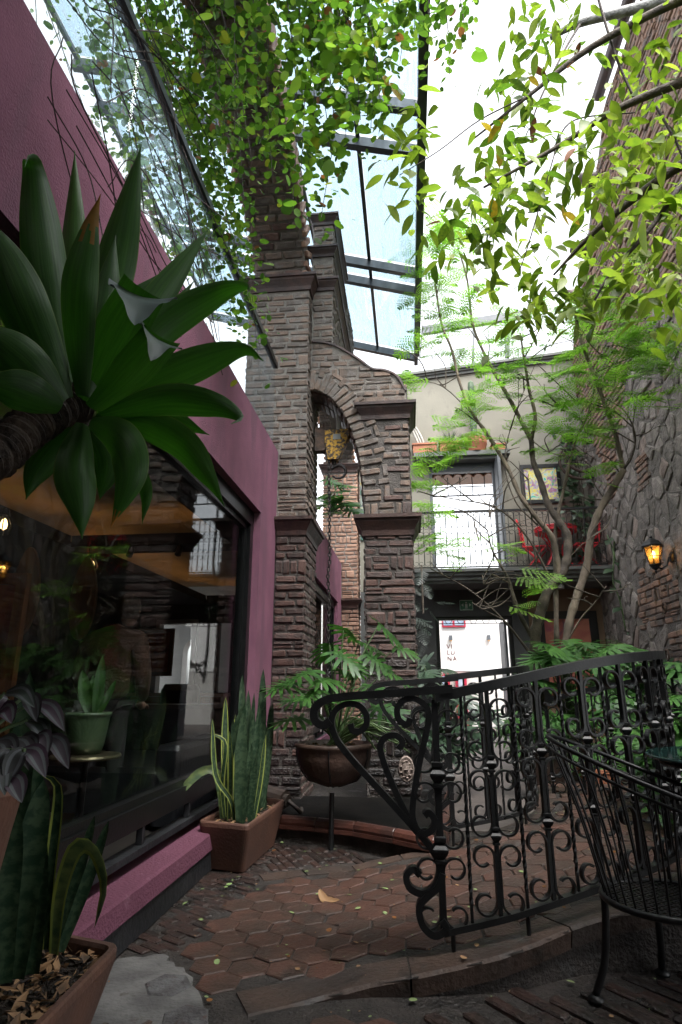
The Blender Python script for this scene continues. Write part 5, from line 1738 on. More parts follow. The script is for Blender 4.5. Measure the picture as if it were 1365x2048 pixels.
p2, in2 = box_planter('terracotta trough planter at the foot of the pink wall by the brick pier', [(-1.345, 4.02), (-1.00, 3.93), (-0.95, 4.80), (-1.27, 4.92)], [(-1.315, 4.09), (-1.045, 4.02), (-1.00, 4.72), (-1.25, 4.82)], .285, .004)
mulch(p2, in2, .245, 260)
s2 = thing('snake_plant', 'dense clump of tall snake plant leaves in the trough by the pier', 'snake plant', (-1.15, 4.35, .24), 'snake plants in trough planters')
for tip, dy, w_, mg in (((485, 1350), 4.5, .040, 0), ((527, 1338), 4.55, .042, 0), ((545, 1400), 4.6, .034, 0), ((497, 1378), 4.6, .034, 0), ((452, 1394), 4.4, .034, 1), ((470, 1445), 4.25, .03, 0), ((487, 1425), 4.12, .048, 0), ((510, 1515), 4.1, .034, 0), ((462, 1400), 4.35, .036, 1), ((500, 1420), 4.35, .035, 0), ((520, 1470), 4.3, .034, 0), ((440, 1500), 4.2, .026, 0), ((478, 1500), 4.08, .028, 0), ((535, 1500), 4.5, .03, 0), ((515, 1390), 4.7, .036, 0)):
    pass
SN2 = [([(-1.161,4.35,0.229), (-1.194,4.42,0.662), (-1.236,4.5,1.175)], .040, 0), ([(-1.073,4.45,0.242), (-1.079,4.5,0.723), (-1.09,4.55,1.219)], .044, 0), ([(-1.067,4.5,0.249), (-1.04,4.55,0.652), (-1.039,4.6,0.96)], .030, 0), ([(-1.129,4.4,0.22), (-1.165,4.5,0.588), (-1.212,4.6,1.068)], .036, 0), ([(-1.236,4.25,0.246), (-1.278,4.3,0.609), (-1.318,4.38,1.021)], .034, 1), ([(-1.099,4.1,0.236), (-1.108,4.1,0.573), (-1.114,4.12,0.927)], .050, 0), ([(-1.047,4.15,0.247), (-1.032,4.12,0.452), (-1.018,4.1,0.649)], .034, 0), ([(-1.222,4.3,0.222), (-1.253,4.3,0.483), (-1.223,4.3,0.771), (-1.155,4.3,0.986)], .036, 0), ([(-1.082,4.35,0.23), (-1.084,4.35,0.542), (-1.061,4.35,0.834)], .034, 0), ([(-1.229,4.2,0.271), (-1.257,4.2,0.466), (-1.245,4.2,0.683), (-1.266,4.2,0.752), (-1.356,4.18,0.791)], .026, 1), ([(-1.241,4.2,0.256), (-1.264,4.2,0.42), (-1.307,4.18,0.554), (-1.399,4.15,0.547), (-1.492,4.1,0.447), (-1.558,4.08,0.354)], .038, 2), ([(-1.055,4.6,0.247), (-1.096,4.7,0.498), (-1.113,4.75,0.846)], .036, 0), ([(-1.146,4.15,0.239), (-1.171,4.12,0.39), (-1.274,4.1,0.546), (-1.334,4.15,0.883)], .022, 1), ([(-1.243,4.5,0.182), (-1.264,4.55,0.448), (-1.325,4.6,0.853)], .03, 0)]
for bx, by, tx, ty, w_ in ((-1.08, 4.10, -1.06, .74, .028), (-1.13, 4.16, -1.15, .92, .030), (-1.20, 4.2, -1.24, .80, .026), (-1.10, 4.3, -1.06, 1.0, .030), (-1.04, 4.22, -.99, .78, .026), (-1.16, 4.45, -1.14, 1.05, .032), (-1.06, 4.55, -1.02, .98, .028), (-1.22, 4.4, -1.26, .9, .026)):
    SN2.append(([(bx, by, .25), ((bx + tx) / 2 + .01, by + .02, .25 + (ty - .25) * .5), (tx, by + .05, ty)], w_, 1 if w_ < .027 else 0))
for sp_, w_, mg in SN2:
    snake_leaf(s2, sp_, w_, 'snake_pale' if mg == 2 else 'snake', margin=mg == 1)

p1_, in1 = box_planter('large terracotta trough planter in the bottom left corner', [(-1.30, 1.25), (-0.90, 1.25), (-0.955, 2.15), (-1.285, 2.24)], [(-1.27, 1.35), (-0.98, 1.35), (-1.02, 2.06), (-1.255, 2.12)], .30, .004)
mulch(p1_, in1, .262, 520)
s1 = thing('snake_plant', 'large banded snake plant with drooping yellow edged leaf in the corner planter', 'snake plant', (-1.12, 1.9, .26), 'snake plants in trough planters')
SN1 = [([(-1.119,1.85,0.312), (-1.122,1.85,0.571), (-1.114,1.86,0.824)], .055, 0), ([(-1.229,2,0.273), (-1.278,2,0.669), (-1.297,2,1.148)], .055, 0), ([(-1.122,2,0.33), (-1.138,2,0.53), (-1.14,2,0.73), (-1.144,1.98,0.8), (-1.177,1.95,0.825)], .026, 1), ([(-1.095,2,0.318), (-1.087,1.98,0.483), (-1.033,1.94,0.617), (-0.957,1.9,0.629), (-0.891,1.86,0.55), (-0.896,1.84,0.451)], .034, 3), ([(-1.14,2.1,0.293), (-1.131,2.15,0.461), (-1.112,2.2,0.661)], .032, 0), ([(-1.119,2.08,0.294), (-1.076,2.1,0.448), (-1.02,2.12,0.663)], .026, 0), ([(-1.127,1.95,0.285), (-1.145,1.95,0.477), (-1.168,1.95,0.695)], .045, 0), ([(-1.122,1.8,0.321), (-1.149,1.8,0.522), (-1.161,1.8,0.778)], .05, 0), ([(-1.226,2.1,0.248), (-1.265,2.1,0.574), (-1.301,2.1,0.917)], .04, 0)]
for sp_, w_, mg in SN1:
    snake_leaf(s1, sp_, w_, 'snake_pale' if mg == 3 else 'snake', margin=mg in (1, 3))

# ---- purple wandering plant in a pot on a stand at the left edge
tp = thing('flower_pot', 'tall terracotta pot of purple striped trailing plant at the left edge', 'pot', (-0.97, 1.25, .45))
mb = MB(); mb.lathe([(.0, .45), (.085, .45), (.135, .80), (.145, .86), (.15, .885), (.138, .90), (.122, .885), (.118, .86), (.0, .855)], (-0.965, 1.25, 0), 26); mb.build('pot', 'terracotta', tp, smooth=False)
mb = MB()
for a in (0.4, 2.5, 4.6): mb.tube([(-0.965 + .07 * cos(a), 1.25 + .07 * sin(a), .45), (-0.965 + .1 * cos(a), 1.25 + .1 * sin(a), 0.0)], .012, 6)
mb.tube([(-0.965 + .09 * cos(a), 1.25 + .09 * sin(a), .44) for a in [2 * pi * k / 16 for k in range(17)]], .01, 6)
setp(mb.build('pot_stand', 'iron'), 'black three legged stand under the tall pot at the left edge', 'stand')
td = thing('trailing_plant', 'wandering plant with purple and silver striped leaves in the left pot', 'plant', (-0.965, 1.25, .88))
TD = [((10, 1385), (78, 1412)), ((48, 1397), (74, 1442)), ((68, 1405), (132, 1462)), ((0, 1430), (24, 1446)), ((72, 1472), (92, 1512)), ((92, 1475), (138, 1538)), ((45, 1498), (92, 1553)), ((22, 1512), (-8, 1560)), ((50, 1500), (10, 1570)), ((30, 1480), (60, 1540)), ((15, 1560), (48, 1610)), ((40, 1385), (75, 1400)), ((-5, 1480), (28, 1530)), ((75, 1350), (78, 1386))]
mbs = MB()
TDW = [((-0.897,1.3,1.085), (-0.796,1.26,1.055)), ((-0.883,1.35,1.074), (-0.812,1.3,1.024)), ((-0.86,1.35,1.063), (-0.757,1.32,1.004)), ((-0.873,1.25,1.045), (-0.817,1.22,1.025)), ((-0.811,1.3,0.997), (-0.763,1.27,0.954)), ((-0.805,1.33,0.992), (-0.726,1.3,0.93)), ((-0.786,1.22,0.976), (-0.716,1.2,0.927)), ((-0.793,1.2,0.967), (-0.801,1.17,0.925)), ((-0.767,1.2,0.976), (-0.778,1.17,0.92)), ((-0.829,1.25,0.993), (-0.759,1.21,0.938)), ((-0.787,1.18,0.924), (-0.733,1.16,0.888)), ((-0.834,1.28,0.968), (-0.778,1.26,0.971)), ((-0.857,1.24,0.991), (-0.784,1.2,0.949)), ((-0.861,1.34,1.025), (-0.774,1.3,0.967)), ((-0.828,1.2,0.957), (-0.763,1.15,0.902)), ((-0.897,1.32,1.069), (-0.897,1.28,1.028))]
for a, b in TDW:
    a, b = Vector(a), Vector(b); m_ = (a + b) / 2 + Vector((0, 0, .02)); n = (CAMV - m_).normalized() + Vector((R.uniform(-.4, .4), 0, .6))
    mb = blade([a, m_, b], lance(.020, .35, .4, .9), n, cup=-.3, cols=6, rows=10)
    # silver stripes either side of the midrib
    mb.mi = [1 if (i % 6) in (1, 4) else 0 for i in range(len(mb.f))]
    mb.build('leaf', ['tradescantia', 'td_silver'], td, smooth=True, loc=a)
    mbs.tube(bez([(-0.965, 1.25, .87), Vector((-0.965, 1.25, .95)).lerp(a, .5), a], 6), .004, 5)
mbs.build('stems', 'stem_green', td)

# ---- lobed leaves -------------------------------------------------------
def lobed_leaf(seed, nl=6, wid=.155):
    rr = random.Random(seed); mb = MB()
    core = [(-.05, .06), (.10, .16), (.3, .15), (.55, .11), (.8, .06), (1.0, .0)]
    def zz(x, y): return -.10 * x * x - .28 * y * y + .03
    vs = []
    for x, w_ in core:
        for s in (-1, 0, 1): vs.append((x, s * w_, zz(x, s * w_) + (.0 if s else -.02)))
    fs = []
    for i in range(len(core) - 1):
        fs += [(i * 3, i * 3 + 1, i * 3 + 4, i * 3 + 3), (i * 3 + 1, i * 3 + 2, i * 3 + 5, i * 3 + 4)]
    mb.add(vs, fs)
    for s in (-1, 1):
        for k in range(nl):
            f = k / (nl - 1); x0 = -.02 + .82 * f
            ang = radians(lerp(118, 24, f)) + rr.uniform(-.06, .06); L = (.34 + .28 * sin(pi * min(1, f * .8 + .15))) * rr.uniform(.9, 1.08)
            d = Vector((cos(ang), s * sin(ang))); pr = Vector((-d.y, d.x)) * s
            y0 = s * lerp(.10, .05, f); w_ = wid * lerp(1.0, .75, f)
            o = Vector((x0, y0)); sec = []
            for g_, ww in ((-.12, .75), (.35, 1.0), (.72, .85), (.92, .45), (1.0, .05)):
                c = o + d * (L * g_) + Vector((.06 * g_ * g_, 0))
                for q in (-1, 1):
                    p = c + pr * (q * w_ * .5 * ww); sec.append((p.x, p.y, zz(p.x, p.y) + .012 * q * s))
            fs = [(i * 2, i * 2 + 1, i * 2 + 3, i * 2 + 2) for i in range(4)]
            mb.add(sec, fs)
    return mb


LOBED = {}
for m_ in ('philodendron', 'philodendron_dark'):
    LOBED[m_] = [lobed_leaf(s).mesh('leaf', m_, True) for s in range(4)]


def leaf_frame(d, up):
    d = d.normalized(); up = up - d * up.dot(d)
    if up.length < 1e-3: up = d.orthogonal()
    up.normalize(); return basis(d, up.cross(d), up)


def philo(label, crown, leaves, size, m='philodendron', group='lobed philodendrons', name='philodendron', droop=.25, full=True):
    crown = Vector(crown); th = thing(name, label, 'philodendron', tuple(crown), group); st = MB()
    leaves = [Vector(p[:3]) for p in leaves]
    if full: leaves += [p + Vector((R.uniform(-.14, .14), R.uniform(-.14, .14), R.uniform(-.16, .06))) * (size / .3) for p in leaves]
    for p in leaves:
        out = p - crown
        h = Vector((out.x, out.y, 0)); h = h.normalized() if h.length > .03 else Vector((R.uniform(-1, 1), R.uniform(-1, .2), 0)).normalized()
        d = h + Vector((R.uniform(-.35, .35), R.uniform(-.5, .1), R.uniform(-droop - .3, .15)))
        up = Vector((R.uniform(-.3, .3), -.55 + R.uniform(-.3, .3), 1.0))
        s = size * R.uniform(.75, 1.12)
        base = p - d.normalized() * s * .4
        place('leaf', LOBED[m][R.randrange(4)], th, base, leaf_frame(d, up), (s, s, s))
        mid = crown.lerp(base, .55) + Vector((0, 0, .10 * out.length))
        st.tube(bez([crown + Vector((R.uniform(-.04, .04), R.uniform(-.04, .04), 0)), mid, base], 6), [.012 * s / .35] * 6 + [.009 * s / .35] * 7, 5, cap=False)
    st.build('stalks', 'stem_green', th, smooth=True)
    return th


# bowl on a tripod in front of the pillars
bw = thing('bowl_planter', 'round dark clay bowl planter on an iron leg before the basin', 'planter', (-0.57, 4.70, 0))
BC = (-0.57, 4.70, 0)
mb = MB(); mb.lathe([(.0, .40), (.09, .405), (.19, .45), (.25, .53), (.275, .60), (.275, .655), (.29, .665), (.292, .69), (.262, .695), (.25, .66), (.0, .64)], BC, 32); mb.build('bowl', 'bowl_clay', bw, smooth=True)
mb = MB(); mb.lathe([(.0, .655), (.25, .655), (.0, .66)], BC, 24); mb.build('soil', 'soil', bw)
mb = MB(); mb.tube([(-0.58, 4.66, .36), (-0.585, 4.65, -.02)], .018, 8)
for a in (.5, 1.6, 2.7, 3.6, 4.7, 5.8):
    mb.tube([(BC[0] + r_ * cos(a), BC[1] + r_ * sin(a), z_) for r_, z_ in ((.04, .395), (.20, .448), (.26, .53), (.286, .60), (.29, .66))], .006, 5)
mb.build('stand', 'iron', bw)
mulch(bw, [(BC[0] + .24 * cos(a), BC[1] + .24 * sin(a)) for a in [2 * pi * k / 16 for k in range(16)]], .655, 130)
philo('leafy philodendron growing out of the round clay bowl', (-0.56, 4.72, .70),
      [(-0.47,4.9,1.501), (-0.169,5,1.531), (-0.342,5.1,1.426), (-0.49,4.7,1.296), (-0.649,4.6,1.133), (-0.802,4.5,1.167), (-0.263,4.9,1.288), (-0.943,4.5,1.097), (-0.719,4.5,1.041), (-0.481,5,1.174), (-0.287,4.6,1.086), (-0.04,5.1,1.383), (-0.459,4.4,1.002), (-0.666,5,1.373), (-0.892,4.8,0.992), (-0.423,5.3,1.228), (-0.117,5,1.181), (-0.579,4.5,0.999), (-0.889,4.6,0.855), (-0.19,4.7,0.925)], .24, full=False)
mb = MB()
for k in range(26):
    a = R.uniform(-.5, .6); l = R.uniform(.3, .62)
    c0 = Vector((-0.56 + R.uniform(-.06, .06), 4.70 + R.uniform(-.06, .06), .68))
    mb.tube(bez([c0, c0 + Vector((l * .5 * cos(a), l * .4 * sin(a) - .05, .10 + R.uniform(0, .1))), c0 + Vector((l * cos(a), l * .6 * sin(a) - .05, R.uniform(-.05, .16)))], 5), .006, 5, cap=False)
setp(mb.build('bare_stalks', 'stem_green'), 'fan of bare green stalks spreading from the clay bowl', 'stalks')

philo('dark philodendron behind the small railing, in front of the wet pillar', (0.35, 7.0, .35),
      [(0.162,6.6,1.207), (0.319,6.8,1.002), (0.528,6.8,0.951), (0.198,6.6,0.807), (0.429,6.7,0.704), (0.686,6.9,0.796), (0.107,6.9,1), (0.418,7.4,1.277), (0.235,6.5,0.572), (0.613,6.8,0.6), (0.066,7.2,1.329), (0.467,7.2,0.781), (0.201,7.3,1.05), (0.63,7.3,1.051)], .36, 'philodendron_dark')
philo('philodendron at the foot of the tree beside the dark painting', (1.95, 7.9, .5),
      [(1.636,7.6,1.57), (1.696,7.4,1.443), (1.952,7.7,1.562), (2.073,7.6,1.567), (1.798,7.4,1.329), (1.504,7.6,1.406), (2.191,7.6,1.334), (1.886,7.4,1.106), (1.607,7.4,1.106), (2.007,7.3,0.944), (1.641,7.2,0.787), (1.817,7.2,0.684), (2.284,7.6,1.163)], .38)
philo('broad philodendron between the big railing and the stone wall', (2.75, 7.6, .5),
      [(2.469,7.5,1.546), (2.261,7.3,1.491), (2.544,7.4,1.427), (2.585,7.2,1.32), (2.281,7.2,1.24), (2.037,7,1.028), (2.343,7,1.003), (2.548,7,1.003), (2.077,6.8,0.807), (2.312,6.8,0.711), (1.925,6.9,0.752)], .42)
philo('glossy philodendron at the right edge beside the glass table', (2.15, 4.9, .45),
      [(1.886,4.7,1.018), (1.784,4.6,0.871), (1.797,4.5,0.749), (1.739,4.6,0.676), (2.024,4.9,1.212), (1.634,4.3,0.556), (1.532,4.2,0.427), (1.617,4.2,0.373), (1.651,4.7,0.601), (1.909,4.6,0.937), (1.636,4.8,0.723), (1.525,4.7,0.534), (1.821,5,0.779)], .30)
philo('low philodendron hugging the lower stone wall', (3.2, 9.2, .3),
      [(3.322,9,1.307), (3.423,8.8,1.172), (3.442,8.7,0.917), (3.13,8.8,0.914), (2.922,9,0.778), (3.158,8.6,0.732), (3.709,9.2,1.38)], .42, 'philodendron_dark')
philo('bright young philodendron growing on the pink wall top behind the hoist', (-1.35, 10.5, 4.1),
      [(-1.246,10.4,4.517), (-1.16,10.3,4.338), (-1.356,10.4,4.328), (-1.069,10.3,4.24), (-1.296,10.5,4.748), (-1.43,10.6,4.539), (-1.196,10.3,4.103)], .42)

# potted plants beyond the third railing
for i, (x, y, r_, h_, lab) in enumerate(((1.75, 6.3, .20, .36, 'clay pot with low green plant behind the descending railing, left of two'), (2.35, 5.9, .18, .32, 'clay pot with low green plant behind the descending railing, right of two'), (1.35, 6.9, .24, .44, 'dark round jar standing on the paving beyond the small railing'))):
    th = thing('flower_pot', lab, 'pot', (x, y, 0), 'clay pots beyond the ramp')
    mb = MB(); mb.lathe([(.0, .0), (r_ * .7, .0), (r_ * .95, h_ * .6), (r_, h_ * .9), (r_ * 1.08, h_ * .92), (r_ * 1.08, h_), (r_ * .9, h_), (r_ * .85, h_ * .85), (0, h_ * .85)], (x, y, 0), 20)
    mb.build('pot', 'terracotta_bright' if i < 2 else 'bowl_clay', th, smooth=False)
    cr = Vector((x, y, h_))
    philo(('small leafy philodendron in the left clay pot beyond the ramp', 'small leafy philodendron in the right clay pot beyond the ramp', 'small leafy philodendron in the dark jar beyond the ramp')[i], cr,
          [cr + Vector((R.uniform(-.3, .3), R.uniform(-.3, .3), R.uniform(.1, .4))) for _ in range(9)], .26)

# ---- mimosa tree --------------------------------------------------------
def frond_mesh(seed, m, pairs=10, sub=6):
    rr = random.Random(seed); mb = MB()
    mb.ribbon([(t, 0, -.10 * t * t) for t in (0, .25, .5, .75, 1.0)], (0, 1, 0), .008, .004)
    for k in range(pairs):
        f = (k + .8) / pairs
        L = .36 * sin(pi * min(1, .22 + .75 * f)) ** .8 * rr.uniform(.9, 1.1)
        for s in (-1, 1):
            ang = radians(lerp(72, 40, f)) + rr.uniform(-.08, .08)
            d = Vector((cos(ang), s * sin(ang), -.18 + rr.uniform(-.1, .1)))
            o = Vector((f, 0, -.10 * f * f))
            pn = Vector((-d.y, d.x, 0)).normalized()
            for j in range(sub):
                g_ = (j + .6) / sub; c = o + d * (L * g_); ll = .048 * (1 - .45 * g_)
                for q in (-1, 1):
                    tip = c + pn * (q * ll) + d * (ll * .35)
                    a = c - d * .014; b = c + d * .016
                    mid = (c + tip) / 2
                    mb.add([a, mid - d * .014 + Vector((0, 0, .003)), tip, mid + d * .017, b], [(0, 1, 2, 3, 4)])
    return mb.mesh('frond', m)


FR = [frond_mesh(s, 'fern') for s in range(3)]
FRD = [frond_mesh(9 + s, 'fern_dark', 8, 6) for s in range(2)]
mt = thing('mimosa_tree', 'many stemmed feathery mimosa tree rising past the balcony', 'tree', (1.66, 8.0, 0))
BRANCH = [  # points, start radius, end radius, bark
    ([(1.60, 8.0, -.02), (1.588,8,0.928), (1.605,8,1.245), (1.614,8,1.696), (1.694,8,1.967), (1.831,8,2.294), (1.986,8,2.462), (2.104,8,2.686), (2.149,8,3.003), (2.06,8,3.212), (1.94,8,3.454), (1.862,8,3.83), (1.797,8,4.082), (1.798,8,4.403)], .125, .052, 'bark_dark', 'trunk'),
    ([(1.798,8,4.403), (1.86,7.9,4.713), (1.791,7.8,5.067), (1.743,7.7,5.444), (1.698,7.6,5.863)], .045, .018, 'bark', 'branch'),
    ([(1.798,8,4.403), (1.573,8.1,5.091), (1.39,8.1,5.524), (1.229,8.1,5.961), (1.117,8.1,6.417), (1.072,8,7.095), (0.944,7.9,7.668)], .048, .016, 'bark', 'branch'),
    ([(1.986,8,2.462), (1.965,7.95,2.745), (1.919,7.9,2.984), (1.75,7.85,3.208), (1.542,7.8,3.532), (1.41,7.8,3.928), (1.184,7.8,4.414), (1,7.8,4.741), (0.847,7.8,5.216), (0.756,7.8,5.777), (0.627,7.8,6.244), (0.557,7.7,6.91)], .062, .020, 'bark', 'branch'),
    ([(1.98, 8.1, -.02), (1.966,8.1,1.271), (2.066,8.1,1.833), (2.198,8.1,2.192), (2.377,8.1,2.612), (2.483,8.1,3.046), (2.647,8.1,3.404), (2.87,8.1,3.732), (3.008,8.1,3.944)], .085, .072, 'bark', 'trunk'),
    ([(3.008,8.1,3.944), (2.94,8,4.35), (2.824,7.9,4.791), (2.677,7.8,5.278), (2.533,7.7,5.804), (2.465,7.6,6.178)], .055, .030, 'bark', 'branch'),
    ([(1.893,8.1,1.6), (1.967,8.1,2.48), (2.029,8.1,3.121), (2.181,8.1,3.663), (2.4,8.1,4.349), (2.597,8.1,4.73), (2.771,8.1,5.175)], .050, .018, 'bark', 'branch'),
    ([(1.85,8,2.491), (1.65,7.9,2.903), (1.383,7.8,3.24), (1.077,7.7,3.392), (0.733,7.6,3.435), (0.375,7.5,3.478)], .026, .008, 'bark_dark', 'branch'),
    ([(1.545,8,1.478), (1.215,7.9,1.905), (0.8,7.8,2.281), (0.311,7.7,2.553)], .028, .010, 'bark_dark', 'branch'),
    ([(1.608,8,1.633), (1.428,8,2.022), (1.349,8,2.388), (1.302,8,2.529), (1.155,8,2.843), (1.108,8,3.121)], .05, .012, 'bark_dark', 'branch'),
    ([(1.999,8.1,1.599), (2.185,8,1.904), (2.365,7.9,2.111), (2.497,7.8,2.303)], .022, .008, 'bark', 'branch'),
    ([(3.008,8.1,3.944), (3.066,7.9,4.055), (3.112,7.8,4.322), (2.989,7.7,4.626), (2.746,7.7,4.862)], .026, .009, 'bark_dark', 'branch'),
    ([(1.748,7.9,3.146), (1.466,7.8,3.472), (1.379,7.8,4.045), (1.564,7.8,4.704), (1.876,7.7,5.404)], .016, .007, 'bark_dark', 'branch'),
    ([(1.831,8,2.294), (1.673,7.8,2.524), (1.647,7.7,3.163), (1.649,7.7,3.712)], .016, .007, 'bark_dark', 'branch'),
    ([(1,7.8,4.741), (0.552,7.7,5.172), (0.062,7.6,5.186)], .014, .006, 'bark_dark', 'branch'),
    ([(1.349,8,2.388), (1.117,7.9,2.488), (1,7.8,2.342), (0.977,7.8,2.473)], .016, .007, 'bark', 'branch'),
    ([(2.677,7.8,5.278), (3.081,7.7,5.405), (3.522,7.6,5.548)], .018, .007, 'bark_dark', 'branch'),
    ([(2.824,7.9,4.791), (2.418,7.9,4.936), (2.069,7.9,4.839)], .014, .006, 'bark_dark', 'branch'),
    ([(1.798,8,4.403), (1.98,7.8,4.128), (2.24,7.7,4.041), (2.487,7.7,4.244)], .012, .006, 'bark', 'branch'),
    ([(1.542,7.8,3.532), (1.25,7.7,3.38), (1.061,7.6,3.153), (0.902,7.5,2.803)], .012, .005, 'bark_dark', 'branch'),
    ([(1.215,7.9,1.905), (0.918,7.8,2.055), (0.828,7.8,2.12)], .014, .006, 'bark_dark', 'branch'),
    ([(2.104,8,2.686), (2.328,7.9,2.893), (2.6,7.8,3.061)], .010, .005, 'bark', 'branch'),
]
for pts, r0, r1, bk, nm in BRANCH:
    q = bez(pts, 6); n = len(q)
    mb = MB(); mb.tube(q, [.66 * lerp(r0, r1, i / (n - 1)) * (1 + .10 * sin(i * 1.7)) for i in range(n)], 9 if r0 > .03 else 6); mb.build(nm, bk, mt, smooth=True)
tw = MB()
for pts, r0, r1, bk, nm in BRANCH[1:]:
    q = bez(pts, 6)
    for k in range(4):
        i = R.randrange(len(q) // 3, len(q)); p = q[i]; d = Vector((R.uniform(-1, 1), R.uniform(-.6, .6), R.uniform(.1, 1))).normalized() * R.uniform(.25, .75)
        m_ = p + d * .5 + Vector((R.uniform(-.08, .08), 0, R.uniform(-.06, .10))); e = p + d
        tw.tube(bez([p, m_, e], 5), [lerp(.011, .004, j / 10) for j in range(11)], 5, cap=False)
        if R.random() < .6:
            d2 = d * .5 + Vector((R.uniform(-.25, .25), R.uniform(-.1, .1), R.uniform(-.1, .25))); tw.tube(bez([m_, m_ + d2 * .5 + Vector((0, 0, .03)), m_ + d2], 4), .004, 4, cap=False)
setp(tw.build('twigs', 'bark_dark', mt, smooth=True), kind='stuff')
CL = [  # cluster centre, spread (m), fronds
    ((0.786,7.9,7.589), .55, 14), ((0.705,7.8,6.798), .5, 12), ((0.603,7.8,6.204), .38, 8), ((0.301,7.6,7.03), .22, 3), ((1.089,8,6.736), .35, 5), ((0.047,7.6,5.164), .20, 5), ((0.763,7.8,5.776), .3, 4), ((0.328,7.7,5.745), .2, 2),
    ((0.953,7.7,4.916), .38, 8), ((1.4,7.8,5.254), .42, 8), ((1.903,7.7,5.324), .40, 8), ((2.187,7.8,4.898), .45, 11), ((2.446,7.8,4.509), .40, 8), ((2.815,7.7,5.115), .42, 10), ((3.158,7.6,5.495), .42, 12), ((3.458,7.6,5.552), .32, 7), ((2.994,7.5,5.753), .35, 8),
    ((3.562,7.6,4.721), .15, 3), ((0.64,7.6,4.288), .30, 7), ((0.282,7.5,3.765), .28, 7), ((0.362,7.5,4.115), .22, 4), ((0.225,7.6,3.044), .34, 8), ((0.562,7.5,2.845), .38, 7), ((0.398,7.5,3.416), .25, 3), ((1.24,7.7,2.808), .2, 3), ((1.704,7.7,2.409), .16, 3),
    ((1.47,7.8,6.224), .4, 5), ((2.455,7.6,6.017), .4, 6), ((1.863,7.7,6.046), .4, 5), ((3.278,7.5,4.978), .4, 7), ((3.543,7.4,5.348), .35, 6), ((2.771,7.5,6.085), .45, 7), ((3.25,7.4,5.979), .45, 7), ((1.04,7.9,8.034), .4, 6), ((0.519,7.8,7.715), .3, 4),
    ((2.03,7.9,4.425), .35, 6), ((1.698,7.8,4.697), .3, 4), ((2.576,7.9,3.96), .25, 4), ((2.242,7.6,5.247), .3, 6), ((2.612,7.6,5.609), .3, 6), ((1.056,7.7,4.385), .25, 3), ((1.521,7.7,2.066), .12, 2), ((2.831,7.7,4.444), .3, 5), ((1.56,7.7,5.743), .25, 3),
]
for c, sp_, n in CL:
    for k in range(int(n * 1.5)):
        p = Vector(c) + Vector((R.gauss(0, .5), R.gauss(0, .6), R.gauss(0, .42))) * sp_
        a = R.uniform(0, 2 * pi); d = Vector((cos(a), sin(a) * .7, R.uniform(-.35, .3))); up = Vector((R.uniform(-.35, .35), R.uniform(-.5, .2), 1))
        s = R.uniform(.34, .58)
        place('frond', FR[R.randrange(3)], mt, p - d.normalized() * s * .4, leaf_frame(d, up), (s, s, s))

# dark ferns hanging at the back left, under the balcony end
for lab, c, n, sp_ in (('dark feathery fern hanging beside the street door', (0.12, 11.4, 2.1), 18, .42), ('dark fern hanging from the balcony end behind the pillar', (0.30, 11.6, 3.0), 12, .36)):
    th = thing('hanging_fern', lab, 'fern', c, 'dark hanging ferns')
    for k in range(n):
        a = R.uniform(0, 2 * pi); p = Vector(c) + Vector((R.gauss(0, .12), R.gauss(0, .12), R.uniform(-sp_ * 1.6, sp_ * .8)))
        d = Vector((cos(a), sin(a), R.uniform(-1.2, .1))); s = R.uniform(.28, .45)
        place('frond', FRD[R.randrange(2)], th, p, leaf_frame(d, Vector((0, -.4, 1))), (s, s, s * 1.0))
    mb = MB(); mb.tube([Vector(c) + Vector((0, 0, -sp_ * 1.6)), Vector(c) + Vector((0, 0, sp_))], .02, 6); mb.build('stem', 'bark_dark', th)

# ---- overhead tree with long leaves, reaching in from the right -----------
def oval_mesh(seed, m, wid=.19, fold=.25, droop=.22, n=7):
    rr = random.Random(seed); mb = MB(); vs = []
    for i in range(n + 1):
        t = i / n; w_ = wid * (sin(pi * t ** .85) ** .8) * rr.uniform(.93, 1.07) if 0 < i < n else 0.004
        z = -droop * t * t; x = t
        vs += [(x, -w_, z + fold * w_), (x, 0, z), (x, w_, z + fold * w_)]
    fs = []
    for i in range(n):
        fs += [(i * 3, i * 3 + 1, i * 3 + 4, i * 3 + 3), (i * 3 + 1, i * 3 + 2, i * 3 + 5, i * 3 + 4)]
    mb.add(vs, fs); mb.ribbon([(-.12, 0, .02), (0, 0, 0)], (0, 1, 0), .012, .012)
    return mb


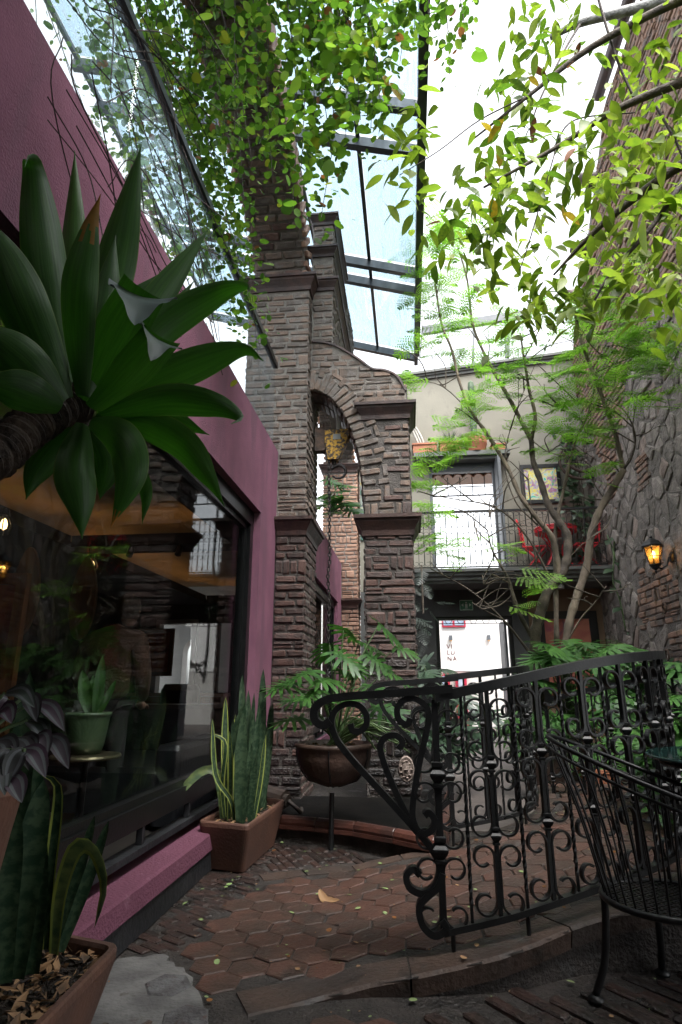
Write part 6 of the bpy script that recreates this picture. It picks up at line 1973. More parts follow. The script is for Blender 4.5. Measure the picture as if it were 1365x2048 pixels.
OV = {m_: [oval_mesh(s, m_).mesh('leaf', m_, True) for s in range(3)] for m_ in ('tree_leaf', 'tree_leaf_light', 'tree_leaf_yellow', 'tree_leaf_brown')}
OVB = [oval_mesh(s, 'tree_leaf') for s in range(3)]
lt = thing('overhead_tree', 'overhanging tree with long spotted yellow green leaves at the upper right', 'tree', (3.2, 2.6, 0))
LB = [
    ([(3.2, 2.6, 0), (3.15, 2.7, 2.0), (2.9, 2.9, 4.0), (1.955,3.2,4.21), (1.851,3.3,4.326), (1.487,3.5,4.173), (1.287,3.6,4.034), (1.092,3.7,3.864)], .07, .007),
    ([(3.0, 2.85, 3.6), (2.205,3,5.376), (2.006,3.2,5.624), (1.451,3.4,5.544), (1.012,3.5,5.277), (0.563,3.6,4.997)], .05, .006),
    ([(2.92, 2.9, 3.9), (2.037,3.1,4.809), (1.896,3.2,4.894), (1.528,3.35,4.887), (1.136,3.45,4.718), (0.627,3.5,4.476)], .05, .008),
    ([(2.058,3.2,4.475), (1.719,3.1,4.001), (1.5,3.1,3.696), (1.278,3.2,3.48), (1.18,3.25,3.332)], .022, .006),
    ([(1.551,3.4,6.214), (1.556,3.4,6.004), (1.61,3.4,5.423), (1.679,3.4,5.04)], .010, .009),
    ([(1.777,3.35,4.921), (1.833,3.3,4.554), (1.863,3.3,4.406), (1.925,3.3,4.119)], .009, .008),
    ([(2.454,3.9,6.671), (2.167,4,6.723), (1.698,4.1,6.766), (1.448,4.2,6.764)], .055, .028),
    ([(1.698,4.1,6.766), (1.488,4,6.332), (1.202,3.9,5.691), (1.069,3.8,5.28)], .012, .005),
    ([(2.04,3.3,5.576), (1.93,3.4,5.352), (1.801,3.45,5.016), (1.575,3.5,4.697)], .010, .005),
    ([(1.135,3.5,4.772), (1.341,3.6,5.114), (1.767,3.6,5.13)], .006, .005),
    ([(1.136,3.45,4.718), (0.903,3.5,4.005), (0.83,3.55,3.81)], .005, .003), ([(1.012,3.5,5.277), (0.639,3.5,5.088), (0.327,3.4,4.738), (0.039,3.3,4.449)], .006, .003),
]
for i, (pts, r0, r1) in enumerate(LB):
    q = bez(pts, 6); n = len(q); mb = MB(); mb.tube(q, [lerp(r0, r1, j / (n - 1)) for j in range(n)], 7)
    mb.build('trunk' if i == 0 else 'branch', 'bark_pale' if i == 6 else ('bark_dark' if i in (0, 1, 2) else 'twig'), lt, smooth=True)
WH = [(1.024,3.6,6.095), (1.085,3.6,5.821), (1.377,3.5,6.053), (1.494,3.5,5.775), (1.021,3.6,5.599), (1.223,3.7,5.856), (0.76,3.6,5.36), (0.84,3.6,5.178), (1.031,3.6,5.275), (1.133,3.5,5.047), (0.768,3.5,4.885), (0.612,3.5,4.677), (0.53,3.5,4.465), (0.371,3.4,4.216), (0.295,3.4,4.018), (0.528,3.5,4.145), (0.717,3.5,4.189), (0.851,3.5,4.605), (0.995,3.5,4.677), (0.905,3.5,4.424), (1.061,3.6,4.417), (1.113,3.6,4.239), (0.716,3.5,3.941), (0.567,3.5,3.955), (1.278,3.4,4.69), (1.426,3.4,4.826), (1.327,3.4,4.533), (1.698,3.4,5.386), (1.837,3.4,5.413), (1.929,3.3,5.499), (1.643,3.3,4.726), (1.81,3.3,5.01), (1.515,3.4,4.469), (1.624,3.3,4.352), (1.711,3.2,4.16), (1.506,3.3,4.164), (1.596,3.2,3.98), (1.707,3.2,3.893), (1.416,3.4,4.189), (1.531,3.3,3.889), (1.646,3.2,3.715), (0.928,3.7,3.857), (0.841,3.7,3.64), (0.996,3.7,3.668), (1.082,3.6,3.59), (1.224,3.6,3.696), (1.269,3.4,3.468), (1.372,3.3,3.352), (1.52,3.3,3.376), (1.628,3.2,3.397), (1.151,3.6,3.782), (1.231,3.5,3.431), (1.384,3.3,3.677), (1.475,3.2,3.516), (1.62,3.2,3.538), (0.032,3.3,4.798), (0.119,3.3,4.611), (0.037,3.3,4.343), (1.843,3.2,4.751), (1.795,3.2,4.427), (1.344,3.4,4.116), (1.533,3.2,3.133), (0.865,3.7,3.518), (0.157,3.3,4.917), (1.301,3.6,6.186), (1.169,3.5,3.436), (0.77,3.5,4.439)]
WH += [(1.913,4.6,5.616), (2.204,4.7,5.92), (2.431,4.6,5.901), (2.367,4.5,5.137), (2.107,4.5,4.746), (1.968,4.6,5.004), (1.796,4.7,5.501), (2.162,4.4,4.265), (1.975,4.5,4.357), (1.748,4.5,4.475), (1.56,4.6,4.778), (2.549,4.8,6.864), (2.237,4.8,6.648), (1.201,4.6,5.079), (1.009,4.7,5.882), (1.462,4.7,5.77), (0.556,4.5,4.787), (0.793,4.5,4.456), (2.463,4.5,5.506)]
J = MB(); nobj = 0
for wi, c in enumerate(WH):
    c = Vector(c); far = R.random()
    for k in range(R.randint(10, 16)):
        a = R.uniform(0, 2 * pi); d = Vector((cos(a), sin(a), R.uniform(-1.3, .05))); up = Vector((R.uniform(-.6, .6), R.uniform(-.8, .5), 1))
        s = R.uniform(.095, .185); p = c + Vector((R.gauss(0, .09), R.gauss(0, .16), R.gauss(0, .07)))
        q = R.random(); m_ = ('tree_leaf' if q < (.55 if c.y < 4 else .1) else 'tree_leaf_light') if q < .92 else ('tree_leaf_yellow' if q < .97 else 'tree_leaf_brown')
        if nobj < 290:
            place('leaf', OV[m_][R.randrange(3)], lt, p, leaf_frame(d, up), (s, s, s)); nobj += 1
        else:
            b_ = OVB[R.randrange(3)]; M = Matrix.Translation(p) @ leaf_frame(d, up).to_4x4() @ Matrix.Diagonal((s, s, s, 1)); J.add(b_.v, b_.f, M, mi=R.choice((0, 0, 1)) if c.y < 4 else 1)
for p, d in (((-0.043,3.2,5.235), (0, 0, -1)), ((-0.009,3.2,5.16), (.5, 0, -.9)), ((-0.045,3.25,5.252), (.1, .3, -1))):
    place('leaf', OV['tree_leaf_yellow'][0], lt, p, leaf_frame(Vector(d), Vector((0, -1, .2))), (.16,) * 3)
if J.v: setp(J.build('crown', ['tree_leaf', 'tree_leaf_light'], lt, smooth=True), kind='stuff')

# ---- hanging creeper at the upper left -------------------------------------
def round_mesh(seed, n=9):
    rr = random.Random(seed); vs = [(.42, 0, -.03)]
    for k in range(n):
        a = 2 * pi * k / n; r_ = .5 * (1 - .10 * cos(a)) * rr.uniform(.92, 1.08)
        if k == 0: r_ *= 1.18
        vs.append((.5 + r_ * cos(a), r_ * .86 * sin(a), .07 * abs(sin(a)) - .05 * cos(a)))
    mb = MB(); mb.add(vs, [(0, k, k % n + 1) for k in range(1, n + 1)])
    return mb


RD = [round_mesh(s) for s in range(4)]
VM = ('vine_leaf', 'vine_leaf_dark', 'vine_leaf_light', 'vine_leaf_yellow')
RDM = [RD[i].mesh('leaf', VM[(0, 1, 2, 0)[i]], True) for i in range(4)]; RDB = RD[0].mesh('leaf', 'vine_brown', True)
vn = thing('hanging_creeper', 'curtain of round leaved green creeper hanging from the arch at the upper left', 'creeper', (-1.2, 3.2, 6.4))
STR = []
for top, end, n in (
    ((-1.492,3.4,7.734), (-1.143,3.3,4.967), 44), ((-1.272,3.3,7.503), (-0.97,3.2,4.568), 46), ((-1.021,3.2,7.265), (-0.825,3.2,4.444), 50), ((-1.14,3.3,7.476), (-0.781,3.2,4.72), 46), ((-0.827,3.1,7.039), (-0.658,3.1,4.023), 54), ((-0.707,3.1,7.015), (-0.608,3.1,4.318), 50),
    ((-0.689,3.2,7.197), (-0.543,3.1,4.393), 50), ((-0.569,3,6.8), (-0.461,3.05,3.919), 54), ((-0.509,3.1,6.974), (-0.41,3.1,4.502), 48), ((-0.416,3,6.769), (-0.307,3,4.454), 46), ((-0.303,3,6.746), (-0.203,3,4.614), 44), ((-0.274,3.1,6.926), (-0.144,3.1,4.629), 44),
    ((-0.116,3,6.707), (-0.064,3,4.596), 42), ((-0.005,3,6.684), (0.061,3,5.049), 36), ((0.105,3,6.662), (0.16,3,5.258), 34), ((-0.967,3.3,7.44), (-0.942,3.2,5.22), 40), ((-0.525,3.2,7.163), (-0.773,3.1,5.163), 40), ((-0.197,3.1,6.91), (-0.473,3,4.819), 44), ((0.032,3.1,6.863), (-0.273,3,4.878), 42),
    ((0.42,3.2,6.969), (0.406,3.2,5.171), 22), ((0.571,3.2,6.938), (0.541,3.2,5.431), 16), ((0.343,3.2,6.985), (0.386,3.2,5.454), 16), ((-1.233,3.2,7.309), (-0.787,3.1,5.641), 34), ((-0.989,3.1,7.073), (-0.476,3,5.173), 38), ((-0.667,3.1,7.007), (-0.203,3,5.268), 38), ((-0.43,3.1,6.958), (0.036,3,5.369), 36)):
    STR.append((top, end, int(n * 2.7), .056, .13))
for top, end, n in (
    ((-3.26,3.6,8.114), (-1.894,3.7,4.255), 24), ((-3.103,3.6,8.083), (-1.737,3.7,4.06), 28), ((-2.896,3.6,8.043), (-1.617,3.7,3.874), 32), ((-2.766,3.7,8.194), (-1.502,3.8,3.839), 34), ((-2.558,3.7,8.154), (-1.401,3.8,4.108), 36), ((-2.455,3.7,8.134), (-1.337,3.9,3.995), 38), ((-2.302,3.7,8.104), (-1.255,3.9,3.801), 40), ((-2.208,3.8,8.262), (-1.226,3.9,4.169), 36),
    ((-2.104,3.8,8.242), (-1.174,4,4.054), 38), ((-2.054,3.9,8.409), (-1.093,4.1,3.649), 40), ((-2.19,3.6,7.905), (-1.586,3.7,4.411), 36), ((-2.043,3.6,7.876), (-1.42,3.7,4.303), 38), ((-2.289,3.6,7.924), (-1.685,3.6,4.38), 32), ((-2.518,3.5,7.792), (-1.886,3.6,4.632), 26), ((-2.716,3.5,7.83), (-1.931,3.5,4.73), 22), ((-2.916,3.5,7.869), (-2.078,3.5,4.986), 18),
    ((-1.849,3.7,8.015), (-1.363,3.7,4.671), 38), ((-1.703,3.6,7.809), (-1.288,3.6,4.951), 36), ((-2.323,3.5,7.753), (-1.481,3.5,5.062), 30), ((-2.469,3.5,7.782), (-1.703,3.5,5.338), 26), ((-1.652,3.7,7.977), (-1.26,3.8,4.466), 36), ((-2.099,3.7,8.064), (-1.362,3.9,3.598), 30), ((-3.323,3.5,7.949), (-2.2,3.5,5.349), 6), ((-3.53,3.5,7.99), (-2.303,3.5,5.16), 4), ((-3.633,3.4,7.833), (-2.462,3.4,5.219), 3), ((-3.328,3.4,7.773), (-2.243,3.5,5.005), 4), ((-3.371,3.3,7.285), (-2.335,3.4,4.864), 3), ((-1.796,3.5,7.651), (-1.576,3.5,5.271), 32), ((-2.129,3.5,7.716), (-1.792,3.5,4.953), 26),
    ((-1.747,3.8,8.172), (-1.091,4.1,3.393), 26), ((-2.049,3.7,8.054), (-1.481,3.8,4.115), 34), ((-2.353,3.7,8.114), (-1.781,3.7,4.336), 26)):
    STR.append((top, end, int(n * 4.8), .049, .17))
st = MB(); JL = MB(); nobj = 0
for si, (top, end, n, ls, spread) in enumerate(STR):
    top, end = Vector(top), Vector(end)
    m1 = top.lerp(end, .35) + Vector((R.uniform(-.12, .12), R.uniform(-.1, .1), R.uniform(-.05, .15))); m2 = top.lerp(end, .7) + Vector((R.uniform(-.10, .10), R.uniform(-.1, .1), R.uniform(-.05, .05)))
    q = bez([top, m1, m2, end], 7)
    st.tube(q, [lerp(.006, .002, i / (len(q) - 1)) for i in range(len(q))], 4, cap=False)
    for k in range(n):
        t = R.uniform(.18, 1.0) ** .8
        i = min(len(q) - 2, int(t * (len(q) - 1))); p = q[i].lerp(q[i + 1], R.random()) + Vector((R.gauss(0, spread * .55), R.gauss(0, spread), R.gauss(0, spread * .45)))
        d = Vector((R.uniform(-1, 1), R.uniform(-1, 1), R.uniform(-.9, .2))); up = Vector((R.uniform(-.5, .5), R.uniform(-.9, .5), 1))
        s = ls * R.uniform(.5, 1.3) * (1.7 if R.random() < .06 else 1)
        if nobj < 285 and si < 19 and k % 10 == 0:
            place('leaf', RDB if R.random() < .02 else RDM[R.randrange(4)], vn, p, leaf_frame(d, up), (s, s, s)); nobj += 1
        else:
            b_ = RD[R.randrange(4)]; JL.add(b_.v, b_.f, Matrix.Translation(p) @ leaf_frame(d, up).to_4x4() @ Matrix.Diagonal((s, s, s, 1)), mi=R.choice((0, 0, 0, 1, 1, 1, 2, 2)) if R.random() < .95 else R.choice((3, 3, 4)))
# bare tangled runners on the pink wall side
for k in range(46):
    a = Vector((-1.35 + R.uniform(0, .25), R.uniform(1.4, 2.6), R.uniform(3.2, 4.2))); b = a + Vector((R.uniform(-.1, .35), R.uniform(.2, .9), R.uniform(-.7, .3)))
    st.tube(bez([a, a.lerp(b, .4) + Vector((0, R.uniform(-.2, .2), R.uniform(-.1, .2))), b], 6), .003, 4, cap=False)
st.build('stems', 'twig', vn)
setp(JL.build('foliage', ['vine_leaf', 'vine_leaf_dark', 'vine_leaf_light', 'vine_leaf_yellow', 'vine_brown'], vn, smooth=True), kind='stuff')

# ================================================================== FURNITURE AND SMALL THINGS
# ---- black wire chair at the lower right
CC = Vector((0.92, 2.62, 0))
ch_ = thing('wire_chair', 'black wire garden chair with mesh seat at the lower right', 'chair', (CC.x, CC.y, 0))
SZ = .345
def ring_pt(a, r, z, c=CC): return Vector((c.x + r * cos(a), c.y + r * sin(a), z))
def rim(a):
    """hoop: high at the back (left, away), low at the front arms"""
    b = a - radians(168)
    k = (1 + cos(b)) / 2
    return ring_pt(a, lerp(.30, .37, k), lerp(.66, .90, k ** 1.4))
A0, A1 = radians(45), radians(291)
NB = 26
mb = MB(); mb.tube([rim(lerp(A0, A1, i / 40)) for i in range(41)], .009, 8); mb.build('hoop', 'iron', ch_, smooth=True)
mb = MB(); mb.tube([rim(lerp(A0 + .1, A1 - .1, i / 40)) * .97 + Vector((CC.x, CC.y, .80)) * .03 - Vector((0, 0, .045)) for i in range(41)], .006, 6); mb.build('inner_hoop', 'iron', ch_, smooth=True)
for i in range(NB):
    a = lerp(A0 + .03, A1 - .03, i / (NB - 1)); t = rim(a); b = ring_pt(a, .215, SZ); m_ = t.lerp(b, .5) + Vector((cos(a), sin(a), 0)) * -.012
    mb = MB(); mb.tube(bez([t, m_, b], 5), .0043, 5); mb.build('back_wire', 'iron', ch_, smooth=True)
mb = MB(); mb.tube([ring_pt(2 * pi * k / 36, .225, SZ) for k in range(37)], .012, 8, cap=False); mb.build('seat_ring', 'iron', ch_, smooth=True)
mb = MB()
g = .022
k = -11
while k <= 11:
    for sgn in (-1, 1):
        # diagonal strands of the expanded metal seat
        o = k * g * 1.25; L_ = sqrt(max(0, .222 ** 2 - (o * .8) ** 2))
        d = Vector((cos(.65 * sgn), sin(.65 * sgn), 0)); n_ = Vector((-d.y, d.x, 0))
        a = Vector((CC.x, CC.y, SZ)) + n_ * o * .8 - d * L_; b = Vector((CC.x, CC.y, SZ)) + n_ * o * .8 + d * L_
        mb.bar(a, b, .005, .003)
    k += 1
mb.build('seat_mesh', 'iron', ch_)
for a in (radians(172), radians(262), radians(352), radians(82)):
    p = [ring_pt(a, .22, SZ), ring_pt(a, .225, .25), ring_pt(a, .245, .12), ring_pt(a, .285, .02)]
    mb = MB(); mb.tube(bez(p, 6), .014, 8); mb.lathe([(.0, 0.0), (.028, .0), (.030, .008), (.016, .02), (.0, .022)], (p[-1].x, p[-1].y, 0.001), 12); mb.build('leg', 'iron', ch_, smooth=True)
for a in (A0, A1):
    mb = MB(); mb.tube(bez([rim(a), rim(a).lerp(ring_pt(a, .22, SZ), .3) + Vector((cos(a), sin(a), 0)) * .03, ring_pt(a, .22, SZ)], 6), .013, 8); mb.build('arm_post', 'iron', ch_, smooth=True)

# ---- glass table at the right edge
tb = thing('glass_table', 'round glass topped garden table cut off by the right edge', 'table', (1.45, 2.75, 0))
mb = MB(); mb.lathe([(.0, .815), (.445, .815), (.45, .819), (.45, .825), (.445, .829), (.0, .829)], (1.42, 2.72, 0), 48); mb.build('top', 'table_glass', tb)
mb = MB(); mb.lathe([(.4492, .8155), (.4515, .819), (.4515, .825), (.4492, .8285)], (1.42, 2.72, 0), 48); mb.build('edge', 'glass_edge', tb)
mb = MB(); mb.tube([(1.42 + .40 * cos(a), 2.72 + .40 * sin(a), .80) for a in [2 * pi * k / 32 for k in range(33)]], .010, 6); mb.build('ring', 'iron', tb)
for a in (.6, 2.17, 3.74, 5.3):
    mb = MB(); mb.tube(bez([(1.42 + .4 * cos(a), 2.72 + .4 * sin(a), .80), (1.42 + .15 * cos(a), 2.72 + .15 * sin(a), .4), (1.42 + .35 * cos(a), 2.72 + .35 * sin(a), 0.0)], 6), .013, 6); mb.build('leg', 'iron', tb)

# ---- fallen leaves and litter on the paving
fl = Vector((-0.47,3.59,0.03))
fl = Vector((fl.x, fl.y, zr(fl.x) + .006))
mb = blade([fl + Vector((-.05, .05, .035)), fl + Vector((-.01, .0, .004)), fl + Vector((.07, -.03, .012))], lance(.026, .3, .5, .8), (0, -.4, 1), cup=-.5, cols=6, rows=10, wave=.1)
setp(mb.build('fallen_leaf', 'dry_leaf', smooth=True, loc=fl), 'single curled tan leaf lying on the hexagon tiles', 'leaf')
J = MB()
n = 0
while n < 260:
    x, y = R.uniform(-1.2, 1.5), R.uniform(1.8, 5.0)
    on = inside((x, y), RAMP); z = (zr(x) if on else 0.0) + .006
    s = R.choice((.004, .005, .006, .008, .011, .015, .019)); M = Matrix.Translation((x, y, z)) @ Euler((R.uniform(-.2, .2), R.uniform(-.2, .2), R.uniform(0, 6.3))).to_matrix().to_4x4() @ Matrix.Diagonal((s * 1.6, s * 1.6, s, 1))
    b = RD[R.randrange(4)]; J.add(b.v, b.f, M, mi=R.choice((0, 0, 1, 2))); n += 1
setp(J.build('leaf_litter', ['petal_green', 'dry_leaf', 'vine_brown'], smooth=True), 'scattered tiny green and tan leaves on the paving', 'litter', kind='stuff')

# ---- black pump body and hose at the pier foot
pm = thing('water_pump', 'small black pump with ribbed hose on the ground at the pier foot', 'pump', (-1.15, 5.6, .1))
mb = MB(); mb.tube([(-1.27, 5.55, .20), (-1.08, 5.45, .17)], .075, 12); mb.tube([(-1.10, 5.46, .172), (-1.05, 5.44, .165)], .05, 10); mb.build('body', 'rubber', pm, smooth=False)
mb = MB(); mb.tube(bez([(-1.05, 5.44, .165), (-.98, 5.42, .12), (-.95, 5.5, .07), (-.98, 5.7, .06)], 6), .018, 6); mb.build('hose', 'rubber', pm, smooth=True)

# ---- carved stone face half hidden in the planting
sc_ = thing('stone_medallion', 'small pale carved stone medallion half hidden by stalks at the pillar foot', 'ornament', (-0.056,6.1,0.346))
c = Vector((-0.056,6.1,0.346))
mb = MB(); mb.lathe([(.0, -.03), (.085, -.03), (.095, 0), (.085, .02), (.065, .012), (.05, .03), (.0, .04)], c, 18, M=Matrix.Rotation(pi / 2, 3, 'X') @ Matrix.Diagonal((.8, 1.25, 1)))
mb.build('disc', 'stone_red', sc_)
mb = MB()
for k in range(9):
    a = 2 * pi * k / 9; mb.lathe([(.0, -.012), (.014, 0), (.0, .012)], c + Vector((.05 * cos(a), -.028, .075 * sin(a))), 8)
mb.lathe([(.0, -.02), (.022, 0), (.0, .02)], c + Vector((0, -.038, 0)), 8)
mb.build('relief', 'stone_red', sc_)

# ================================================================== BALCONY THINGS
# red bistro table and chairs
bt = thing('bistro_table', 'round red metal bistro table on the balcony', 'table', (3.10, 12.4, 3.33))
TC = Vector((3.10, 12.42, 3.33))
mb = MB(); mb.lathe([(.0, .88), (.42, .88), (.43, .89), (.42, .905), (.0, .905)], TC, 32); mb.lathe([(.41, .80), (.42, .80), (.42, .879), (.41, .879)], TC, 32); mb.build('top', 'red_paint', bt)
for a in (.5, 2.6, 3.7, 5.8):
    mb = MB(); mb.tube(bez([TC + Vector((.36 * cos(a), .3 * sin(a), .86)), TC + Vector((.12 * cos(a), .1 * sin(a), .42)), TC + Vector((.36 * cos(a), .3 * sin(a), 0))], 6), .018, 6); mb.build('leg', 'red_paint', bt)


def bistro_chair(label, c, ang):
    c = Vector(c); th = thing('bistro_chair', label, 'chair', tuple(c), 'red bistro chairs on the balcony')
    Rz = Matrix.Rotation(ang, 3, 'Z')
    def P(x, y, z): return c + Rz @ Vector((x, y, z))
    mb = MB()
    for k in range(6):
        y = -.2 + k * .08; mb.bar(P(-.21, y, .52), P(.21, y, .52), .062, .02)
    mb.bar(P(-.21, -.2, .50), P(-.21, .2, .50), .03, .02); mb.bar(P(.21, -.2, .50), P(.21, .2, .50), .03, .02)
    mb.build('seat', 'red_paint', th)
    mb = MB(); mb.tube(bez([P(.24, -.21, .52), P(.30, -.21, .95), P(.34, -.16, 1.12), P(.35, 0, 1.16), P(.34, .16, 1.12), P(.30, .21, .95), P(.24, .21, .52)], 6), .017, 6)
    for z in (.70, .82, .94, 1.05): mb.bar(P(.27 + (z - .6) * .12, -.2, z), P(.27 + (z - .6) * .12, .2, z), .02, .05)
    mb.build('backrest', 'red_paint', th)
    for s in (-.21, .21):
        mb = MB(); mb.bar(P(.24, s, .55), P(-.24, s, 0), .024, .024); mb.build('leg', 'red_paint', th)
        mb = MB(); mb.bar(P(-.20, s * .92, .52), P(.26, s * .92, 0), .024, .024); mb.build('leg', 'red_paint', th)
    return th


bistro_chair('red folding bistro chair right of the balcony table, by the stone wall', (3.62, 12.38, 3.33), 0.0)
bistro_chair('red folding bistro chair behind the balcony table', (2.72, 12.56, 3.33), pi * 0.9)

# pots on the shelf over the balcony door
def shelf_pot(label, x, kind, r_, h_):
    th = thing('shelf_pot', label, 'pot', (x, 12.72, 6.10), 'terracotta pots on the door shelf')
    mb = MB()
    if kind == 'box':
        mb.box(x - r_, x + r_, 12.60, 12.86, 6.102, 6.102 + h_); mb.box(x - r_ - .02, x + r_ + .02, 12.58, 12.88, 6.103 + h_, 6.14 + h_)
    else:
        mb.lathe([(.0, .0), (r_ * .75, .0), (r_, h_ * .6), (r_, h_), (r_ * .85, h_), (.0, h_ * .9)], (x, 12.72, 6.102), 20)
    mb.build('pot', 'terracotta_bright', th)
    return th


shelf_pot('long terracotta trough with pale stems, leftmost on the door shelf', 0.50, 'box', .26, .20)
shelf_pot('terracotta trough holding a spiky tuft on the door shelf', 1.08, 'box', .24, .22)
shelf_pot('round terracotta pot holding a tall cactus on the door shelf', 1.64, 'round', .25, .32)
shelf_pot('small terracotta pot, rightmost on the door shelf', 2.12, 'box', .14, .12)
cc = thing('cactus', 'tall thin green cactus column in the round shelf pot', 'cactus', (1.62, 12.72, 6.4))
mb = MB(); pr = []
for k in range(13): pr.append((.065 + .012 * (k % 2), k * .12))
mb.lathe([(.0, -.02)] + pr + [(.0, 1.50)], (1.62, 12.72, 6.4), 10); mb.build('column', 'cactus', cc)
tf = thing('spiky_tuft', 'spiky dark green grass tuft in the middle shelf trough', 'plant', (1.08, 12.72, 6.3))
mb = MB()
for k in range(60):
    a = R.uniform(0, 6.3); l = R.uniform(.25, .42); e = R.uniform(.3, 1.3)
    t = Vector((1.08, 12.72, 6.32)) + Vector((cos(a) * l * cos(e), sin(a) * l * cos(e), l * sin(e)))
    mb.tube([(1.08, 12.72, 6.30), Vector((1.08, 12.72, 6.32)).lerp(t, .5), t], [.008, .007, .001], 4, cap=False)
mb.build('leaves', 'cactus', tf)
ps = thing('pale_stems', 'bleached curling stems rising from the left shelf trough', 'plant', (0.45, 12.7, 6.3))
for s in (0, 1, 2):
    mb = MB(); mb.tube(bez([(0.5 - .05 * s, 12.7, 6.28), (0.42 - .1 * s, 12.7, 6.55 + .1 * s), (0.28 - .1 * s, 12.68, 6.78 + .12 * s), (0.10 - .05 * s, 12.65, 6.72 + .1 * s)], 6), .03, 6); mb.build('stem', 'pale_stem', ps, smooth=True)

# wheel rims hung on the corner with ivy
wc = Vector((3.828,12.2,5.803))
for i, (off, r_, lab) in enumerate((((0, 0, 0), .44, 'front old wheel ring hung in the ivy above the balcony corner'), ((-.06, .12, -.10), .46, 'rear old wheel ring hung in the ivy above the balcony corner'))):
    th = thing('wheel_ring', lab, 'wheel', tuple(wc + Vector(off)), 'old wheel rings')
    c = wc + Vector(off)
    mb = MB(); mb.tube([c + Vector((r_ * cos(a), -.10 * sin(a), r_ * .88 * sin(a))) for a in [2 * pi * k / 40 for k in range(41)]], .032, 8, cap=False); mb.build('rim', 'rubber', th, smooth=True)
    mb = MB()
    for k in range(6):
        a = 2 * pi * k / 6 + .3; mb.tube([c, c + Vector((r_ * cos(a), -.10 * sin(a), r_ * .88 * sin(a)))], .006, 4)
    mb.lathe([(.0, -.05), (.03, -.04), (.03, .04), (.0, .05)], c, 10, M=Matrix.Rotation(pi / 2, 3, 'X')); mb.build('spokes', 'rubber', th)
iv = thing('ivy', 'dark broad leaved ivy climbing the balcony corner behind the red chairs', 'ivy', (3.75, 12.7, 3.33))
IVM = [oval_mesh(30 + s, 'ivy', .32, .2, .15).mesh('leaf', 'ivy', True) for s in range(2)]
for k in range(170):
    t = R.random(); z = lerp(3.6, 6.6, t); w_ = .42 * (1 - .45 * t)
    p = Vector((3.62 + R.gauss(0, .5) * w_, 12.62 + R.uniform(-.12, .12), z)); a = R.uniform(0, 6.3); d = Vector((cos(a), -.5 + .4 * sin(a), R.uniform(-1.1, .1))); s = R.uniform(.13, .23)
    place('leaf', IVM[R.randrange(2)], iv, p, leaf_frame(d, Vector((R.uniform(-.4, .4), -.9, .7))), (s, s, s))
mb = MB()
for k in range(6): mb.tube(bez([(3.7 + R.uniform(-.1, .1), 12.75, 3.35), (3.7 + R.uniform(-.2, .2), 12.72, 4.8), (3.65 + R.uniform(-.2, .2), 12.72, 6.5)], 6), .012, 5)
mb.build('stems', 'bark_dark', iv)
# trailing strands over the balcony corner
for i, (pp, lab) in enumerate((([(4.108,11.8,4.728), (4.131,11.75,4.199), (3.966,11.7,3.594), (4.043,11.7,3.108), (4.07,11.7,2.823)], 'leafy vine strand looping over the right corner of the balcony'),
                               ([(3.915,11.8,3.916), (3.954,11.7,3.497), (3.877,11.7,3.016), (3.957,11.7,2.637), (3.992,11.7,2.066)], 'long leafy vine strand trailing below the balcony corner'),
                               ([(4.132,11.8,3.416), (4.148,11.7,3.011), (4.13,11.7,2.449), (4.129,11.7,2.037)], 'short leafy vine strand hanging beside the stone wall'))):
    th = thing('vine_strand', lab, 'vine', pp[0], 'vine strands at the balcony corner')
    q = bez(pp, 7); mb = MB(); mb.tube(q, .014, 5); mb.build('stem', 'stem_green', th, smooth=True)
    for k in range(2, len(q) - 1, 3):
        a = R.uniform(0, 6.3); d = Vector((cos(a), -.4, -.3)); s = R.uniform(.14, .24)
        place('leaf', IVM[R.randrange(2)], th, q[k], leaf_frame(d, Vector((0, -.6, 1))), (s, s, s))
# dim lamp under the balcony
mb = MB(); mb.lathe([(.0, 0), (.10, 0), (.11, .05), (.07, .1), (.0, .1)], (3.0, 12.2, 2.94), 14); mb.tube([(3.0, 12.2, 3.03), (3.0, 12.2, 3.07)], .015, 6)
setp(mb.build('ceiling_lamp', 'plate_gray'), 'small unlit white lamp under the balcony', 'lamp')

# ================================================================== LOUNGE FURNITURE BEHIND THE GLASS
rt = thing('side_table', 'round brass topped side table inside the lounge window', 'table', (-1.86, 3.5, .06))
mb = MB(); mb.lathe([(.0, .70), (.19, .70), (.195, .71), (.19, .72), (.0, .72)], (-1.86, 3.5, 0), 32); mb.build('top', 'brass', rt)
mb = MB(); mb.tube([(-1.86, 3.5, .08), (-1.86, 3.5, .70)], .02, 8); mb.lathe([(.0, .06), (.15, .06), (.14, .08), (.0, .09)], (-1.86, 3.5, 0), 20); mb.build('leg', 'black_steel', rt)
gp = thing('flower_pot', 'glazed green metal pot on the lounge side table', 'pot', (-1.88, 3.52, .72))
mb = MB(); mb.lathe([(.0, .722), (.085, .722), (.10, .76), (.118, .90), (.124, .93), (.13, .935), (.128, .95), (.115, .945), (.11, .90), (.0, .90)], (-1.88, 3.52, 0), 28); mb.build('pot', 'pot_green', gp, smooth=True)
s3 = thing('snake_plant', 'young snake plant in the green pot behind the window', 'snake plant', (-1.88, 3.52, .9), 'snake plants in trough planters')
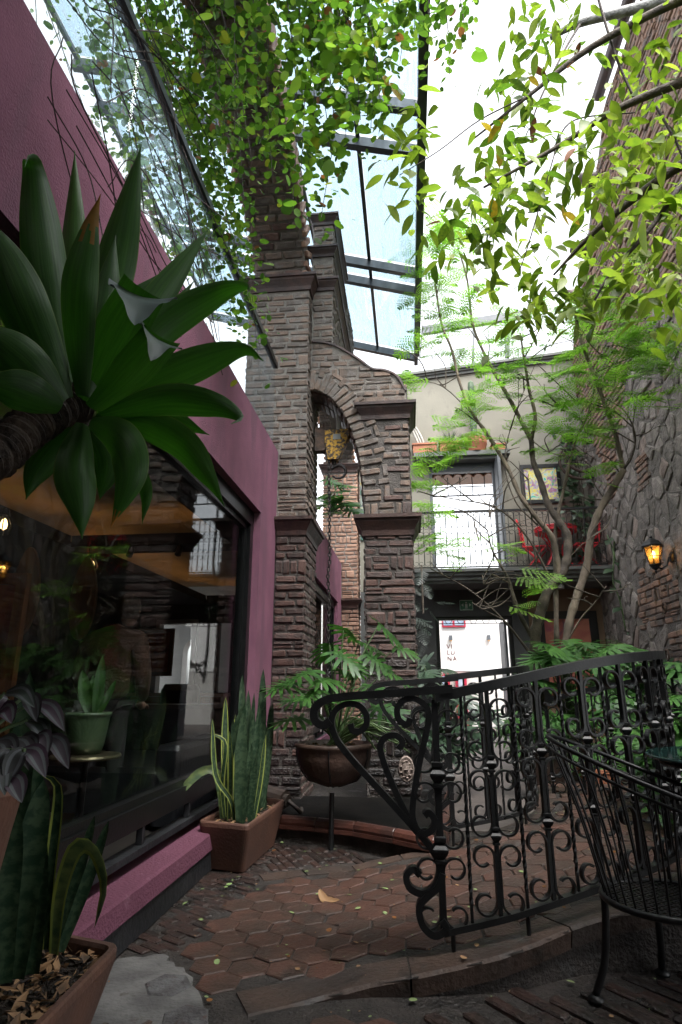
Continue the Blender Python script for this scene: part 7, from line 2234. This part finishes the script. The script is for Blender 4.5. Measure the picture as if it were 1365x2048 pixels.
for sp_, w_ in (([(-1.854,3.5,0.929), (-1.902,3.5,1.046), (-1.942,3.5,1.189)], .04), ([(-1.832,3.5,0.929), (-1.825,3.5,1.075), (-1.823,3.5,1.27)], .032), ([(-1.817,3.5,0.929), (-1.768,3.5,1.033), (-1.726,3.5,1.131)], .02), ([(-1.871,3.55,0.927), (-1.928,3.6,1.016), (-1.92,3.6,1.162)], .028)):
    mb = blade(sp_, lance(w_, .5, .45, .6), (.6, -1, 0), cup=-.3); mb.build('leaf', ['philodendron'], s3, smooth=True, loc=sp_[0])
so = thing('sofa', 'black leather sofa inside the lounge', 'sofa', (-2.55, 5.4, .06))
def rbox(mb, x0, x1, y0, y1, z0, z1, r_=.04):
    n = 5; c = []
    for (x, y, a0) in ((x1 - r_, y1 - r_, 0), (x0 + r_, y1 - r_, pi / 2), (x0 + r_, y0 + r_, pi), (x1 - r_, y0 + r_, 1.5 * pi)):
        for k in range(n): c.append((x + r_ * cos(a0 + k * pi / 8), y + r_ * sin(a0 + k * pi / 8)))
    cx_, cy_ = (x0 + x1) / 2, (y0 + y1) / 2
    ins = [(cx_ + (x - cx_) * (1 - r_ / (x1 - x0)), cy_ + (y - cy_) * (1 - r_ / (y1 - y0))) for x, y in c]
    b = len(mb.v); k = len(c)
    for poly, z in ((c, z0), (c, z1 - r_), (ins, z1)):
        for x, y in poly: mb.v.append((x, y, z))
    for r in range(2):
        for i in range(k): mb.f.append((b + r * k + i, b + r * k + (i + 1) % k, b + (r + 1) * k + (i + 1) % k, b + (r + 1) * k + i)); mb.mi.append(0)
    mb.f.append(tuple(b + 2 * k + i for i in range(k))); mb.mi.append(0); mb.f.append(tuple(b + i for i in reversed(range(k)))); mb.mi.append(0)


mb = MB(); rbox(mb, -3.1, -1.9, 4.7, 6.2, .18, .50); mb.build('seat', 'leather', so)
mb = MB(); rbox(mb, -3.1, -1.9, 5.95, 6.3, .50, .92); mb.build('backrest', 'leather', so)
for x in (-3.2, -1.95):
    mb = MB(); rbox(mb, x, x + .2, 4.7, 6.3, .10, .66); mb.build('arm', 'leather', so)
ac = thing('armchair', 'black high backed leather armchair deeper in the lounge', 'armchair', (-2.95, 7.6, .06))
mb = MB(); rbox(mb, -3.25, -2.65, 7.2, 7.8, .35, .55); mb.build('seat', 'leather', ac)
mb = MB(); rbox(mb, -3.2, -2.7, 7.7, 7.9, .55, 1.12, .08); mb.build('backrest', 'leather', ac)
mb = MB()
for x, y in ((-3.2, 7.25), (-2.7, 7.25), (-3.2, 7.8), (-2.7, 7.8)): mb.tube([(x, y, .06), (x, y, .36)], .02, 6)
mb.build('legs', 'black_steel', ac)
dk = thing('counter', 'dark wooden counter in the lounge beneath the arch view', 'counter', (-3.1, 8.6, .06))
mb = MB(); mb.box(-3.9, -2.6, 8.4, 8.8, .06, .95); mb.box(-3.95, -2.55, 8.36, 8.84, .955, 1.0); mb.build('body', 'wood_paddle', dk)

for i, (x, y, lab) in enumerate(((-3.55, 5.2, 'left wooden surfboard shape hanging in the lounge'), (-3.25, 5.7, 'right wooden surfboard shape hanging in the lounge'))):
    th = thing('paddle_board', lab, 'board', (x, y, 1.9), 'hanging wooden boards')
    mb = MB(); poly = []
    for k in range(24):
        a = 2 * pi * k / 24; poly.append((x + .14 * cos(a) * (1 - .25 * max(0, sin(a))), 1.95 + .42 * sin(a)))
    mb.prism(poly[::-1], 'Y', y, y + .04); mb.build('board', 'wood_paddle', th)
    mb = MB(); mb.tube([(x, y + .02, 2.36), (x, y + .02, 2.6)], .006, 4); mb.build('cord', 'twig', th)
po_ = painting('painting', 'orange framed red painting deep in the lounge at the left edge', -3.62, -3.18, 0.7, 1.9, 4.6, 'art_room', .09, 'wood_orange', .06)
painting('painting', 'dark red painting hanging behind the person in the lounge', -4.4, -3.7, 1.3, 1.9, 9.2, 'art_room', .06, 'wood_paddle', .05)
for i, (p, lab) in enumerate((((-3.696,6.6,2.458), 'glowing caged pendant lamp in the middle of the lounge'), ((-3.713,5,2.536), 'glowing caged pendant lamp at the left of the lounge'))):
    p = Vector(p); th = thing('pendant_lamp', lab, 'lamp', tuple(p), 'caged pendant lamps')
    mb = MB()
    for k in range(6):
        a = pi / 3 * k; mb.tube([p + Vector((.03 * cos(a), .03 * sin(a), .10)), p + Vector((.075 * cos(a), .075 * sin(a), .0)), p + Vector((.05 * cos(a), .05 * sin(a), -.09))], .006, 4)
    mb.lathe([(.0, .09), (.045, .09), (.03, .15), (.0, .16)], p, 10); mb.tube([p + Vector((0, 0, .15)), Vector((p.x, p.y, 2.6))], .006, 4); mb.build('cage', 'iron', th)
    mb = MB(); mb.lathe([(.0, -.05), (.028, -.03), (.032, .01), (.02, .05), (.0, .07)], p, 10); mb.build('bulb', 'bulb_pendant', th, smooth=True)
for i, (x, y) in enumerate(((-3.0, 6.15), (-2.45, 6.15))):
    mb = MB(); mb.tube([(x, y, 2.60), (x, y, 2.53)], .012, 6); mb.tube([(x, y, 2.55), (x, y - .05, 2.46)], .035, 10)
    setp(mb.build('spotlight', 'black_steel'), ('left small black spotlight under the lounge beam', 'right small black spotlight under the lounge beam')[i], 'spotlight', 'lounge spotlights')

# ---- person standing inside with the back to the window
pe = thing('person', 'person in a brown jacket seen from behind inside the lounge', 'person', (-2.40, 4.75, .06))


def skin_body(name, verts, edges, radii, m, parent, sub=2):
    me = bpy.data.meshes.new(name); base = WL[parent]
    me.from_pydata([tuple(Vector(v) - base) for v in verts], edges, []); me.materials.append(MATS[m])
    o = bpy.data.objects.new(name, me); COL.objects.link(o); o.parent = parent; WL[o] = base
    o.modifiers.new('skin', 'SKIN'); ss = o.modifiers.new('sub', 'SUBSURF'); ss.levels = sub; ss.render_levels = sub
    lay_ = me.skin_vertices[0].data
    for i, r_ in enumerate(radii): lay_[i].radius = r_ if isinstance(r_, tuple) else (r_, r_)
    lay_[0].use_root = True
    dg = bpy.context.evaluated_depsgraph_get(); dg.update()
    nm = bpy.data.meshes.new_from_object(o.evaluated_get(dg)); o.modifiers.clear(); o.data = nm
    nm.polygons.foreach_set('use_smooth', [True] * len(nm.polygons))
    if not nm.materials: nm.materials.append(MATS[m])
    return o


px_, py_ = -2.40, 4.75
V_ = [(px_, py_, .98), (px_, py_, 1.12), (px_ + .01, py_, 1.32), (px_ + .03, py_ + .01, 1.46), (px_ + .07, py_ + .02, 1.56), (px_ + .09, py_ + .03, 1.64),
      (px_ - .20, py_, 1.44), (px_ - .27, py_ + .02, 1.16), (px_ - .22, py_ + .16, .96), (px_ - .17, py_ + .24, .93), (px_ + .22, py_, 1.44), (px_ + .28, py_ + .02, 1.16), (px_ + .22, py_ + .16, .98), (px_ + .17, py_ + .24, .95)]
E_ = [(0, 1), (1, 2), (2, 3), (3, 4), (4, 5), (3, 6), (6, 7), (7, 8), (8, 9), (3, 10), (10, 11), (11, 12), (12, 13)]
skin_body('jacket', V_[:5] + V_[6:9] + V_[10:13], [(0, 1), (1, 2), (2, 3), (3, 4), (3, 5), (5, 6), (6, 7), (3, 8), (8, 9), (9, 10)], [(.19, .14), (.19, .14), (.21, .15), (.17, .12), (.075, .075), .095, .068, .052, .095, .068, .052], 'jacket', pe)
skin_body('body', [(px_, py_, .95), (px_ - .10, py_, .90), (px_ - .11, py_ + .01, .52), (px_ - .12, py_ + .03, .12), (px_ - .12, py_ - .06, .10), (px_ + .10, py_, .90), (px_ + .11, py_ + .01, .52), (px_ + .12, py_ + .03, .12), (px_ + .12, py_ - .06, .10)],
          [(0, 1), (1, 2), (2, 3), (3, 4), (0, 5), (5, 6), (6, 7), (7, 8)], [(.17, .12), .095, .07, .05, .045, .095, .07, .05, .045], 'trousers', pe)
hd = Vector((px_ + .10, py_ + .04, 1.70))
mb = MB(); mb.lathe([(.0, -.13), (.045, -.12), (.07, -.07), (.082, -.01), (.085, .04), (.07, .09), (.035, .115), (.0, .12)], hd, 18, M=Matrix.Diagonal((.92, 1.12, 1)))
mb.lathe([(.0, -.02), (.012, -.01), (.016, .005), (.0, .02)], hd + Vector((.078, .0, -.01)), 8); mb.lathe([(.0, -.02), (.012, -.01), (.016, .005), (.0, .02)], hd + Vector((-.078, .0, -.01)), 8)
mb.lathe([(.0, -.025), (.014, -.015), (.0, .03)], hd + Vector((0, .095, -.02)), 8)
mb.build('head', 'skin', pe, smooth=True)
mb = MB(); mb.lathe([(.070, -.075), (.086, -.06), (.094, -.01), (.096, .05), (.08, .10), (.042, .128), (.0, .134)], hd + Vector((0, -.018, 0)), 18, M=Matrix.Diagonal((.95, 1.08, 1))); mb.build('hair', 'hair', pe, smooth=True)
for s in (-1, 1):
    w_ = Vector((px_ + s * .20 - .0, py_ + .20, .95)); mb = MB()
    mb.tube([w_, w_ + Vector((-s * .02, .05, -.01)), w_ + Vector((-s * .03, .09, -.01))], [.028, .036, .034], 8)
    for k in range(4):
        b = w_ + Vector((-s * .03 + (k - 1.5) * .018, .10, -.005)); mb.tube([b, b + Vector((0, .035, -.01)), b + Vector((0, .055, -.035))], [.010, .009, .007], 6)
    b = w_ + Vector((-s * .055, .05, 0)); mb.tube([b, b + Vector((-s * .02, .03, -.01)), b + Vector((-s * .02, .055, -.02))], [.011, .010, .008], 6)
    mb.build('hand', 'skin', pe, smooth=True)
